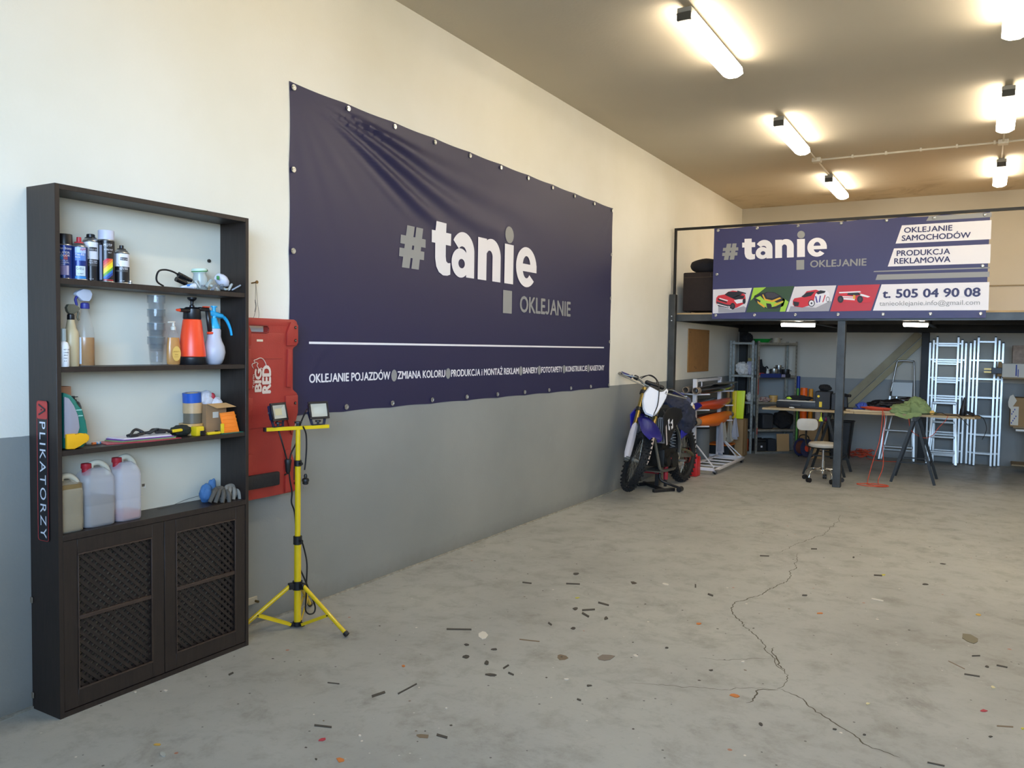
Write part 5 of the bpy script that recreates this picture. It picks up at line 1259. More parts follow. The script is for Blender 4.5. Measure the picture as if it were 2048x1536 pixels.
for d_, w_ in ((.62, .060), (.84, .050)):
    b = MB(blk_).bar(FP(-.02, -.14, d_), FP(-.02, .14, d_), w_, .045, up=EA, bev=.008)
    for sg in (1, -1): b.cyl(FP(0, sg*.105, d_-.02), FP(0, sg*.105, d_+.02), .040, seg=16)
    bk_('triple_clamp', b)
# handlebar, clamps, grips, levers
hb0 = .93
b = MB(alu)
bar_ = [FP(-.10, -.40, hb0+.10), FP(-.07, -.24, hb0+.085), FP(-.02, -.16, hb0+.045), FP(.0, -.10, hb0+.01), FP(.0, .10, hb0+.01), FP(-.02, .16, hb0+.045), FP(-.07, .24, hb0+.085), FP(-.10, .40, hb0+.10)]
b.tube(bar_, .0125, 10, n=4); HB = bk_('handlebar', b)
bk_('bar_clamp', MB(blk_).box(-.06, .06, -.025, .025, -.03, .03, .008, Matrix.Translation(FP(0, 0, hb0)) @ Matrix(((L1.x, F1.x, EA.x), (L1.y, F1.y, EA.y), (L1.z, F1.z, EA.z))).to_4x4()), HB)
bk_('bar_pad', MB(blk_).bar(FP(.01, -.12, hb0+.045), FP(.01, .12, hb0+.045), .05, .045, up=EA, bev=.015), HB)
for sg in (1, -1):
    bk_('grip', MB(mat('grip_blue', '1f1f5c', .6)).cyl(FP(-.085, sg*.27, hb0+.088), FP(-.10, sg*.40, hb0+.10), .0175, seg=14).cyl(FP(-.083, sg*.265, hb0+.0875), FP(-.085, sg*.275, hb0+.0885), .026, seg=14), HB)
    bk_('control_clamp', MB(blk_).bar(FP(-.045, sg*.195, hb0+.075), FP(-.06, sg*.25, hb0+.09), .045, .05, up=EA, bev=.01), HB)
    lv = MB(alu).tube([FP(-.03, sg*.19, hb0+.065), FP(.02, sg*.23, hb0+.055), FP(.01, sg*.30, hb0+.05), FP(-.01, sg*.38, hb0+.045), FP(0, sg*.415, hb0+.055)], .0075, 8, n=4)
    bk_('lever', lv, HB)
    if sg < 0: bk_('hand_guard_mount', MB(alu).tube([FP(-.10, -.405, hb0+.10), FP(-.09, -.43, hb0+.08), FP(-.02, -.40, hb0+.03), FP(.02, -.27, hb0+.0), FP(.03, -.12, hb0-.02)], .011, 8, n=4, flat=.6), HB)
    else: bk_('hand_guard_mount', MB(alu).tube([FP(-.10, .405, hb0+.10), FP(-.09, .43, hb0+.08), FP(-.02, .40, hb0+.03), FP(.02, .27, hb0+.0), FP(.03, .12, hb0-.02)], .011, 8, n=4, flat=.6), HB)
cbk = MB(blk_).tube([FP(-.03, -.17, hb0+.08), FP(.06, -.10, hb0+.12), FP(.10, -.02, hb0+.08), FP(.12, .03, hb0-.02), FP(.125, .06, .70), FP(.105, .045, .55), FP(.04, .07, .45)], .006, 6, n=6)
cbk.tube([FP(-.03, -.19, hb0+.085), FP(.02, -.10, hb0+.13), FP(.03, 0, hb0+.10), FP(-.02, .05, hb0+.0)], .005, 6, n=6); bk_('cable', cbk)
# number plate: shield with horns, bulging forward
pl0 = [(-.075, .90), (-.115, .80), (-.115, .70), (-.085, .60), (-.045, .55), (.045, .545), (.085, .60), (.125, .72), (.155, .84), (.160, .935), (.135, .955), (.10, .90), (.06, .875), (0, .885)]
b = MB(bwh)
def plate(l, d): return FP(.115-.9*max(0, abs(l-.01)-.03)**1.6-.06*(.95-d)*0, l, d)
ctr = (0.01, .73); prevr = None
for s_ in (0.0, .35, .7, .92, 1.0):
    ring_ = [(ctr[0]+(x-ctr[0])*s_, ctr[1]+(y-ctr[1])*s_) for x, y in pl0]
    V = [b.bm.verts.new(plate(x, y)-F1*(.02 if s_ == 1 else 0)) for x, y in ring_] if s_ else None
    if s_ and prevr is None: b.face(V)
    elif s_:
        for k in range(len(V)): b.face([prevr[k-1], prevr[k], V[k], V[k-1]])
    prevr = V if s_ else None
b.m(blk_).poly([plate(.128, .915)+F1*.004, plate(.140, .885)+F1*.004, plate(.120, .885)+F1*.004]).poly([plate(.145, .878)+F1*.004, plate(.145, .872)+F1*.004, plate(.115, .872)+F1*.004, plate(.115, .878)+F1*.004])
bk_('number_plate', b)
# front fender
b = MB(blu)
def fend(u, v):
    s_ = -.20+.74*u; w_ = (.065+.060*min(1, u*2.2))*(1-max(0, u-.80)**2*16)
    l = (v-.5)*2*w_; c_d = .60-.46*(max(0, u-.22)/.78)**1.25-.03*(1-u); 
    return FP(s_, l, c_d-(abs(v-.5)*2)**2.2*.045+s_*.0)
b.grid(fend, 22, 12)
for f_ in list(b.bm.faces): pass
bmesh.ops.solidify(b.bm, geom=b.bm.faces[:], thickness=.004)
bk_('front_fender', b)
# frame, radiators, engine, shrouds, tank, seat, rear
def S(x, y, z): return Vector((x, y, z))
hx = FP(-.02, 0, .62); hx2 = FP(-.02, 0, .84)
b = MB(frm)
for sg in (1, -1):
    b.tube([S(hx2.x, sg*.03, hx2.z-.03), S(hx2.x-.18, sg*.10, .52), S(.62, sg*.13, .42), S(.42, sg*.12, .22), S(.40, sg*.11, .02), S(.50, sg*.10, -.12)], .024, 8, n=5, flat=.6)
    b.tube([S(hx.x, sg*.02, hx.z-.02), S(1.02, sg*.06, .22), S(.97, sg*.09, .0), S(.88, sg*.10, -.13), S(.50, sg*.10, -.13)], .018, 8, n=5)
bk_('frame', b)
bk_('swingarm', MB(alu).bar(S(.44, .11, .03), S(.0, .10, 0), .03, .055, bev=.006).bar(S(.44, -.11, .03), S(.0, -.10, 0), .03, .055, bev=.006))
b = MB(eng).box(.50, .86, -.12, .12, -.10, .12, .03, seg=2).box(.66, .88, -.09, .09, .10, .36, .02).cyl(S(.62, .12, -.01), S(.62, .16, -.01), .095, seg=20).cyl(S(.80, .12, -.02), S(.80, .155, -.02), .06, seg=18)
for k in range(5): b.box(.655, .885, -.095, .095, .14+k*.035, .15+k*.035)
bk_('engine', b)
bk_('skid_plate', MB(alu).box(.50, .92, -.10, .10, -.155, -.145, .003))
ex = MB(alu).tube([S(.87, -.03, .26), S(.98, -.06, .18), S(.98, -.10, .02), S(.86, -.14, -.04), S(.62, -.15, .06), S(.40, -.15, .22)], .022, 10, n=5).cyl(S(.40, -.15, .22), S(-.02, -.17, .36), .045, seg=16); bk_('exhaust', ex)
b = MB(mat('skid_gold', '7b7658', .4, .6)).tube([S(.40, .13, .10), S(.25, .135, .08), S(.08, .13, .04), S(-.02, .125, .0)], .03, 8, n=4, flat=.5); bk_('chain_guard', b)
b = MB(eng)
for k in range(40):
    t0 = k/40
    b.bar(S(.46-.46*t0, .09, .10-.0*t0), S(.46-.46*(t0+.018), .09, .10-.0*t0), .012, .012)
bk_('chain', b)
for sg in (1, -1):
    b = MB(mat('radiator_grey', '8e9094', .4, .5)).box(1.00, 1.035, sg*.075, sg*.185, .20, .50, .004)
    b.m(blk_)
    for k in range(4): b.box(1.0352, 1.037, sg*(.088+.024*k), sg*(.098+.024*k), .215, .485)
    bk_('radiator', b)
    b = MB(blu); sh = [(1.13, .52), (1.10, .36), (1.02, .20), (.92, .22), (.76, .40), (.55, .50), (.60, .60), (.85, .62), (1.02, .60)]
    if sg < 0: sh = [(1.17, .52), (1.13, .30), (1.06, .10), (.92, .12), (.76, .36), (.55, .50), (.60, .60), (.85, .62), (1.02, .60)]
    if sg > 0: b = MB(blk_)
    V = [(x, z) for x, z in sh]
    b.prism(V, (0, sg*.19, 0), UX, UZ, UY*sg*.012, .004)
    b.m(bwh).prism([(1.0, .47), (.97, .36), (.93, .35), (.96, .49)], (0, sg*.2025, 0), UX, UZ, UY*sg*.001).prism([(.92, .44), (.88, .36), (.84, .38), (.86, .48)], (0, sg*.2025, 0), UX, UZ, UY*sg*.001)
    b.m(blk_).prism([(.975, .43), (.96, .40), (.87, .40), (.88, .43)], (0, sg*.2037, 0), UX, UZ, UY*sg*.001)
    b.m(gpink).prism([(1.04, .42), (1.06, .40), (1.02, .18), (.99, .19)], (0, sg*.2040, 0), UX, UZ, UY*sg*.001)
    bk_('radiator_shroud', b)
    b = MB(blu if sg > 0 else bwh).prism([(.42, .48), (.02, .50), (-.02, .42), (.22, .28), (.42, .22)], (0, sg*.13, 0), UX, UZ, UY*sg*.012, .004); bk_('side_panel', b)
    bk_('foot_peg', MB(alu).box(.44, .50, sg*.14, sg*.23, -.04, -.02, .003))
b = MB(seatm); rings = []
for x, w_, zt, zb in ((1.02, .06, .60, .50), (.92, .10, .64, .48), (.70, .10, .64, .50), (.40, .095, .60, .46), (.05, .09, .63, .50), (-.10, .07, .62, .54)):
    rings.append([b.bm.verts.new(S(x, y_*w_, zb+(zt-zb)*z_)) for y_, z_ in ((-1, 0), (-1, .75), (-.6, 1), (.6, 1), (1, .75), (1, 0))])
for A, B_ in zip(rings, rings[1:]):
    for k in range(6): b.face([A[k-1], A[k], B_[k], B_[k-1]])
b.face(rings[0]); b.face(rings[-1][::-1]); bk_('seat', b)
b = MB(blu)
def rf(u, v): x = .05-.50*u; w_ = .10-.03*u; return S(x, (v-.5)*2*w_, .56+.10*u-(abs(v-.5)*2)**2*.04)
b.grid(rf, 12, 8); bmesh.ops.solidify(b.bm, geom=b.bm.faces[:], thickness=.004); bk_('rear_fender', b)
bk_('shock', MB(mat('shock_spring', 'b5b8ba', .4, .4)).tube([S(.34+.00*k, .035*cos(k*1.3), .05+.30*k/40)+S(.035*sin(k*1.3), 0, 0) for k in range(40)], .006, 5))
bk_('rear_caliper', MB(alu).box(-.02, .06, -.10, -.07, .06, .12, .006))
# jacket draped over the seat
jk = mat('jacket_navy', '232b42', .85, var=.25, scale=14, bump=.3, bscale=90)
jm = Vector((.375, 9.02, .335+.56*KB+.02))
b = MB(jk).blob(jm+Vector((.03, .10, .05)), (.17, .38, .135), 5, .10, 1.9, 3, ridge=.06).blob(jm+Vector((.14, .20, -.10)), (.08, .31, .18), 5, .12, 2.0, 8, ridge=.08).blob(jm+Vector((.11, -.14, -.05)), (.075, .15, .14), 4, .12, 2.0, 2, ridge=.08).blob(jm+Vector((-.13, .08, -.08)), (.06, .24, .14), 4, .15, 2.6, 6, ridge=.1)
b.m(mat('jacket_slate', '4a5068', .85, bump=.3, bscale=90)).blob(jm+Vector((.10, .24, .09)), (.09, .15, .075), 4, .10, 2.0, 5, ridge=.06)
b.m(bwh).blob(jm+Vector((.14, .38, .06)), (.03, .03, .03), 2, .1)
b.m(mat('jacket_cream', 'c9b48c', .8)).blob(jm+Vector((.15, .43, -.0)), (.025, .05, .06), 3, .1)
single('jacket', b, 'dark navy work jacket draped over the seat of the dirt bike', 'jacket')
# lift stand
t = thing('bike_stand', 'black and red lift stand under the engine of the dirt bike', 'stand', (.40, 8.78, 0))
sx_, sy_ = .40, 8.78
b = MB(blk_).bar((.12, 8.95, .022), (.50, 8.60, .022), .035, .035, bev=.004).bar((.40, 8.50, .02), (.56, 8.74, .02), .04, .035, bev=.004).bar((.10, 8.80, .02), (.24, 9.06, .02), .04, .035, bev=.004); obj('base', b, t)
obj('column', MB(blk_).box(sx_-.075, sx_-.03, sy_-.03, sy_+.03, .04, .355).box(sx_+.035, sx_+.065, sy_-.04, sy_-.01, .04, .20), t)
b = MB(mat('stand_red', '9c1f2b', .4)).box(sx_-.13, sx_+.13, sy_-.09, sy_+.09, .36, .378, .003); obj('top_plate', b, t)
obj('cylinder', MB(MC['stand_red']).cyl((sx_+.05, sy_-.02, .355), (sx_+.05, sy_-.02, .12), .026, seg=18), t)
b = MB(MC['stand_red']).box(sx_-.20, sx_-.02, sy_-.05, sy_-.035, .175, .225, .003); b.m(alu).torus((sx_-.05, sy_-.058, .20), UY, .017, .003, 18, 6); obj('side_bracket', b, t)
obj('lever', MB(blk_).tube([(sx_-.0, sy_-.07, .20), (sx_+.01, sy_-.075, .12), (sx_+.10, sy_-.05, .075), (sx_+.23, sy_-.06, .045)], .014, 10, n=4).cyl((sx_+.235, sy_-.10, .032), (sx_+.235, sy_-.02, .032), .030, seg=14), t)
# red jerry can behind the bike
b = MB(mat('jerrycan_red', 'c01c1c', .4)).box(.30, .47, 9.86, 10.02, .001, .25, .02, seg=2)
t = thing('jerrycan', 'small red jerrycan on the floor behind the rear wheel', 'jerrycan', (.38, 9.94, 0)); obj('tank', b, t)
obj('neck', MB(MC['jerrycan_red']).cyl((.33, 9.9, .2505), (.33, 9.9, .30), .022, seg=14), t); obj('handle', MB(MC['jerrycan_red']).tube([(.37, 9.94, .251), (.38, 9.94, .29), (.43, 9.94, .29), (.44, 9.94, .251)], .010, 8, n=3), t)
# ================================================================== rolling rack with vinyl rolls
rw = mat('rack_white', 'd6d3d4', .4, var=.06, scale=20)
RXp, RY1, RY2 = .262, 10.37, 11.52
t = thing('roll_rack', 'white wheeled rack holding vinyl rolls behind the dirt bike', 'rack', (.35, 10.9, 0))
for y in (RY1, RY2): obj('post', MB(rw).box(RXp-.025, RXp+.025, y-.025, y+.025, .0911, 1.21, .002), t)
b = MB(rw).box(.07, .60, 10.13, 10.17, .05, .09, .004).box(.07, .60, 11.52, 11.56, .05, .09, .004).tube([(.60, 10.13, .07), (.632, 10.2, .07), (.632, 11.5, .07), (.60, 11.56, .07)], .021, 10, n=0).box(.05, .09, 10.17, 11.52, .05, .09, .004).box(.245, .28, 10.17, 11.52, .07, .09)
for k in range(4): y = 10.42+.28*k; b.box(.285, .615, y-.016, y+.016, .072, .084).box(.09, .24, y-.016, y+.016, .072, .084)
obj('base_frame', b, t)
for y, s_ in ((RY1, -1), (RY2, -1), (RY2-.0, 1)):
    obj('brace', MB(rw).bar((RXp+.02, y, .36), (.59, y+s_*.18 if s_ < 0 else y+.02, .09), .014, .014), t)
for z in (1.005, .800, .585):
    for y in (RY1, RY2):
        obj('arm', MB(rw).cyl((RXp+.026, y, z), (RXp+.20, y, z+.012), .010, seg=10), t); obj('arm', MB(rw).cyl((RXp-.026, y, z), (RXp-.19, y, z+.012), .010, seg=10), t)
obj('top_bar', MB(rw).box(RXp-.02, RXp+.02, RY1+.026, RY2-.026, 1.17, 1.205, .002), t)
obj('hook', MB(rw).tube([(RXp+.03, RY1+.18, 1.10), (RXp+.03, RY1+.18, 1.17), (RXp+.03, RY1+.13, 1.185), (RXp+.0, RY1+.08, 1.185)], .008, 8, n=4), t)
for x, y in ((.60, 10.19), (.60, 11.50), (.10, 10.19), (.10, 11.50)):
    cs = obj('caster', MB(mat('caster_metal', '8f8f90', .35, .8)).cyl((x, y, .034), (x, y, .05), .022, seg=12).bar((x-.014, y, .048), (x-.020, y+.02, .012), .003, .028, up=(1, 0, 0)).bar((x+.014, y, .048), (x+.020, y+.02, .012), .003, .028, up=(1, 0, 0)), t)
    obj('caster_wheel', MB(blk_).cyl((x-.011, y+.02, .0265), (x+.011, y+.02, .0265), .026, seg=18), cs)
corem = mat('roll_core', '8a7a68', .8)
def vroll(label, x, z, y0, y1, m, rc, prof, sag=0., dx=0.):
    t = thing('vinyl_roll', label, 'vinyl roll', (x, y0, z), 'vinyl rolls on the white rack'); L = y1-y0
    ax = Vector((dx, L, 0)).normalized()
    obj('core', MB(corem).pipe((x, y0, z), Vector((x, y0, z))+ax*L, rc, rc*.84, 24), t)
    b = MB(m); seg = 24; rings = []; n = len(prof)
    P2 = smooth_path([(f_, r_, s_) for f_, r_, s_ in prof], 5)
    for q_ in P2:
        f_, r_, s_ = q_; c = Vector((x, y0, z))+ax*(L*f_)-UZ*s_
        rings.append([b.bm.verts.new(c+Vector((cos(a)*r_, 0, sin(a)*r_*(1.+.25*s_/.05 if sin(a) < 0 else 1.)))) for a in [2*pi*k/seg for k in range(seg)]])
    for A, B_ in zip(rings, rings[1:]):
        for k in range(seg): b.face([A[k-1], A[k], B_[k], B_[k-1]])
    b.face(rings[-1][::-1]); obj('vinyl_sheet', b, t)
vblack = mat('vinyl_black', '1f1e20', .25, coat=.4); vor = mat('vinyl_orange', 'f07a1e', .45); vred = mat('vinyl_red_orange', 'd84a1c', .3, coat=.4); vgr = mat('vinyl_graphite', '5a5a58', .35)
vroll('glossy black vinyl roll on the top arm of the rack, facing the room', .318, 1.063, 10.20, 11.95, vblack, .044, [(.07, .045, 0), (.2, .052, .002), (.55, .060, -.004), (.85, .050, -.01), (1.0, .030, -.012)])
vroll('red orange vinyl roll on the middle arm of the rack', .312, .857, 10.20, 11.90, vred, .043, [(.10, .045, 0), (.3, .052, .006), (.6, .066, .02), (.85, .050, .004), (.99, .036, -.006)])
vroll('large orange vinyl roll on the lowest arm of the rack', .315, .650, 10.20, 11.95, vor, .047, [(.10, .050, 0), (.3, .070, .012), (.6, .088, .022), (.85, .066, .004), (.99, .03, -.012)])
vroll('grey black vinyl roll lying on top beside the glossy black one', .16, 1.065, 10.28, 11.8, vgr, .042, [(.03, .044, 0), (.4, .055, .0), (.8, .05, 0), (.99, .044, 0)])
vroll('black vinyl roll on the wall side middle arm of the rack', .15, .858, 10.30, 11.8, vblack, .042, [(.03, .044, 0), (.4, .055, .0), (.8, .05, 0), (.99, .044, 0)])
vroll('brown red vinyl roll on the wall side lowest arm of the rack', .15, .643, 10.30, 11.8, mat('vinyl_brown', '6a2c22', .4), .042, [(.03, .044, 0), (.4, .050, .0), (.8, .05, 0), (.99, .044, 0)])
b = MB(vgr).blob((.40, 11.35, 1.135), (.09, .55, .012), 4, .1, 2, 4); single('vinyl_offcut', b, 'dark vinyl offcut lying loosely over the top rolls', 'vinyl sheet')
# things behind and under the rack
t = thing('barrel', 'grey barrel standing on the rack base near the wall', 'barrel', (.16, 10.98, .09))
obj('body', MB(mat('barrel_grey', '5c6162', .6)).lathe([(0, 0), (.115, 0), (.125, .02), (.13, .25), (.125, .42), (.11, .44), (0, .44)], (.16, 10.98, .0915), seg=28), t); obj('lid_ring', MB(mdk).torus((.16, 10.98, .515), UZ, .125, .008, 28, 6), t)
b = MB(mat('bin_black', '1a1b1c', .5)).box(.04, .36, 11.75, 12.05, .001, .19, .008)
t = thing('tool_box', 'black storage box with an orange rim under the hanging cloths', 'tool box', (.2, 11.9, 0)); obj('box_body', b, t)
obj('rim', MB(vor).box(.03, .37, 11.74, 12.06, .191, .215, .006), t)
clm = mat('cloth_cream', 'c9c2b0', .9, bump=.3, bscale=60); cwt = mat('cloth_white', 'c3c4cd', .9, bump=.3, bscale=60)
def hang(m, x, y, z1, z0, w, label, sd):
    b = MB(m)
    def fn(u, v):
        a = (u-.5)*2; zz = z1-(z1-z0)*v*(1-.15*abs(a)+.1*noise.noise(Vector((u*4, sd, 0)))); fold = .03*sin(u*17+sd)*(.3+v)
        return Vector((x+fold, y+a*w*(.5+.6*v*.6), zz+.02*(1-abs(a))*(v < .1)))
    b.grid(fn, 26, 14); bmesh.ops.solidify(b.bm, geom=b.bm.faces[:], thickness=.006)
    single('cloth', b, label, 'cloth', 'cloths hanging on the rack')
hang(clm, .40, 11.62, .64, .26, .12, 'cream cloth hanging from the far end of the rack', 1)
hang(cwt, .385, 11.22, .60, .12, .10, 'long white cloth hanging below the orange roll', 2)
hang(clm, .36, 11.40, .62, .30, .11, 'cream cloth hanging next to the long white cloth', 3)
hang(cwt, .445, 11.72, .60, .30, .10, 'white cloth hanging beside the brown carton', 4)
# carton with cardboard tubes and a yellow roll
card2 = mat('carton_brown', '9c7c52', .8, var=.1, scale=5)
t = thing('carton', 'tall brown carton holding a neon yellow roll beside the metal shelves', 'box', (.35, 12.3, 0))
obj('box_body', MB(card2).box(.245, .455, 12.14, 12.42, .001, .56, .003), t); obj('packing_tape', MB(mat('tape_shiny', 'b59a6e', .3)).box(.4552, .456, 12.26, 12.30, .02, .54), t)
b = MB(mat('neon_yellow', 'd6e61a', .45)); b.prism([(.285, .562), (.425, .562), (.445, .99), (.268, .985)], (0, 12.24, 0), UX, UZ, UY*.045, .012)
b.m(mat('neon_shade', 'e8c81e', .45)).prism([(.268, .565), (.325, .562), (.330, .985), (.265, .985)], (0, 12.20, 0), UX, UZ, UY*.035, .012)
single('vinyl_roll', b, 'neon yellow vinyl roll standing upright on the tall brown carton', 'vinyl roll')
for k, (x, y) in enumerate(((.165, 12.30), (.205, 12.20), (.225, 12.34))):
    single('cardboard_tube', MB(card2).pipe((x, y, .001), (x, y, .985-.01*k), .022, .018, 16), ('cardboard tube at the wall side of the three behind the rack', 'middle cardboard tube of the three behind the rack', 'cardboard tube beside the neon yellow roll')[k], 'tube', 'cardboard tubes behind the rack')

# ================================================================== galvanised shelving in the corner
gal = mat('galvanised', '9b9b93', .4, .65, var=.3, scale=25); gald = mat('shelf_board_tan', '8e7c5e', .8); rust_ = mat('shelf_rust', '6d3a22', .7, .2)
LV = (1.72, 1.215, .80, .375, .03)
class Unit:
    def __init__(s, B, e, w, dep, label, levels=LV, h=1.745):
        s.B = Vector((B[0], B[1], 0)); s.e = Vector((e[0], e[1], 0)).normalized(); s.n = Vector((-s.e.y, s.e.x, 0)); s.w = w; s.d = dep
        M = Matrix(((s.e.x, s.n.x, 0, B[0]), (s.e.y, s.n.y, 0, B[1]), (0, 0, 1, 0), (0, 0, 0, 1))); s.M = M
        c = s.P(w/2, dep/2, 0); t = s.t = thing('metal_shelf', label, 'shelf', c)
        for a, d_, sa, sd in ((0, 0, 1, 1), (w, 0, -1, 1), (0, dep, 1, -1), (w, dep, -1, -1)):
            b = MB(gal); x0, x1 = sorted((a, a+sa*.034)); b.box(x0, x1, d_-.001*0 if sd > 0 else d_-.002, d_+.002 if sd > 0 else d_, 0, h, M=M)
            y0, y1 = sorted((d_, d_+sd*.034)); b.box(a if sa > 0 else a-.002, a+.002 if sa > 0 else a, y0, y1, 0, h, M=M)
            if sd > 0:
                b.m(MC['crack'])
                for k in range(28): b.box(a+sa*.014, a+sa*.020, d_-.0012, d_-.0002, .1+k*.058, .118+k*.058, M=M)
            obj('upright', b, t)
        for z in levels:
            b = MB(gal); q = .003
            b.box(.036, w-.036, q, q+.014, z-.03, z, M=M).box(.036, w-.036, dep-q-.014, dep-q, z-.03, z, M=M).box(q, q+.014, .036, dep-.036, z-.03, z, M=M).box(w-q-.014, w-q, .036, dep-.036, z-.03, z, M=M)
            b.m(gald).box(.018, w-.018, .018, dep-.018, z-.006, z+.002, M=M); obj('shelf', b, t)
    def P(s, a, d, z): return s.B+s.e*a+s.n*d+UZ*z
    def at(s, px, py, d):           # shelf coordinate of a photo pixel column at depth d
        r_ = ray(px, py); q = s.B+s.n*d-CAM; k = q.dot(s.n)/r_.dot(s.n); return (CAM+r_*k-s.B).dot(s.e)
UR = Unit((.525, 12.63), (.50, .45), .672, .29, 'galvanised metal shelf standing diagonally in the back left corner')
UL = Unit((.10, 12.60), (1, .02), .375, .20, 'narrow galvanised metal shelf against the left wall behind the rack')
b = MB(rust_).box(.020, .028, -.0014, -.0004, 1.05, 1.50, M=UR.M); b.m(mat('rust_red', '9c3322', .7)).box(.016, .030, -.0014, -.0004, .92, 1.16, M=UR.M).box(.016, .030, -.0016, -.0004, .30, .40, M=UR.M); obj('rust_patch', b, UR.t)
def on_shelf(U, px, d, lv): a = U.at(px, 780, d); return U.P(a, d, LV[lv]+.003)
def blobby(name, label, cat, p_, r_, m, sd, ridge=.07, grp=None, amp=.12):
    b = MB(m).blob(p_+UZ*r_[2]*.9, r_, 5, amp, 1.7, sd, floor=p_.z+.0005, ridge=ridge); return single(name, b, label, cat, grp)
bagm = mat('bag_cream', 'cfc9c0', .55, bump=.25, bscale=40); cl_blk = mat('cloth_black', '151517', .9, bump=.3)
blobby('bag', 'black rounded bag on top of the narrow metal shelf', 'bag', on_shelf(UL, 1491, .1, 0), (.095, .09, .075), cl_blk, 1)
p = on_shelf(UR, 1521, .13, 0)
t = thing('basin', 'bright green plastic basin on top of the metal shelf', 'basin', p)
obj('bowl', MB(mat('basin_green', '1f9a3a', .35)).lathe([(0, .002), (.10, .001), (.135, .045), (.145, .055), (.13, .056), (.10, .012), (0, .010)], p, seg=32), t)
def pot(label, p_, r_, h, m, lid=False, lab='pot'):
    t = thing('cooking_pot', label, 'pot', p_)
    obj('pot_body', MB(m).lathe([(0, 0), (r_*.95, 0), (r_, .006), (r_, h), (r_+.004, h+.003), (r_-.003, h+.003), (r_-.003, .01), (0, .008)], p_, seg=26), t)
    for s_ in (-1, 1): obj('handle', MB(blk_).tube([p_+UR.e*s_*(r_+.001)+UZ*h*.75+UR.n*-.02, p_+UR.e*s_*(r_+.022)+UZ*h*.78-UR.n*.018, p_+UR.e*s_*(r_+.022)+UZ*h*.78+UR.n*.018, p_+UR.e*s_*(r_+.001)+UZ*h*.75+UR.n*.02], .005, 6, n=3), t)
    return t
inox = mat('stainless', 'b0aea8', .25, .9)
pot('cream enamel pot on top of the metal shelf beside the green basin', on_shelf(UR, 1549, .13, 0), .068, .075, mat('enamel_cream', 'b9b09a', .4))
pot('stainless pot on the second level of the metal shelf', on_shelf(UR, 1547, .10, 1), .065, .095, inox)
pot('black pot at the right end of the second level of the metal shelf', on_shelf(UR, 1570, .10, 1), .062, .09, mat('pot_black', '1a1a1b', .35))
pot('taller steel pot behind the stainless pot on the second level', on_shelf(UR, 1556, .215, 1), .050, .15, inox)
b = MB(mat('bottle_milky', 'cfccc0', .4)); p = on_shelf(UR, 1534, .05, 1); b.lathe([(0, 0), (.022, 0), (.024, .05), (.014, .08), (.010, .10), (0, .10)], p, seg=16); single('bottle', b, 'small whitish bottle left of the stainless pot', 'bottle')
p = on_shelf(UR, 1522, .13, 1); b = MB(cl_blk).blob(p+UZ*.06, (.085, .07, .07), 4, .16, 2.4, 4, floor=p.z+.0005, ridge=.1).tube([p+UZ*.08, p+UZ*.17-UR.e*.02, p+UZ*.24-UR.e*.03], .03, 10, n=3).tube([p+UZ*.10+UR.e*.03, p+UZ*.13+UR.e*.09, p+UZ*.09+UR.e*.11], .010, 8, n=3)
single('tool_bag', b, 'black tool with an upright handle in the left half of the second level', 'tool')
p = on_shelf(UR, 1519, .045, 1); single('tray', MB(mat('tray_red', 'b5341f', .45)).box(-.045, .06, -.03, .03, 0, .035, .004, M=Matrix.Translation(p) @ UR.M.to_3x3().to_4x4()), 'red plastic tray behind the rusty upright', 'tray')
p = on_shelf(UR, 1540, -.0, 1)
b = MB(mat('cloth_blue', '1d2c63', .8, bump=.3)).box(.05, .40, -.012, -.004, 1.18, 1.245, .003, M=UR.M); b.m(mat('cloth_lilac', '8c8298', .8)).box(.41, .47, -.012, -.004, 1.19, 1.235, .003, M=UR.M); b.m(cl_blk).box(.475, .56, -.012, -.004, 1.185, 1.24, .003, M=UR.M)
single('cloth_strip', b, 'dark blue cloth strip hanging over the edge of the second level', 'cloth')
blobby('plastic_bag', 'cream plastic bag bulging over the narrow metal shelf', 'bag', on_shelf(UL, 1483, .06, 1), (.10, .09, .105), bagm, 3, .12)
blobby('plastic_bag', 'pale lilac plastic bag beside the cream bag on the narrow shelf', 'bag', on_shelf(UL, 1499, .13, 1), (.07, .08, .11), mat('bag_lilac', 'b5b0b8', .5, bump=.25, bscale=40), 7, .12)
p = on_shelf(UL, 1501, .15, 1); single('small_box', MB(mat('box_olive', '8a7a45', .7)).box(p.x-.05, p.x+.05, p.y-.02, p.y+.03, p.z+.21, p.z+.26, .003), 'small olive box lying on the lilac plastic bag', 'box')
p = on_shelf(UR, 1528, .10, 2)
b = MB(mat('packet_red', '7d3a33', .6, col2='c9b8a8', scale=40)).blob(p+UZ*.035, (.10, .06, .04), 4, .2, 3, 6, floor=p.z+.0005, ridge=.2); single('packet', b, 'red and white packets in a heap left of the tan tub', 'packet')
p = on_shelf(UR, 1547, .08, 2); t = thing('tub', 'round tan tub on the third level of the metal shelf', 'tub', p)
obj('tub_body', MB(mat('tub_tan', 'c99a52', .5)).lathe([(0, 0), (.062, 0), (.064, .08), (0, .08)], p, seg=26), t); obj('lid', MB(mat('tub_lid', 'd0a860', .5)).lathe([(.066, .0805), (.067, .10), (0, .101)], p, seg=26), t)
blobby('plastic_bag', 'crumpled white bag between the neon roll and the rusty upright', 'bag', on_shelf(UL, 1500, .10, 2), (.06, .07, .075), bagm, 12, .12)
p = on_shelf(UR, 1534, .12, 3); single('storage_box', MB(mat('box_charcoal', '23262a', .6)).box(-.10, .09, -.08, .10, 0, .24, .02, M=Matrix.Translation(p) @ UR.M.to_3x3().to_4x4()), 'dark grey storage box on the fourth level of the metal shelf', 'box')
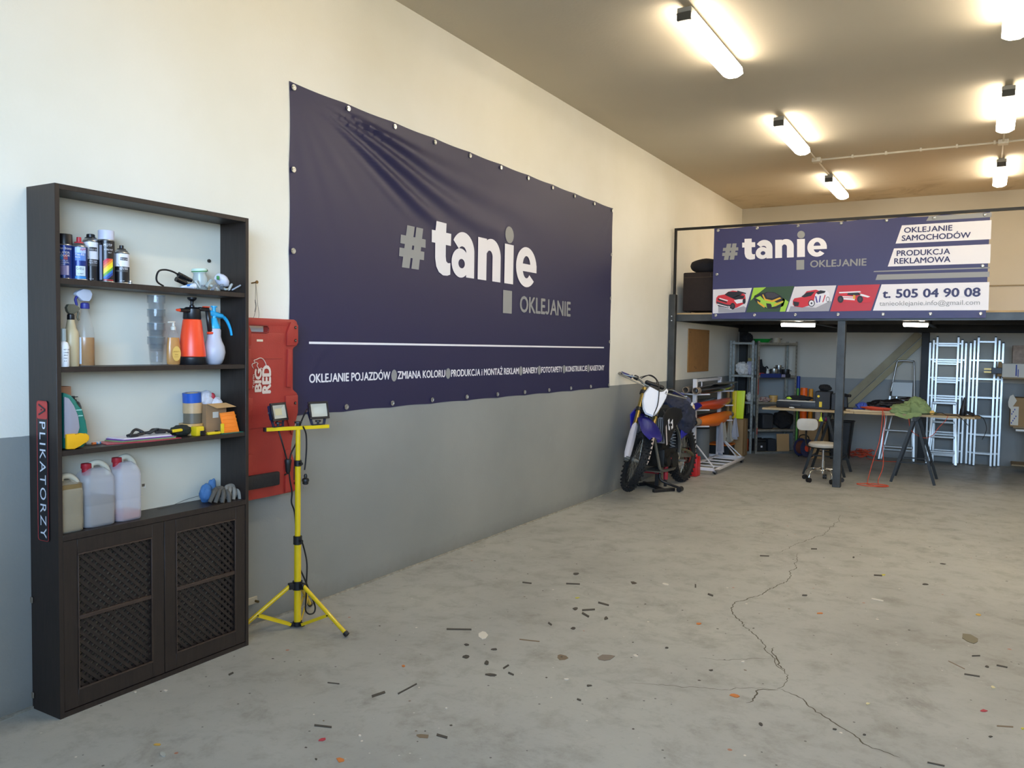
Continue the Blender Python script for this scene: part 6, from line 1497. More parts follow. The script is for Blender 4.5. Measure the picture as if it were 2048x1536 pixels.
blobby('bag', 'large black bag at the right end of the fourth level', 'bag', on_shelf(UR, 1568, .13, 3), (.15, .12, .15), cl_blk, 14)
blobby('bag', 'black bag on the fourth level of the narrow shelf', 'bag', on_shelf(UL, 1500, .10, 3), (.10, .08, .12), cl_blk, 15)
p = on_shelf(UL, 1494, .05, 4); single('box', MB(mat('box_orange', 'b2461f', .6)).box(p.x-.03, p.x+.04, p.y-.03, p.y+.05, p.z, p.z+.19, .01), 'orange box at the foot of the narrow metal shelf', 'box')
p = on_shelf(UR, 1520, .10, 4); t = thing('tool_box', 'black plastic tool case at the foot of the metal shelf', 'tool box', p)
M_ = Matrix.Translation(p) @ UR.M.to_3x3().to_4x4()
obj('case', MB(MC['bin_black']).box(-.10, .10, -.07, .08, 0, .15, .01, M=M_).box(-.095, .095, -.065, .075, .155, .19, .01, M=M_), t); obj('latch', MB(gpink).box(.0, .03, -.0755, -.0705, .06, .09, .001, M=M_), t); obj('handle', MB(blk_).box(-.05, .05, -.01, .01, .19, .21, .003, M=M_), t)
p = on_shelf(UR, 1544, .09, 4); single('box', MB(MC['box_charcoal']).box(-.07, .06, -.06, .10, 0, .19, .003, M=Matrix.Translation(p) @ UR.M.to_3x3().to_4x4()), 'black box between the tool case and the brown board', 'box')
p = on_shelf(UR, 1570, .03, 4); single('fibreboard_sheet', MB(mat('board_tan', 'a9875a', .8)).box(-.11, .10, -.012, -.004, .0, .27, M=Matrix.Translation(p) @ UR.M.to_3x3().to_4x4() @ Matrix.Rotation(R(-6), 4, 'X')), 'tan board standing at the foot of the metal shelf', 'board')
p = PY(1596, 770, 13.36); single('blue_roll', MB(mat('roll_blue', '1d3f9c', .4)).cyl((p.x, 13.38, .001), (p.x, 13.38, 1.20), .028, seg=18), 'tall blue roll standing behind the right end of the metal shelf', 'roll')
# ---- cartons, rolls, reel, bin by the back wall
t = thing('carton', 'large brown carton full of coloured rolls right of the metal shelf', 'box', (1.26, 13.1, 0))
b = MB(card2).box(1.10, 1.44, 12.96, 12.965, .001, .56).box(1.10, 1.44, 13.255, 13.26, .001, .56).box(1.10, 1.105, 12.965, 13.255, .001, .56).box(1.435, 1.44, 12.965, 13.255, .001, .56).box(1.105, 1.435, 12.965, 13.255, .001, .004); obj('walls', b, t)
obj('flap', MB(card2).prism([(1.44, .56), (1.52, .50), (1.52, .47), (1.44, .54)], (0, 12.97, 0), UX, UZ, UY*.28), t)
cols = [(1594, 1.02, 'green', '5d9a3a', .018), (1606, 1.03, 'orange', 'ff6a14', .052), (1620, 1.02, 'amber', 'd98e1a', .032), (1632, .99, 'white', 'd5d2cf', .040)]
for px, h, n_, c_, r_ in cols:
    x = PY(px, 800, 12.94 if n_ == 'white' else 13.08).x+.01; yy_ = 13.08
    single('vinyl_roll', MB(mat('roll_'+n_, c_, .45)).pipe((x, yy_, .006), (x, yy_, h), r_, r_*.8, 22), n_+' vinyl roll standing upright in the large brown carton', 'vinyl roll', 'rolls standing in the large carton')
x = PY(1651, 828, 13.1).x; single('vinyl_roll', MB(mat('roll_pink', 'b3267a', .45)).cyl((x+.02, 13.1, .06), (x, 13.10, .66), .034, seg=18), 'magenta roll standing between the trestle legs', 'vinyl roll')
single('carton', MB(card2).box(1.45, 1.60, 13.0, 13.25, .001, .50, .003), 'brown carton between the large carton and the black bin', 'box')
single('carton', MB(mat('carton_pale', 'a88a60', .8)).box(1.335, 1.50, 12.62, 12.86, .001, .26, .003), 'small brown carton on the floor beside the cable reel', 'box')
rc = Vector((1.245, 12.62, .155)); ax_ = Vector((.80, -.55, 0)).normalized()
t = thing('cable_reel', 'blue cable reel with an orange hub on the floor beside the metal shelf', 'cable reel', (rc.x, rc.y, 0))
rb = mat('reel_blue', '2c3152', .5)
for s_ in (-1, 1): obj('flange', MB(rb).cyl(rc+ax_*s_*.065, rc+ax_*s_*.072, .135, seg=30), t)
obj('drum', MB(mat('reel_cord', '6b3a2a', .7, bump=.5, bscale=50)).cyl(rc-ax_*.064, rc+ax_*.064, .10, seg=26), t); obj('hub', MB(mat('hub_orange', 'd8482a', .45)).cyl(rc+ax_*.0725, rc+ax_*.080, .055, seg=20), t)
obj('carry_frame', MB(mdk).tube([rc-ax_*.10-UZ*.150, rc-ax_*.10+UZ*.13, rc-ax_*.04+UZ*.185, rc+ax_*.04+UZ*.185, rc+ax_*.10+UZ*.13, rc+ax_*.10-UZ*.150], .008, 8, n=3), t)
bx_, by_ = 1.72, 12.85
t = thing('waste_bin', 'large black plastic bin behind the white stool', 'bin', (bx_, by_, 0))
b = MB(MC['bin_black']); pr = []
for s_, z in ((.125, .001), (.175, .56), (.17, .56), (.12, .01)): pr.append([b.bm.verts.new((bx_+x*s_/.175, by_+y*s_/.175, z)) for x, y in rrect(-.175, .175, -.15, .15, .04)])
for A, B_ in zip(pr, pr[1:]):
    for k in range(len(A)): b.face([A[k-1], A[k], B_[k], B_[k-1]])
b.face(pr[0]); b.face(pr[-1]); obj('bin_body', b, t)
obj('rim', MB(MC['bin_black']).tube([(bx_+x, by_+y, .565) for x, y in rrect(-.18, .18, -.155, .155, .04)], .009, 6, closed=True), t)
# orange cord heap by the wall, cord loops on the floor
ocd = mat('cord_orange', 'cf4a2a', .5)
random.seed(3); b = MB(ocd)
for k in range(9):
    cx_, cy_2 = 1.98+random.uniform(-.06, .06), 13.16+random.uniform(-.05, .05); r1, r2 = random.uniform(.08, .15), random.uniform(.06, .11); ph_ = random.uniform(0, 6)
    b.tube([(cx_+r1*cos(2*pi*j/14+ph_), cy_2+r2*sin(2*pi*j/14+ph_), .008+.012*k+.03*abs(sin(j+k))) for j in range(14)], .005, 6, closed=True, n=2)
b.tube([(2.06, 13.1, .01), (2.16, 12.95, .008), (2.3, 12.90, .008), (2.5, 12.96, .008)], .005, 6, n=6)
single('extension_lead', b, 'orange extension cord heaped on the floor by the back wall', 'cord')
# ================================================================== trestle table
TZ = .842
tplm = mat('board_pale', 'b89f76', .75, var=.2, scale=6); trm = mat('trestle_steel', '272725', .45, .5)
def trestle(label, x, ya, yb, sp, rz=0.):
    t = thing('trestle', label, 'trestle', (x, (ya+yb)/2, 0), 'trestles under the boards')
    zt = TZ-.028
    obj('top_rail', MB(trm).box(x-.025, x+.025, ya-.05, yb+.05, zt-.05, zt, .002), t)
    for y in (ya, yb):
        for s_ in (-1, 1): obj('leg', MB(trm).bar((x+s_*.02, y, zt-.051), (x+s_*sp, y+(.03 if y == yb else -.03), .0), .032, .028, up=(0, 1, 0)), t)
    for s_ in (-1, 1): obj('crossbar', MB(trm).bar((x+s_*(sp*.74), ya+.02, .22), (x+s_*(sp*.74), yb-.02, .22), .02, .02), t)
    for y in (ya, yb): obj('spreader', MB(trm).bar((x-sp*.68+.02, y, .25), (x+sp*.68-.02, y, .25), .016, .016, up=(0, 1, 0)), t)
trestle('dark steel trestle under the left board, behind the white stool', 1.80, 10.98, 11.50, .25)
trestle('dark steel trestle under the right board, in front of the step ladders', 2.825, 10.98, 11.50, .24)
b = MB(tplm).prism([(1.00, 10.95), (2.12, 11.02), (2.12, 11.55), (1.20, 11.62), (1.06, 11.45)], (0, 0, TZ-.027), UX, UY, UZ*.026)
single('table_board', b, 'left wooden board on the trestles, carrying the black cases', 'board')
b = MB(tplm).prism([(2.125, 11.02), (3.46, 11.10), (3.52, 11.30), (3.50, 11.52), (2.125, 11.55)], (0, 0, TZ-.027), UX, UY, UZ*.026)
single('table_board', b, 'right wooden board on the trestles, carrying the green cloth', 'board')
on = lambda px, py=815, y=11.2: PY(px, py, y)
def tz(px, y): return PY(px, 815, y).x
# open black case with foam and paper
x0, x1 = tz(1553, 11.15), tz(1632, 11.15)
t = thing('tool_case', 'flat black tool case with white papers on top on the left board', 'case', ((x0+x1)/2, 11.27, TZ))
obj('case', MB(MC['bin_black']).box(x0, x1, 11.12, 11.42, TZ, TZ+.085, .012, seg=2), t); obj('handle', MB(mat('case_grey', '3b3e42', .5)).box((x0+x1)/2-.07, (x0+x1)/2+.07, 11.108, 11.119, TZ+.03, TZ+.055, .004), t)
obj('rim', MB(mat('case_rim', 'a8a49a', .5)).box(x0+.01, x1-.01, 11.13, 11.41, TZ+.0855, TZ+.092, .001), t)
b = MB(mat('paper', 'd8d4ca', .7)).box(x0+.02, x1-.01, 11.14, 11.28, TZ+.0925, TZ+.097); single('papers', b, 'white papers lying on the flat black tool case', 'paper')
b = MB(cl_blk).blob(((x0+x1)/2, 11.34, TZ+.125), (.17, .06, .035), 4, .12, 2.4, 3, floor=TZ+.093, ridge=.1); b.m(mat('neon_green', 'b8dc3a', .5)).blob(((x0+x1)/2-.12, 11.30, TZ+.12), (.04, .02, .018), 2, .1)
single('work_gloves', b, 'black gloves with a neon green cuff on the flat tool case', 'gloves')
single('paper_scrap', MB(MC['paper']).blob((tz(1583, 11.02), 11.03, TZ+.010), (.03, .02, .010), 2, .3, 3, 2, floor=TZ), 'crumpled white scrap in front of the flat tool case', 'paper')
# black organiser boxes
x0, x1 = tz(1632, 11.2), tz(1662, 11.2)
t = thing('organiser_box', 'black box with yellow stickers on the left board, left of the post', 'box', ((x0+x1)/2, 11.25, TZ)); obj('box_body', MB(MC['box_charcoal']).box(x0, x1, 11.12, 11.36, TZ, TZ+.235, .008), t)
b = MB(yel).cyl((x0+.04, 11.119, TZ+.17), (x0+.04, 11.1195-.001, TZ+.17), .016, seg=14).box(x0+.05, x0+.085, 11.118, 11.1195, TZ+.03, TZ+.10); obj('sticker', b, t)
blobby('bag', 'black bundle sitting on the box with yellow stickers', 'bag', Vector(((x0+x1)/2+.01, 11.24, TZ+.236)), (.085, .07, .045), cl_blk, 21)
x0, x1 = tz(1663, 11.2), tz(1697, 11.2)
single('organiser_box', MB(mat('box_slate', '2d333b', .6)).box(x0+.006, x1-.05, 11.12, 11.38, TZ, TZ+.21, .008), 'dark slate box on the left board behind the front post', 'box')
b = MB(blk_).bar((x1-.03, 11.20, TZ+.03), (x1-.045, 11.22, TZ+.20), .05, .05, bev=.008).bar((x1-.04, 11.18, TZ+.195), (x1+.03, 11.15, TZ+.190), .035, .035, bev=.006).bar((x1-.03, 11.2, TZ+.02), (x1+.05, 11.2, TZ+.02), .035, .04, bev=.006); single('power_drill', b, 'black power drill just right of the front post on the board', 'drill')
# batons, blue cap, orange cord, bag, green cloth
batm = mat('baton', 'cdb58a', .7)
def batten(label, xa, ya, xb_, yb_, z, w=.03, h=.02): single('wood_batten', MB(batm).bar((xa, ya, z+h/2+.0005), (xb_, yb_, z+h/2+.0005), w, h), label, 'batten', 'wooden battens on the right board')
batten('front wooden batten on the right board', tz(1700, 11.06), 11.07, tz(1790, 11.10), 11.12, TZ)
batten('second wooden batten, behind the front one on the right board', tz(1692, 11.14), 11.14, tz(1775, 11.18), 11.19, TZ)
batten('short wooden block beside the blue bundle', tz(1731, 11.24), 11.25, tz(1742, 11.24), 11.25, TZ, .04, .035)
p = Vector((tz(1723, 11.35), 11.36, TZ)); b = MB(mat('fabric_blue', '4659a8', .8, bump=.3)).blob(p+UZ*.05, (.065, .06, .055), 4, .14, 2.2, 5, floor=TZ+.001, ridge=.1).blob(p+Vector((-.08, -.03, .012)), (.06, .05, .012), 3, .1, 2, 2, floor=TZ+.001)
single('cap', b, 'blue cap lying on the right board beside the post', 'cap')
b = MB(cl_blk := mat('bag_film', '161518', .35, bump=.4, bscale=25)).blob((tz(1795, 11.42), 11.42, TZ+.060), (.34, .11, .105), 5, .12, 2.0, 9, floor=TZ+.001, ridge=.10).blob((tz(1820, 11.42), 11.43, TZ+.08), (.19, .10, .11), 5, .12, 2.0, 4, floor=TZ+.001, ridge=.10)
single('garbage_bag', b, 'crumpled black plastic bag on the right board behind the green cloth', 'bag')
gc = mat('cloth_green', '8a9a62', .9, var=.15, scale=12, bump=.3, bscale=80)
b = MB(gc).blob((tz(1803, 11.12), 11.13, TZ+.035), (.14, .10, .085), 5, .14, 1.5, 3, floor=TZ-.0, ridge=.10).blob((tz(1832, 11.17), 11.18, TZ+.06), (.15, .09, .125), 5, .16, 1.6, 6, floor=TZ+.0, ridge=.10).tube([(tz(1815, 11.15), 11.12, TZ+.09), (tz(1822, 11.15), 11.14, TZ+.16)], lambda q_: .035*(1-q_)+.008, 8)
for v in b.bm.verts: v.co.z = max(v.co.z, TZ+.0005)
b.grid(lambda u, v: Vector((tz(1790, 11.05)+u*.30, 11.055-.012*sin(u*13)-.02*v, TZ+.02-.085*v*(1-.7*abs(u-.45)*1.6))), 14, 8)
single('cloth', b, 'green cloth crumpled over the front edge of the right board', 'cloth')
b = MB(gc).blob((tz(1856, 11.22), 11.23, TZ+.015), (.10, .06, .02), 3, .2, 2.6, 6, floor=TZ+.0005); single('cloth', b, 'flat end of olive cloth right of the crumpled green cloth', 'cloth')
x = tz(1865, 11.15); single('tape_reel', MB(mat('reel_yellow', 'd8a41c', .4)).cyl((x, 11.12, TZ+.028), (x, 11.15, TZ+.028), .027, seg=18), 'small yellow reel standing on the right board', 'reel')
random.seed(5); b = MB(ocd); xo = tz(1762, 11.12)
for k in range(7):
    b.tube([(xo+(.12+.02*k)*cos(2*pi*j/12), 11.13+(.035+.008*k)*sin(2*pi*j/12), TZ+.026+.005*k+.006*sin(j*2+k)) for j in range(12)], .005, 6, closed=True, n=2)
xe = tz(1762, 10.98)
b.tube([(xo+.05, 11.10, TZ+.05), (xe+.02, 10.99, TZ+.03), (xe+.02, 10.96, TZ-.1), (xe, 10.95, .5), (xe-.06, 10.9, .25), (xe-.10, 10.8, .03), (2.35, 10.62, .006), (2.25, 10.50, .006), (2.36, 10.40, .006), (2.55, 10.44, .006), (2.58, 10.54, .008), (2.45, 10.58, .012), (2.36, 10.50, .014), (2.46, 10.42, .016), (2.60, 10.46, .014), (2.56, 10.56, .012), (2.42, 10.56, .016), (2.40, 10.45, .018), (2.52, 10.40, .014)], .0045, 6, n=7)
b.tube([(xe+.03, 10.97, TZ+.02), (xe+.05, 10.955, TZ-.1), (xe+.04, 10.94, .45), (xe+.06, 10.85, .2), (xe+.02, 10.75, .03), (2.5, 10.55, .012)], .0045, 6, n=6)
single('extension_lead', b, 'thin orange cord running from the right board down to loops on the floor', 'cord')
# heat gun standing at the right end
hx_ = tz(1925, 11.25); t = thing('heat_gun', 'black heat gun standing upright at the right end of the boards', 'heat gun', (hx_, 11.25, TZ))
b = MB(blk_); b.lathe([(0, 0), (.030, .0), (.036, .01), (.034, .07), (.028, .11), (.020, .13), (.017, .20), (.012, .225), (0, .226)], (hx_, 11.25, TZ), axis=Vector((.10, 0, 1)).normalized(), seg=18); obj('barrel', b, t)
obj('grip', MB(blk_).bar((hx_+.02, 11.25, TZ+.055), (hx_+.13, 11.22, TZ+.018), .04, .034, bev=.01), t)
obj('cord', MB(cbm).tube([(hx_+.13, 11.22, TZ+.018), (hx_+.19, 11.16, TZ+.012), (hx_+.235, 11.10, TZ-.03), (hx_+.26, 11.06, TZ-.14), (hx_+.22, 11.05, TZ-.26)], .004, 6, n=6), t)
b = MB(cbm).tube([(tz(1835, 11.1), 11.08, TZ+.006), (tz(1868, 11.1), 11.10, TZ+.02), (tz(1882, 11.1), 11.10, TZ+.035), (tz(1895, 11.1), 11.08, TZ+.008), (tz(1915, 11.1), 11.09, TZ+.006), (tz(1928, 11.08), 11.05, TZ-.04), (tz(1938, 11.08), 11.04, TZ-.10)], .004, 6, n=6)
single('power_cable', b, 'black cable lying across the right end of the boards', 'cable')
b = MB(ocd).tube([(tz(1897, 11.1), 11.07, TZ+.004), (tz(1893, 11.1), 11.03, TZ-.05), (tz(1880, 11.1), 11.02, TZ-.14), (tz(1868, 11.1), 11.03, TZ-.24), (tz(1850, 11.1), 11.05, TZ-.28), (tz(1826, 11.1), 11.0, TZ-.20), (tz(1820, 11.1), 10.97, TZ-.05)], .0035, 6, n=6)
single('power_cable', b, 'thin reddish cable sagging below the right board', 'cable')
xt = tz(1643, 10.95); t = thing('tag', 'neon yellow triangular tag hanging below the left board', 'tag', (xt, 10.93, TZ-.13))
obj('tag_body', MB(MC['neon_yellow']).prism([(xt-.026, TZ-.14), (xt+.026, TZ-.14), (xt+.008, TZ-.085), (xt-.008, TZ-.085)], (0, 10.93, 0), UX, UZ, UY*.012, .002), t); obj('loop', MB(MC['neon_yellow']).cyl((xt, 10.936, TZ-.084), (xt, 10.95, TZ-.0275), .003, seg=6), t)

# ================================================================== stool
sc = Vector((1.86, 10.47, 0)); chs = mat('chrome', 'c9c9c7', .12, 1.); vin = mat('seat_vinyl', 'b9b2a4', .5, var=.12, scale=8)
t = thing('swivel_stool', 'small white swivel stool with a backrest and chrome star base', 'stool', sc)
obj('seat', MB(vin).lathe([(0, .425), (.15, .425), (.172, .435), (.176, .455), (.165, .475), (.12, .484), (0, .487)], sc, seg=36), t)
obj('seat_plate', MB(mdk).cyl(sc+UZ*.40, sc+UZ*.4245, .08, seg=20), t)
obj('gas_stem', MB(chs).cyl(sc+UZ*.14, sc+UZ*.39, .017, seg=16).cyl(sc+UZ*.10, sc+UZ*.26, .024, seg=16), t)
bdv = Vector((-.80, .30, 0)).normalized(); bsd = Vector((-bdv.y, bdv.x, 0)); bc = sc+bdv*.215
obj('back_support', MB(mdk).tube([sc+bdv*.06+UZ*.405, sc+bdv*.19+UZ*.41, sc+bdv*.235+UZ*.46, sc+bdv*.235+UZ*.66], .018, 8, n=4, flat=.45), t)
fx = Vector((.90, .36, 0)).normalized(); nn = Vector((fx.y, -fx.x, 0))
bcn = sc+bdv*.235+nn*.022
b = MB(vin).prism(rrect(-.125, .125, .615, .760, .05), bcn-fx*.0, fx, UZ, nn*.035, .012); obj('backrest', b, t)
obj('base_ring', MB(chs).torus(sc+UZ*.150, UZ, .115, .007, 30, 8), t)
for k in range(5):
    a = R(72*k+20); d_ = Vector((cos(a), sin(a), 0))
    lg = obj('leg', MB(chs).tube([sc+d_*.02+UZ*.15, sc+d_*.14+UZ*.15, sc+d_*.20+UZ*.125, sc+d_*.225+UZ*.06], .010, 10, n=5), t)
    c = sc+d_*.225; s_ = Vector((-d_.y, d_.x, 0)); obj('caster', MB(blk_).cyl(c-s_*.022+UZ*.029, c-s_*.004+UZ*.029, .028, seg=16).cyl(c+s_*.004+UZ*.029, c+s_*.022+UZ*.029, .028, seg=16).bar(c-s_*.004+UZ*.05, c+s_*.004+UZ*.05, .02, .03), lg)

# ================================================================== ladders
al = mat('ladder_aluminium', 'a9a9a5', .32, .85, var=.15, scale=4)
def ladder(label, xs, z1, yb, px_r, n=6):
    t = thing('extension_ladder', label, 'ladder', (sum(xs)/2, yb, 0), 'ladders against the back wall')
    for k in range(3):
        x0, x1 = xs[0]+.048*k, xs[1]-.048*k; y = yb-.055*k; top = z1-.04*(2-k)
        s_ = obj('ladder_section', MB(al).bar((x0, y, .012), (x0, y+.06, top), .024, .05, up=(0, 1, 0)).bar((x1, y, .012), (x1, y+.06, top), .024, .05, up=(0, 1, 0)), t)
        obj('foot_cap', MB(blk_).box(x0-.014, x0+.014, y-.028, y+.028, 0, .0115).box(x1-.014, x1+.014, y-.028, y+.028, 0, .0115), s_)
        obj('top_cap', MB(blk_).box(x0-.014, x0+.014, y+.03, y+.085, top+.001, top+.02).box(x1-.014, x1+.014, y+.03, y+.085, top+.001, top+.02), s_)
        for j in range(n+1):
            z = .18+.265*j-(.03*k if px_r else 0)
            if z < top-.04: yy_ = y+.06*z/top; obj('rung', MB(al).bar((x0+.013, yy_, z), (x1-.013, yy_, z), .026, .022), s_)
ladder('three-section aluminium ladder behind the short step ladder', (2.84, 3.30), 1.83, 13.36, True)
ladder('three-section aluminium ladder at the right, its rungs fully visible', (3.36, 3.76), 1.83, 13.36, False)
# tall folded step ladder with a hoop
def steplad(label, xa, xb_, ta, tb, zt, y, steps, hoop, wside=.045):
    t = thing('step_ladder', label, 'step ladder', ((xa+xb_)/2, y, 0))
    yt = y+.16; ra_ = lambda z: (xa+(ta-xa)*z/zt, y+(yt-y)*z/zt); rb2 = lambda z: (xb_+(tb-xb_)*z/zt, y+(yt-y)*z/zt)
    zr = steps[-1]+.02
    for f_ in (ra_, rb2):
        a0_, a1_ = f_(.012), f_(zr); r_ = obj('side_rail', MB(al).bar((*a0_, .012), (*a1_, zr), .022, wside, up=(0, 1, 0)), t); obj('foot', MB(blk_).box(a0_[0]-.016, a0_[0]+.016, a0_[1]-.03, a0_[1]+.03, 0, .0115), r_)
    for z in steps[:-1]:
        a, c = ra_(z), rb2(z); obj('step', MB(al).box(a[0]+.014, c[0]-.014, a[1]-.055, a[1]+.03, z-.011, z+.011, .002), t)
    z = steps[-1]; a, c = ra_(z), rb2(z)
    if hoop:
        obj('hoop', MB(al).tube([(a[0], a[1], zr), (ta, yt-.01, zt-.06), (ta+.03, yt, zt-.005), (tb-.03, yt, zt-.005), (tb, yt-.01, zt-.06), (c[0], c[1], zr)], .012, 10, n=5), t)
        obj('platform', MB(mat('platform_grey', 'a4a7a4', .5, .3)).bar(((a[0]+c[0])/2, a[1]-.012, z+.02), ((a[0]+c[0])/2, a[1]+.012, z+.23), c[0]-a[0]-.05, .022, up=(0, 1, 0), bev=.003), t)
    else: obj('platform', MB(al).box(a[0]-.01, c[0]+.01, a[1]-.09, a[1]+.06, zr+.001, zr+.03, .004), t)
    obj('back_frame', MB(al).bar((xa+.02, y+.12, .003), (ta+.02, y+.18, zr), .018, .022, up=(0, 1, 0)).bar((xb_-.02, y+.12, .003), (tb-.02, y+.18, zr), .018, .022, up=(0, 1, 0)).bar((xa+.03, y+.125, .15), (xb_-.03, y+.125, .15), .016, .016), t)
steplad('folded step ladder with a hoop handle left of the dark back post', 2.23, 2.70, 2.41, 2.645, 1.48, 13.10, (.21, .45, .69, .93), True)
steplad('shorter aluminium step ladder in front of the left extension ladder', 2.87, 3.24, 2.93, 3.20, .95, 13.02, (.19, .40, .61, .85), False)
# slanting wooden brace planks against the back wall
wm = mat('plank_old', 'a59a7c', .85, var=.2, scale=6)
a, c = PY(1843, 664, 13.44), PY(1700, 800, 13.44); d_ = (c-a).normalized(); e_ = a+d_*((a.z-.02)/-d_.z)
single('wood_plank', MB(wm).bar((a.x-.03, 13.455, a.z-.02), (e_.x-.03, 13.455, .06), .11, .04, up=(0, 1, 0)), 'upper slanting wooden plank against the back wall', 'plank')
single('wood_plank', MB(mat('plank_pale', 'a79c7a', .85, var=.15, scale=6)).bar((a.x+.05, 13.40, a.z-.10), (e_.x+.11, 13.40, .06), .08, .03, up=(0, 1, 0)), 'lower slanting wooden plank against the back wall', 'plank')
# ================================================================== rack with cartons at the right edge
t = thing('metal_shelf', 'metal shelf with cartons cut by the right edge of the view', 'shelf', (4.65, 12.9, 0))
for x in (4.08, 5.2):
    for y in (12.7, 13.15): obj('upright', MB(gal).box(x-.02, x+.02, y-.02, y+.02, 0, 1.75), t)
for z in (1.29, .63, .12): obj('shelf', MB(gald).box(3.90 if z < 1 else 3.76, 5.25, 12.725, 13.125, z-.02, z), t)
cwh = mat('carton_white', 'cfc8b8', .7); cp = mat('print_navy', '2a3a8c', .6)
t = thing('carton', 'white carton with blue marks on the right metal shelf', 'box', (4.05, 12.85, 1.29))
obj('box_body', MB(cwh).box(3.745, 4.35, 12.72, 13.05, 1.2905, 1.475, .003), t); obj('print', MB(cp).box(3.90, 3.915, 12.7185, 12.7195, 1.31, 1.46).box(3.925, 3.935, 12.7185, 12.7195, 1.30, 1.40), t); obj('flap', MB(card2).prism([(3.69, 1.30), (3.744, 1.30), (3.744, 1.49), (3.70, 1.50)], (0, 12.74, 0), UX, UZ, UY*.25), t)
single('carton', MB(mat('carton_pinkish', 'a8927e', .8, var=.3, scale=20)).box(3.86, 4.3, 12.78, 13.02, 1.476, 1.72, .003), 'pinkish brown carton standing on the white carton at the right edge', 'box')
t = thing('carton', 'open brown carton with white and blue prints on the lower right shelf', 'box', (4.1, 12.85, .63))
obj('box_body', MB(card2).box(3.86, 4.35, 12.72, 13.05, .6305, 1.02, .003), t); obj('print', MB(cwh).box(3.866, 3.955, 12.717, 12.7195, .65, .90).prism([(3.835, .90), (3.865, .86), (3.93, .98), (3.885, 1.06), (3.85, 1.04), (3.83, .96)], (0, 12.715, 0), UX, UZ, UY*.003), t)
b = MB(cp)
for k in range(7): b.box(3.872+.010*(k % 4)*1.6, 3.884+.010*(k % 4)*1.6, 12.7155, 12.7165, .67+.030*k, .69+.030*k)
obj('blue_marks', b, t)
t = thing('bar_clamp', 'black and brass clamp bars sticking out left of the white carton', 'clamp', (3.6, 12.75, 1.34))
for z in (1.355, 1.395): obj('bar', MB(mat('brass', '9c8048', .35, .7)).bar((3.535, 12.70, z), (3.62, 12.70, z), .016, .020), t)
obj('grip', MB(blk_).box(3.621, 3.743, 12.68, 12.73, 1.335, 1.415, .004), t)
single('lamp_tube', MB(mat('tube_white_glossy', 'dcdcd8', .2)).cyl((3.93, 12.70, .585), (4.3, 12.70, .585), .016, seg=14), 'white tube lying under the lower right shelf board', 'tube')

# ================================================================== scraps on the floor
dk_ = mat('scrap_dark', '4a453c', .8); lt_ = mat('scrap_white', 'd8d3c6', .7); yl_ = mat('scrap_yellow', 'ccc14a', .7); rd_ = mat('scrap_red', 'b03a44', .7); or_ = mat('scrap_orange', 'c97a3c', .7); br_ = mat('stain_brown', '7a6a55', .8)
def scrap(px, py, wpx, hpx, m, kind, ang=0., sd=0):
    p = PZ(px, py, 0); dx = (PZ(px+1, py)-p); dy = (PZ(px, py+1)-p); random.seed(int(px*7+py*13)); n = 4 if kind == 'strip' else 7; pts = []
    for k in range(n):
        if kind == 'strip': a, c = ((-.5, -.5), (.5, -.35), (.5, .5), (-.5, .4))[k]
        else: th_ = 2*pi*k/n+random.uniform(-.2, .2); r_ = random.uniform(.32, .55); a, c = cos(th_)*r_*1.0, sin(th_)*r_
        X, Y = a*wpx*.92, c*hpx*.8; X, Y = X*cos(ang)-Y*sin(ang), X*sin(ang)+Y*cos(ang); v = p+dx*X+dy*Y; pts.append((v.x, v.y))
    ar = sum(pts[k-1][0]*pts[k][1]-pts[k][0]*pts[k-1][1] for k in range(n))
    if ar < 0: pts.reverse()
    return MB(m).prism(pts, (0, 0, .0002), UX, UY, UZ*(.003 if m is not br_ else .0008))
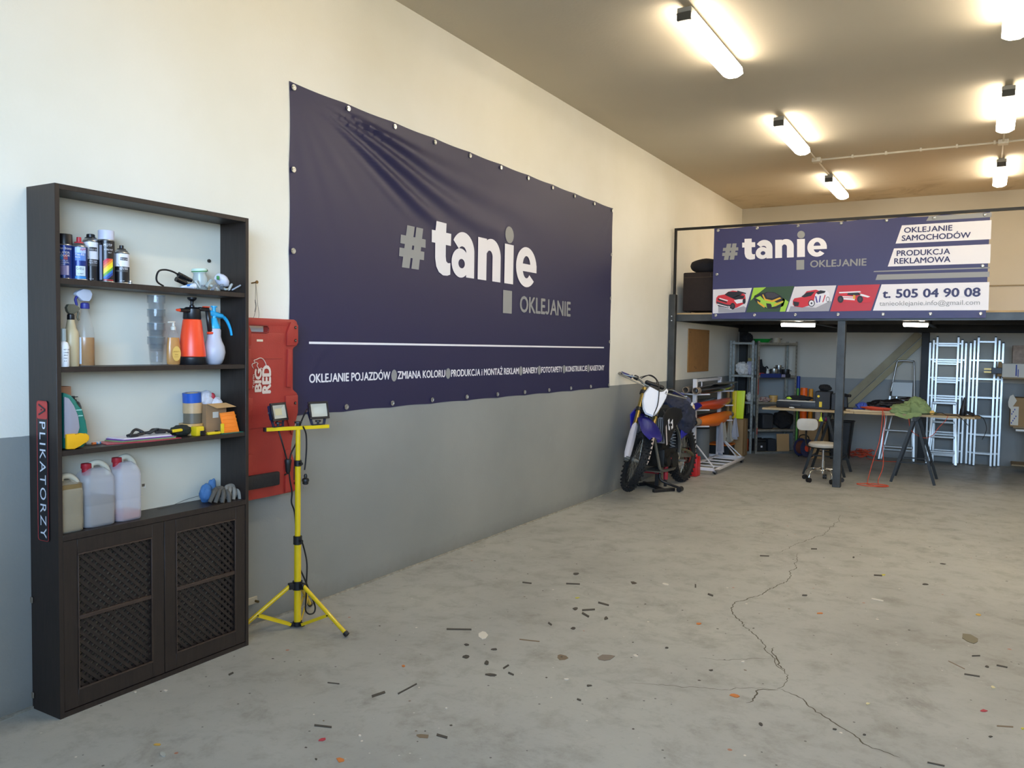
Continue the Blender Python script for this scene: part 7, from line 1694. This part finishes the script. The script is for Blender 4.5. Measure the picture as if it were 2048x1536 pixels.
SC = [  # px, py, width, height, material, kind, angle
 (918, 1259, 54, 3.5, dk_, 'strip', .01), (966, 1271, 22, 24, lt_, 'b', 0), (933, 1290, 11, 5, dk_, 'b', 0), (988, 1299, 14, 5, dk_, 'b', 0), (933, 1314, 18, 10, dk_, 'b', 0),
 (973, 1326, 11, 11, dk_, 'b', 0), (1012, 1334, 14, 4, dk_, 'strip', -.6), (983, 1350, 27, 7, dk_, 'b', .05), (1022, 1348, 13, 4, dk_, 'strip', .4), (646, 1453, 38, 4.5, dk_, 'strip', .1),
 (645, 1480, 20, 7, rd_, 'b', -.2), (682, 1521, 22, 12, or_, 'b', .1), (844, 1472, 36, 13, br_, 'b', .1), (884, 1473, 24, 6, dk_, 'strip', .25), (807, 1333, 8, 6, or_, 'b', 0), (757, 1389, 30, 6, dk_, 'strip', -.35), (815, 1378, 46, 3, dk_, 'strip', -.5),
 (1054, 1166, 20, 3, dk_, 'strip', .1), (1152, 1148, 14, 7, dk_, 'b', 0), (1146, 1168, 30, 3, dk_, 'strip', .03), (1267, 1166, 14, 8, dk_, 'b', .2), (1332, 1169, 17, 6, lt_, 'b', .2), (1391, 1172, 3, 9, dk_, 'strip', 0), (1421, 1190, 12, 4, dk_, 'strip', .3),
 (1207, 1208, 24, 4, dk_, 'strip', .25), (1151, 1218, 12, 9, dk_, 'b', 0), (1177, 1220, 28, 4, dk_, 'strip', -.08), (1171, 1230, 17, 5, dk_, 'strip', .5), (1212, 1237, 10, 9, dk_, 'b', -.5), (1146, 1257, 12, 6, dk_, 'b', 0), (1100, 1248, 9, 4, dk_, 'strip', .6),
 (1210, 1316, 44, 22, mat('scrap_taupe', '7d7266', .7), 'b', -.1), (1124, 1315, 34, 18, br_, 'b', .2), (1271, 1312, 12, 6, lt_, 'b', .3), (1178, 1372, 14, 5, dk_, 'b', 0), (1158, 1400, 9, 4, dk_, 'strip', .3), (1133, 1359, 13, 5, lt_, 'b', 0), (1334, 1296, 9, 4, dk_, 'b', 0), (1486, 1324, 9, 4, lt_, 'b', 0),
 (1522, 1449, 11, 8, dk_, 'b', .4), (1398, 1248, 14, 6, or_, 'b', 0), (1470, 1392, 26, 8, or_, 'b', .2), (1422, 1341, 11, 4, dk_, 'b', 0), (1154, 1196, 11, 3, yl_, 'b', 0), (1608, 1191, 15, 3.5, dk_, 'b', 0), (1529, 1112, 20, 2.5, dk_, 'strip', .03), (1628, 1098, 13, 2.5, dk_, 'strip', 0),
 (1707, 1115, 5, 4, dk_, 'b', 0), (1767, 1150, 10, 4, yl_, 'b', 0), (1756, 1151, 18, 3.5, dk_, 'strip', .05), (1851, 1169, 15, 4, dk_, 'b', .1), (1755, 1200, 26, 2.5, lt_, 'strip', .18), (1886, 1128, 14, 2.5, dk_, 'b', .1), (1957, 1230, 13, 6, mat('scrap_gold', 'c9a04a', .7), 'b', .2), (1639, 1227, 14, 4, or_, 'b', 0),
 (1940, 1278, 46, 20, mat('scrap_moss', '77705a', .7), 'b', .35), (1952, 1312, 18, 2.5, dk_, 'strip', -.05), (1944, 1351, 34, 3, dk_, 'strip', .15), (1974, 1334, 10, 5, dk_, 'b', .3), (1986, 1375, 13, 6, mat('scrap_cream', 'd9cfa0', .7), 'b', .3), (1735, 1408, 11, 6, mat('scrap_cream', 'd9cfa0', .7), 'b', 0), (1967, 1422, 17, 7, rd_, 'b', .05),
 (1669, 1459, 10, 5, dk_, 'b', .2), (1729, 1470, 8, 4, dk_, 'b', 0), (1872, 1529, 38, 3, dk_, 'strip', .2), (2045, 1458, 8, 6, yl_, 'b', 0), (2004, 1333, 24, 3, dk_, 'strip', .2), (2010, 1453, 36, 4, br_, 'strip', .05), (1981, 1474, 9, 4, dk_, 'b', 0), (1913, 1330, 40, 2, br_, 'strip', .45),
 (315, 1490, 17, 6, mat('scrap_gold', 'c9a04a', .7), 'b', 0), (326, 1510, 16, 13, mat('stain_pale', 'a6aaa4', .8), 'b', 0), (331, 1382, 9, 4, lt_, 'b', -.1), (271, 1385, 7, 4, lt_, 'b', -.3), (462, 1348, 11, 4, dk_, 'strip', -.5), (720, 1472, 7, 5, lt_, 'b', 0), (893, 1417, 6, 4, lt_, 'b', 0), (632, 1519, 6, 5, dk_, 'b', 0), (1059, 1281, 44, 3, br_, 'strip', .1), (667, 1367, 26, 2, dk_, 'strip', .1)]
NM = {dk_.name: 'dark', lt_.name: 'white', yl_.name: 'yellow', rd_.name: 'red', or_.name: 'orange', br_.name: 'brown', 'scrap_taupe': 'taupe', 'scrap_gold': 'ochre', 'scrap_moss': 'moss grey', 'scrap_cream': 'cream', 'stain_pale': 'pale grey'}
ORD = ['leftmost', 'second from the left', 'third from the left', 'fourth from the left', 'fifth from the left', 'sixth from the left', 'seventh from the left', 'eighth from the left', 'ninth from the left', 'tenth from the left', 'eleventh from the left', 'twelfth from the left', 'thirteenth from the left', 'fourteenth from the left']
GR = {}
for e_ in SC:
    px, py, w, h, m, kd, an = e_; c = NM[m.name]
    where = 'far' if py < 1180 else ('nearer' if px < 1100 else 'middle') if px < 1450 else 'right hand'
    GR.setdefault(('large ' if w > 20 else 'small ', c, 'sliver' if kd == 'strip' else 'scrap', where), []).append(e_)
for (big, c, shp, where), L_ in GR.items():
    L_.sort()
    for k, (px, py, w, h, m, kd, an) in enumerate(L_):
        lb = big+c+' '+shp+' on the '+where+' part of the floor'+('' if len(L_) == 1 else ', '+ORD[k])
        single('floor_scrap', scrap(px, py, w, h, m, kd, an), lb, 'scrap', (big+c+' '+shp+'s on the '+where+' part of the floor') if len(L_) > 1 else None)
random.seed(21); b = MB(dk_)
for k in range(230):
    x, y = random.uniform(.3, 4.6), random.uniform(1.6, 9.8); s_ = random.uniform(.003, .011); a = random.uniform(0, 3)
    b.m(random.choice([dk_, dk_, lt_, lt_, br_, dk_]))
    b.poly([(x+cos(a+q_)*s_*(.5+random.random()*.6), y+sin(a+q_)*s_*(.5+random.random()*.6), .0012) for q_ in (0, 1.3, 2.6, 3.9, 5.2)])
o = finish('crumbs', b); tag(o, 'tiny dark and white crumbs scattered all over the concrete floor', 'crumbs', kind='stuff')
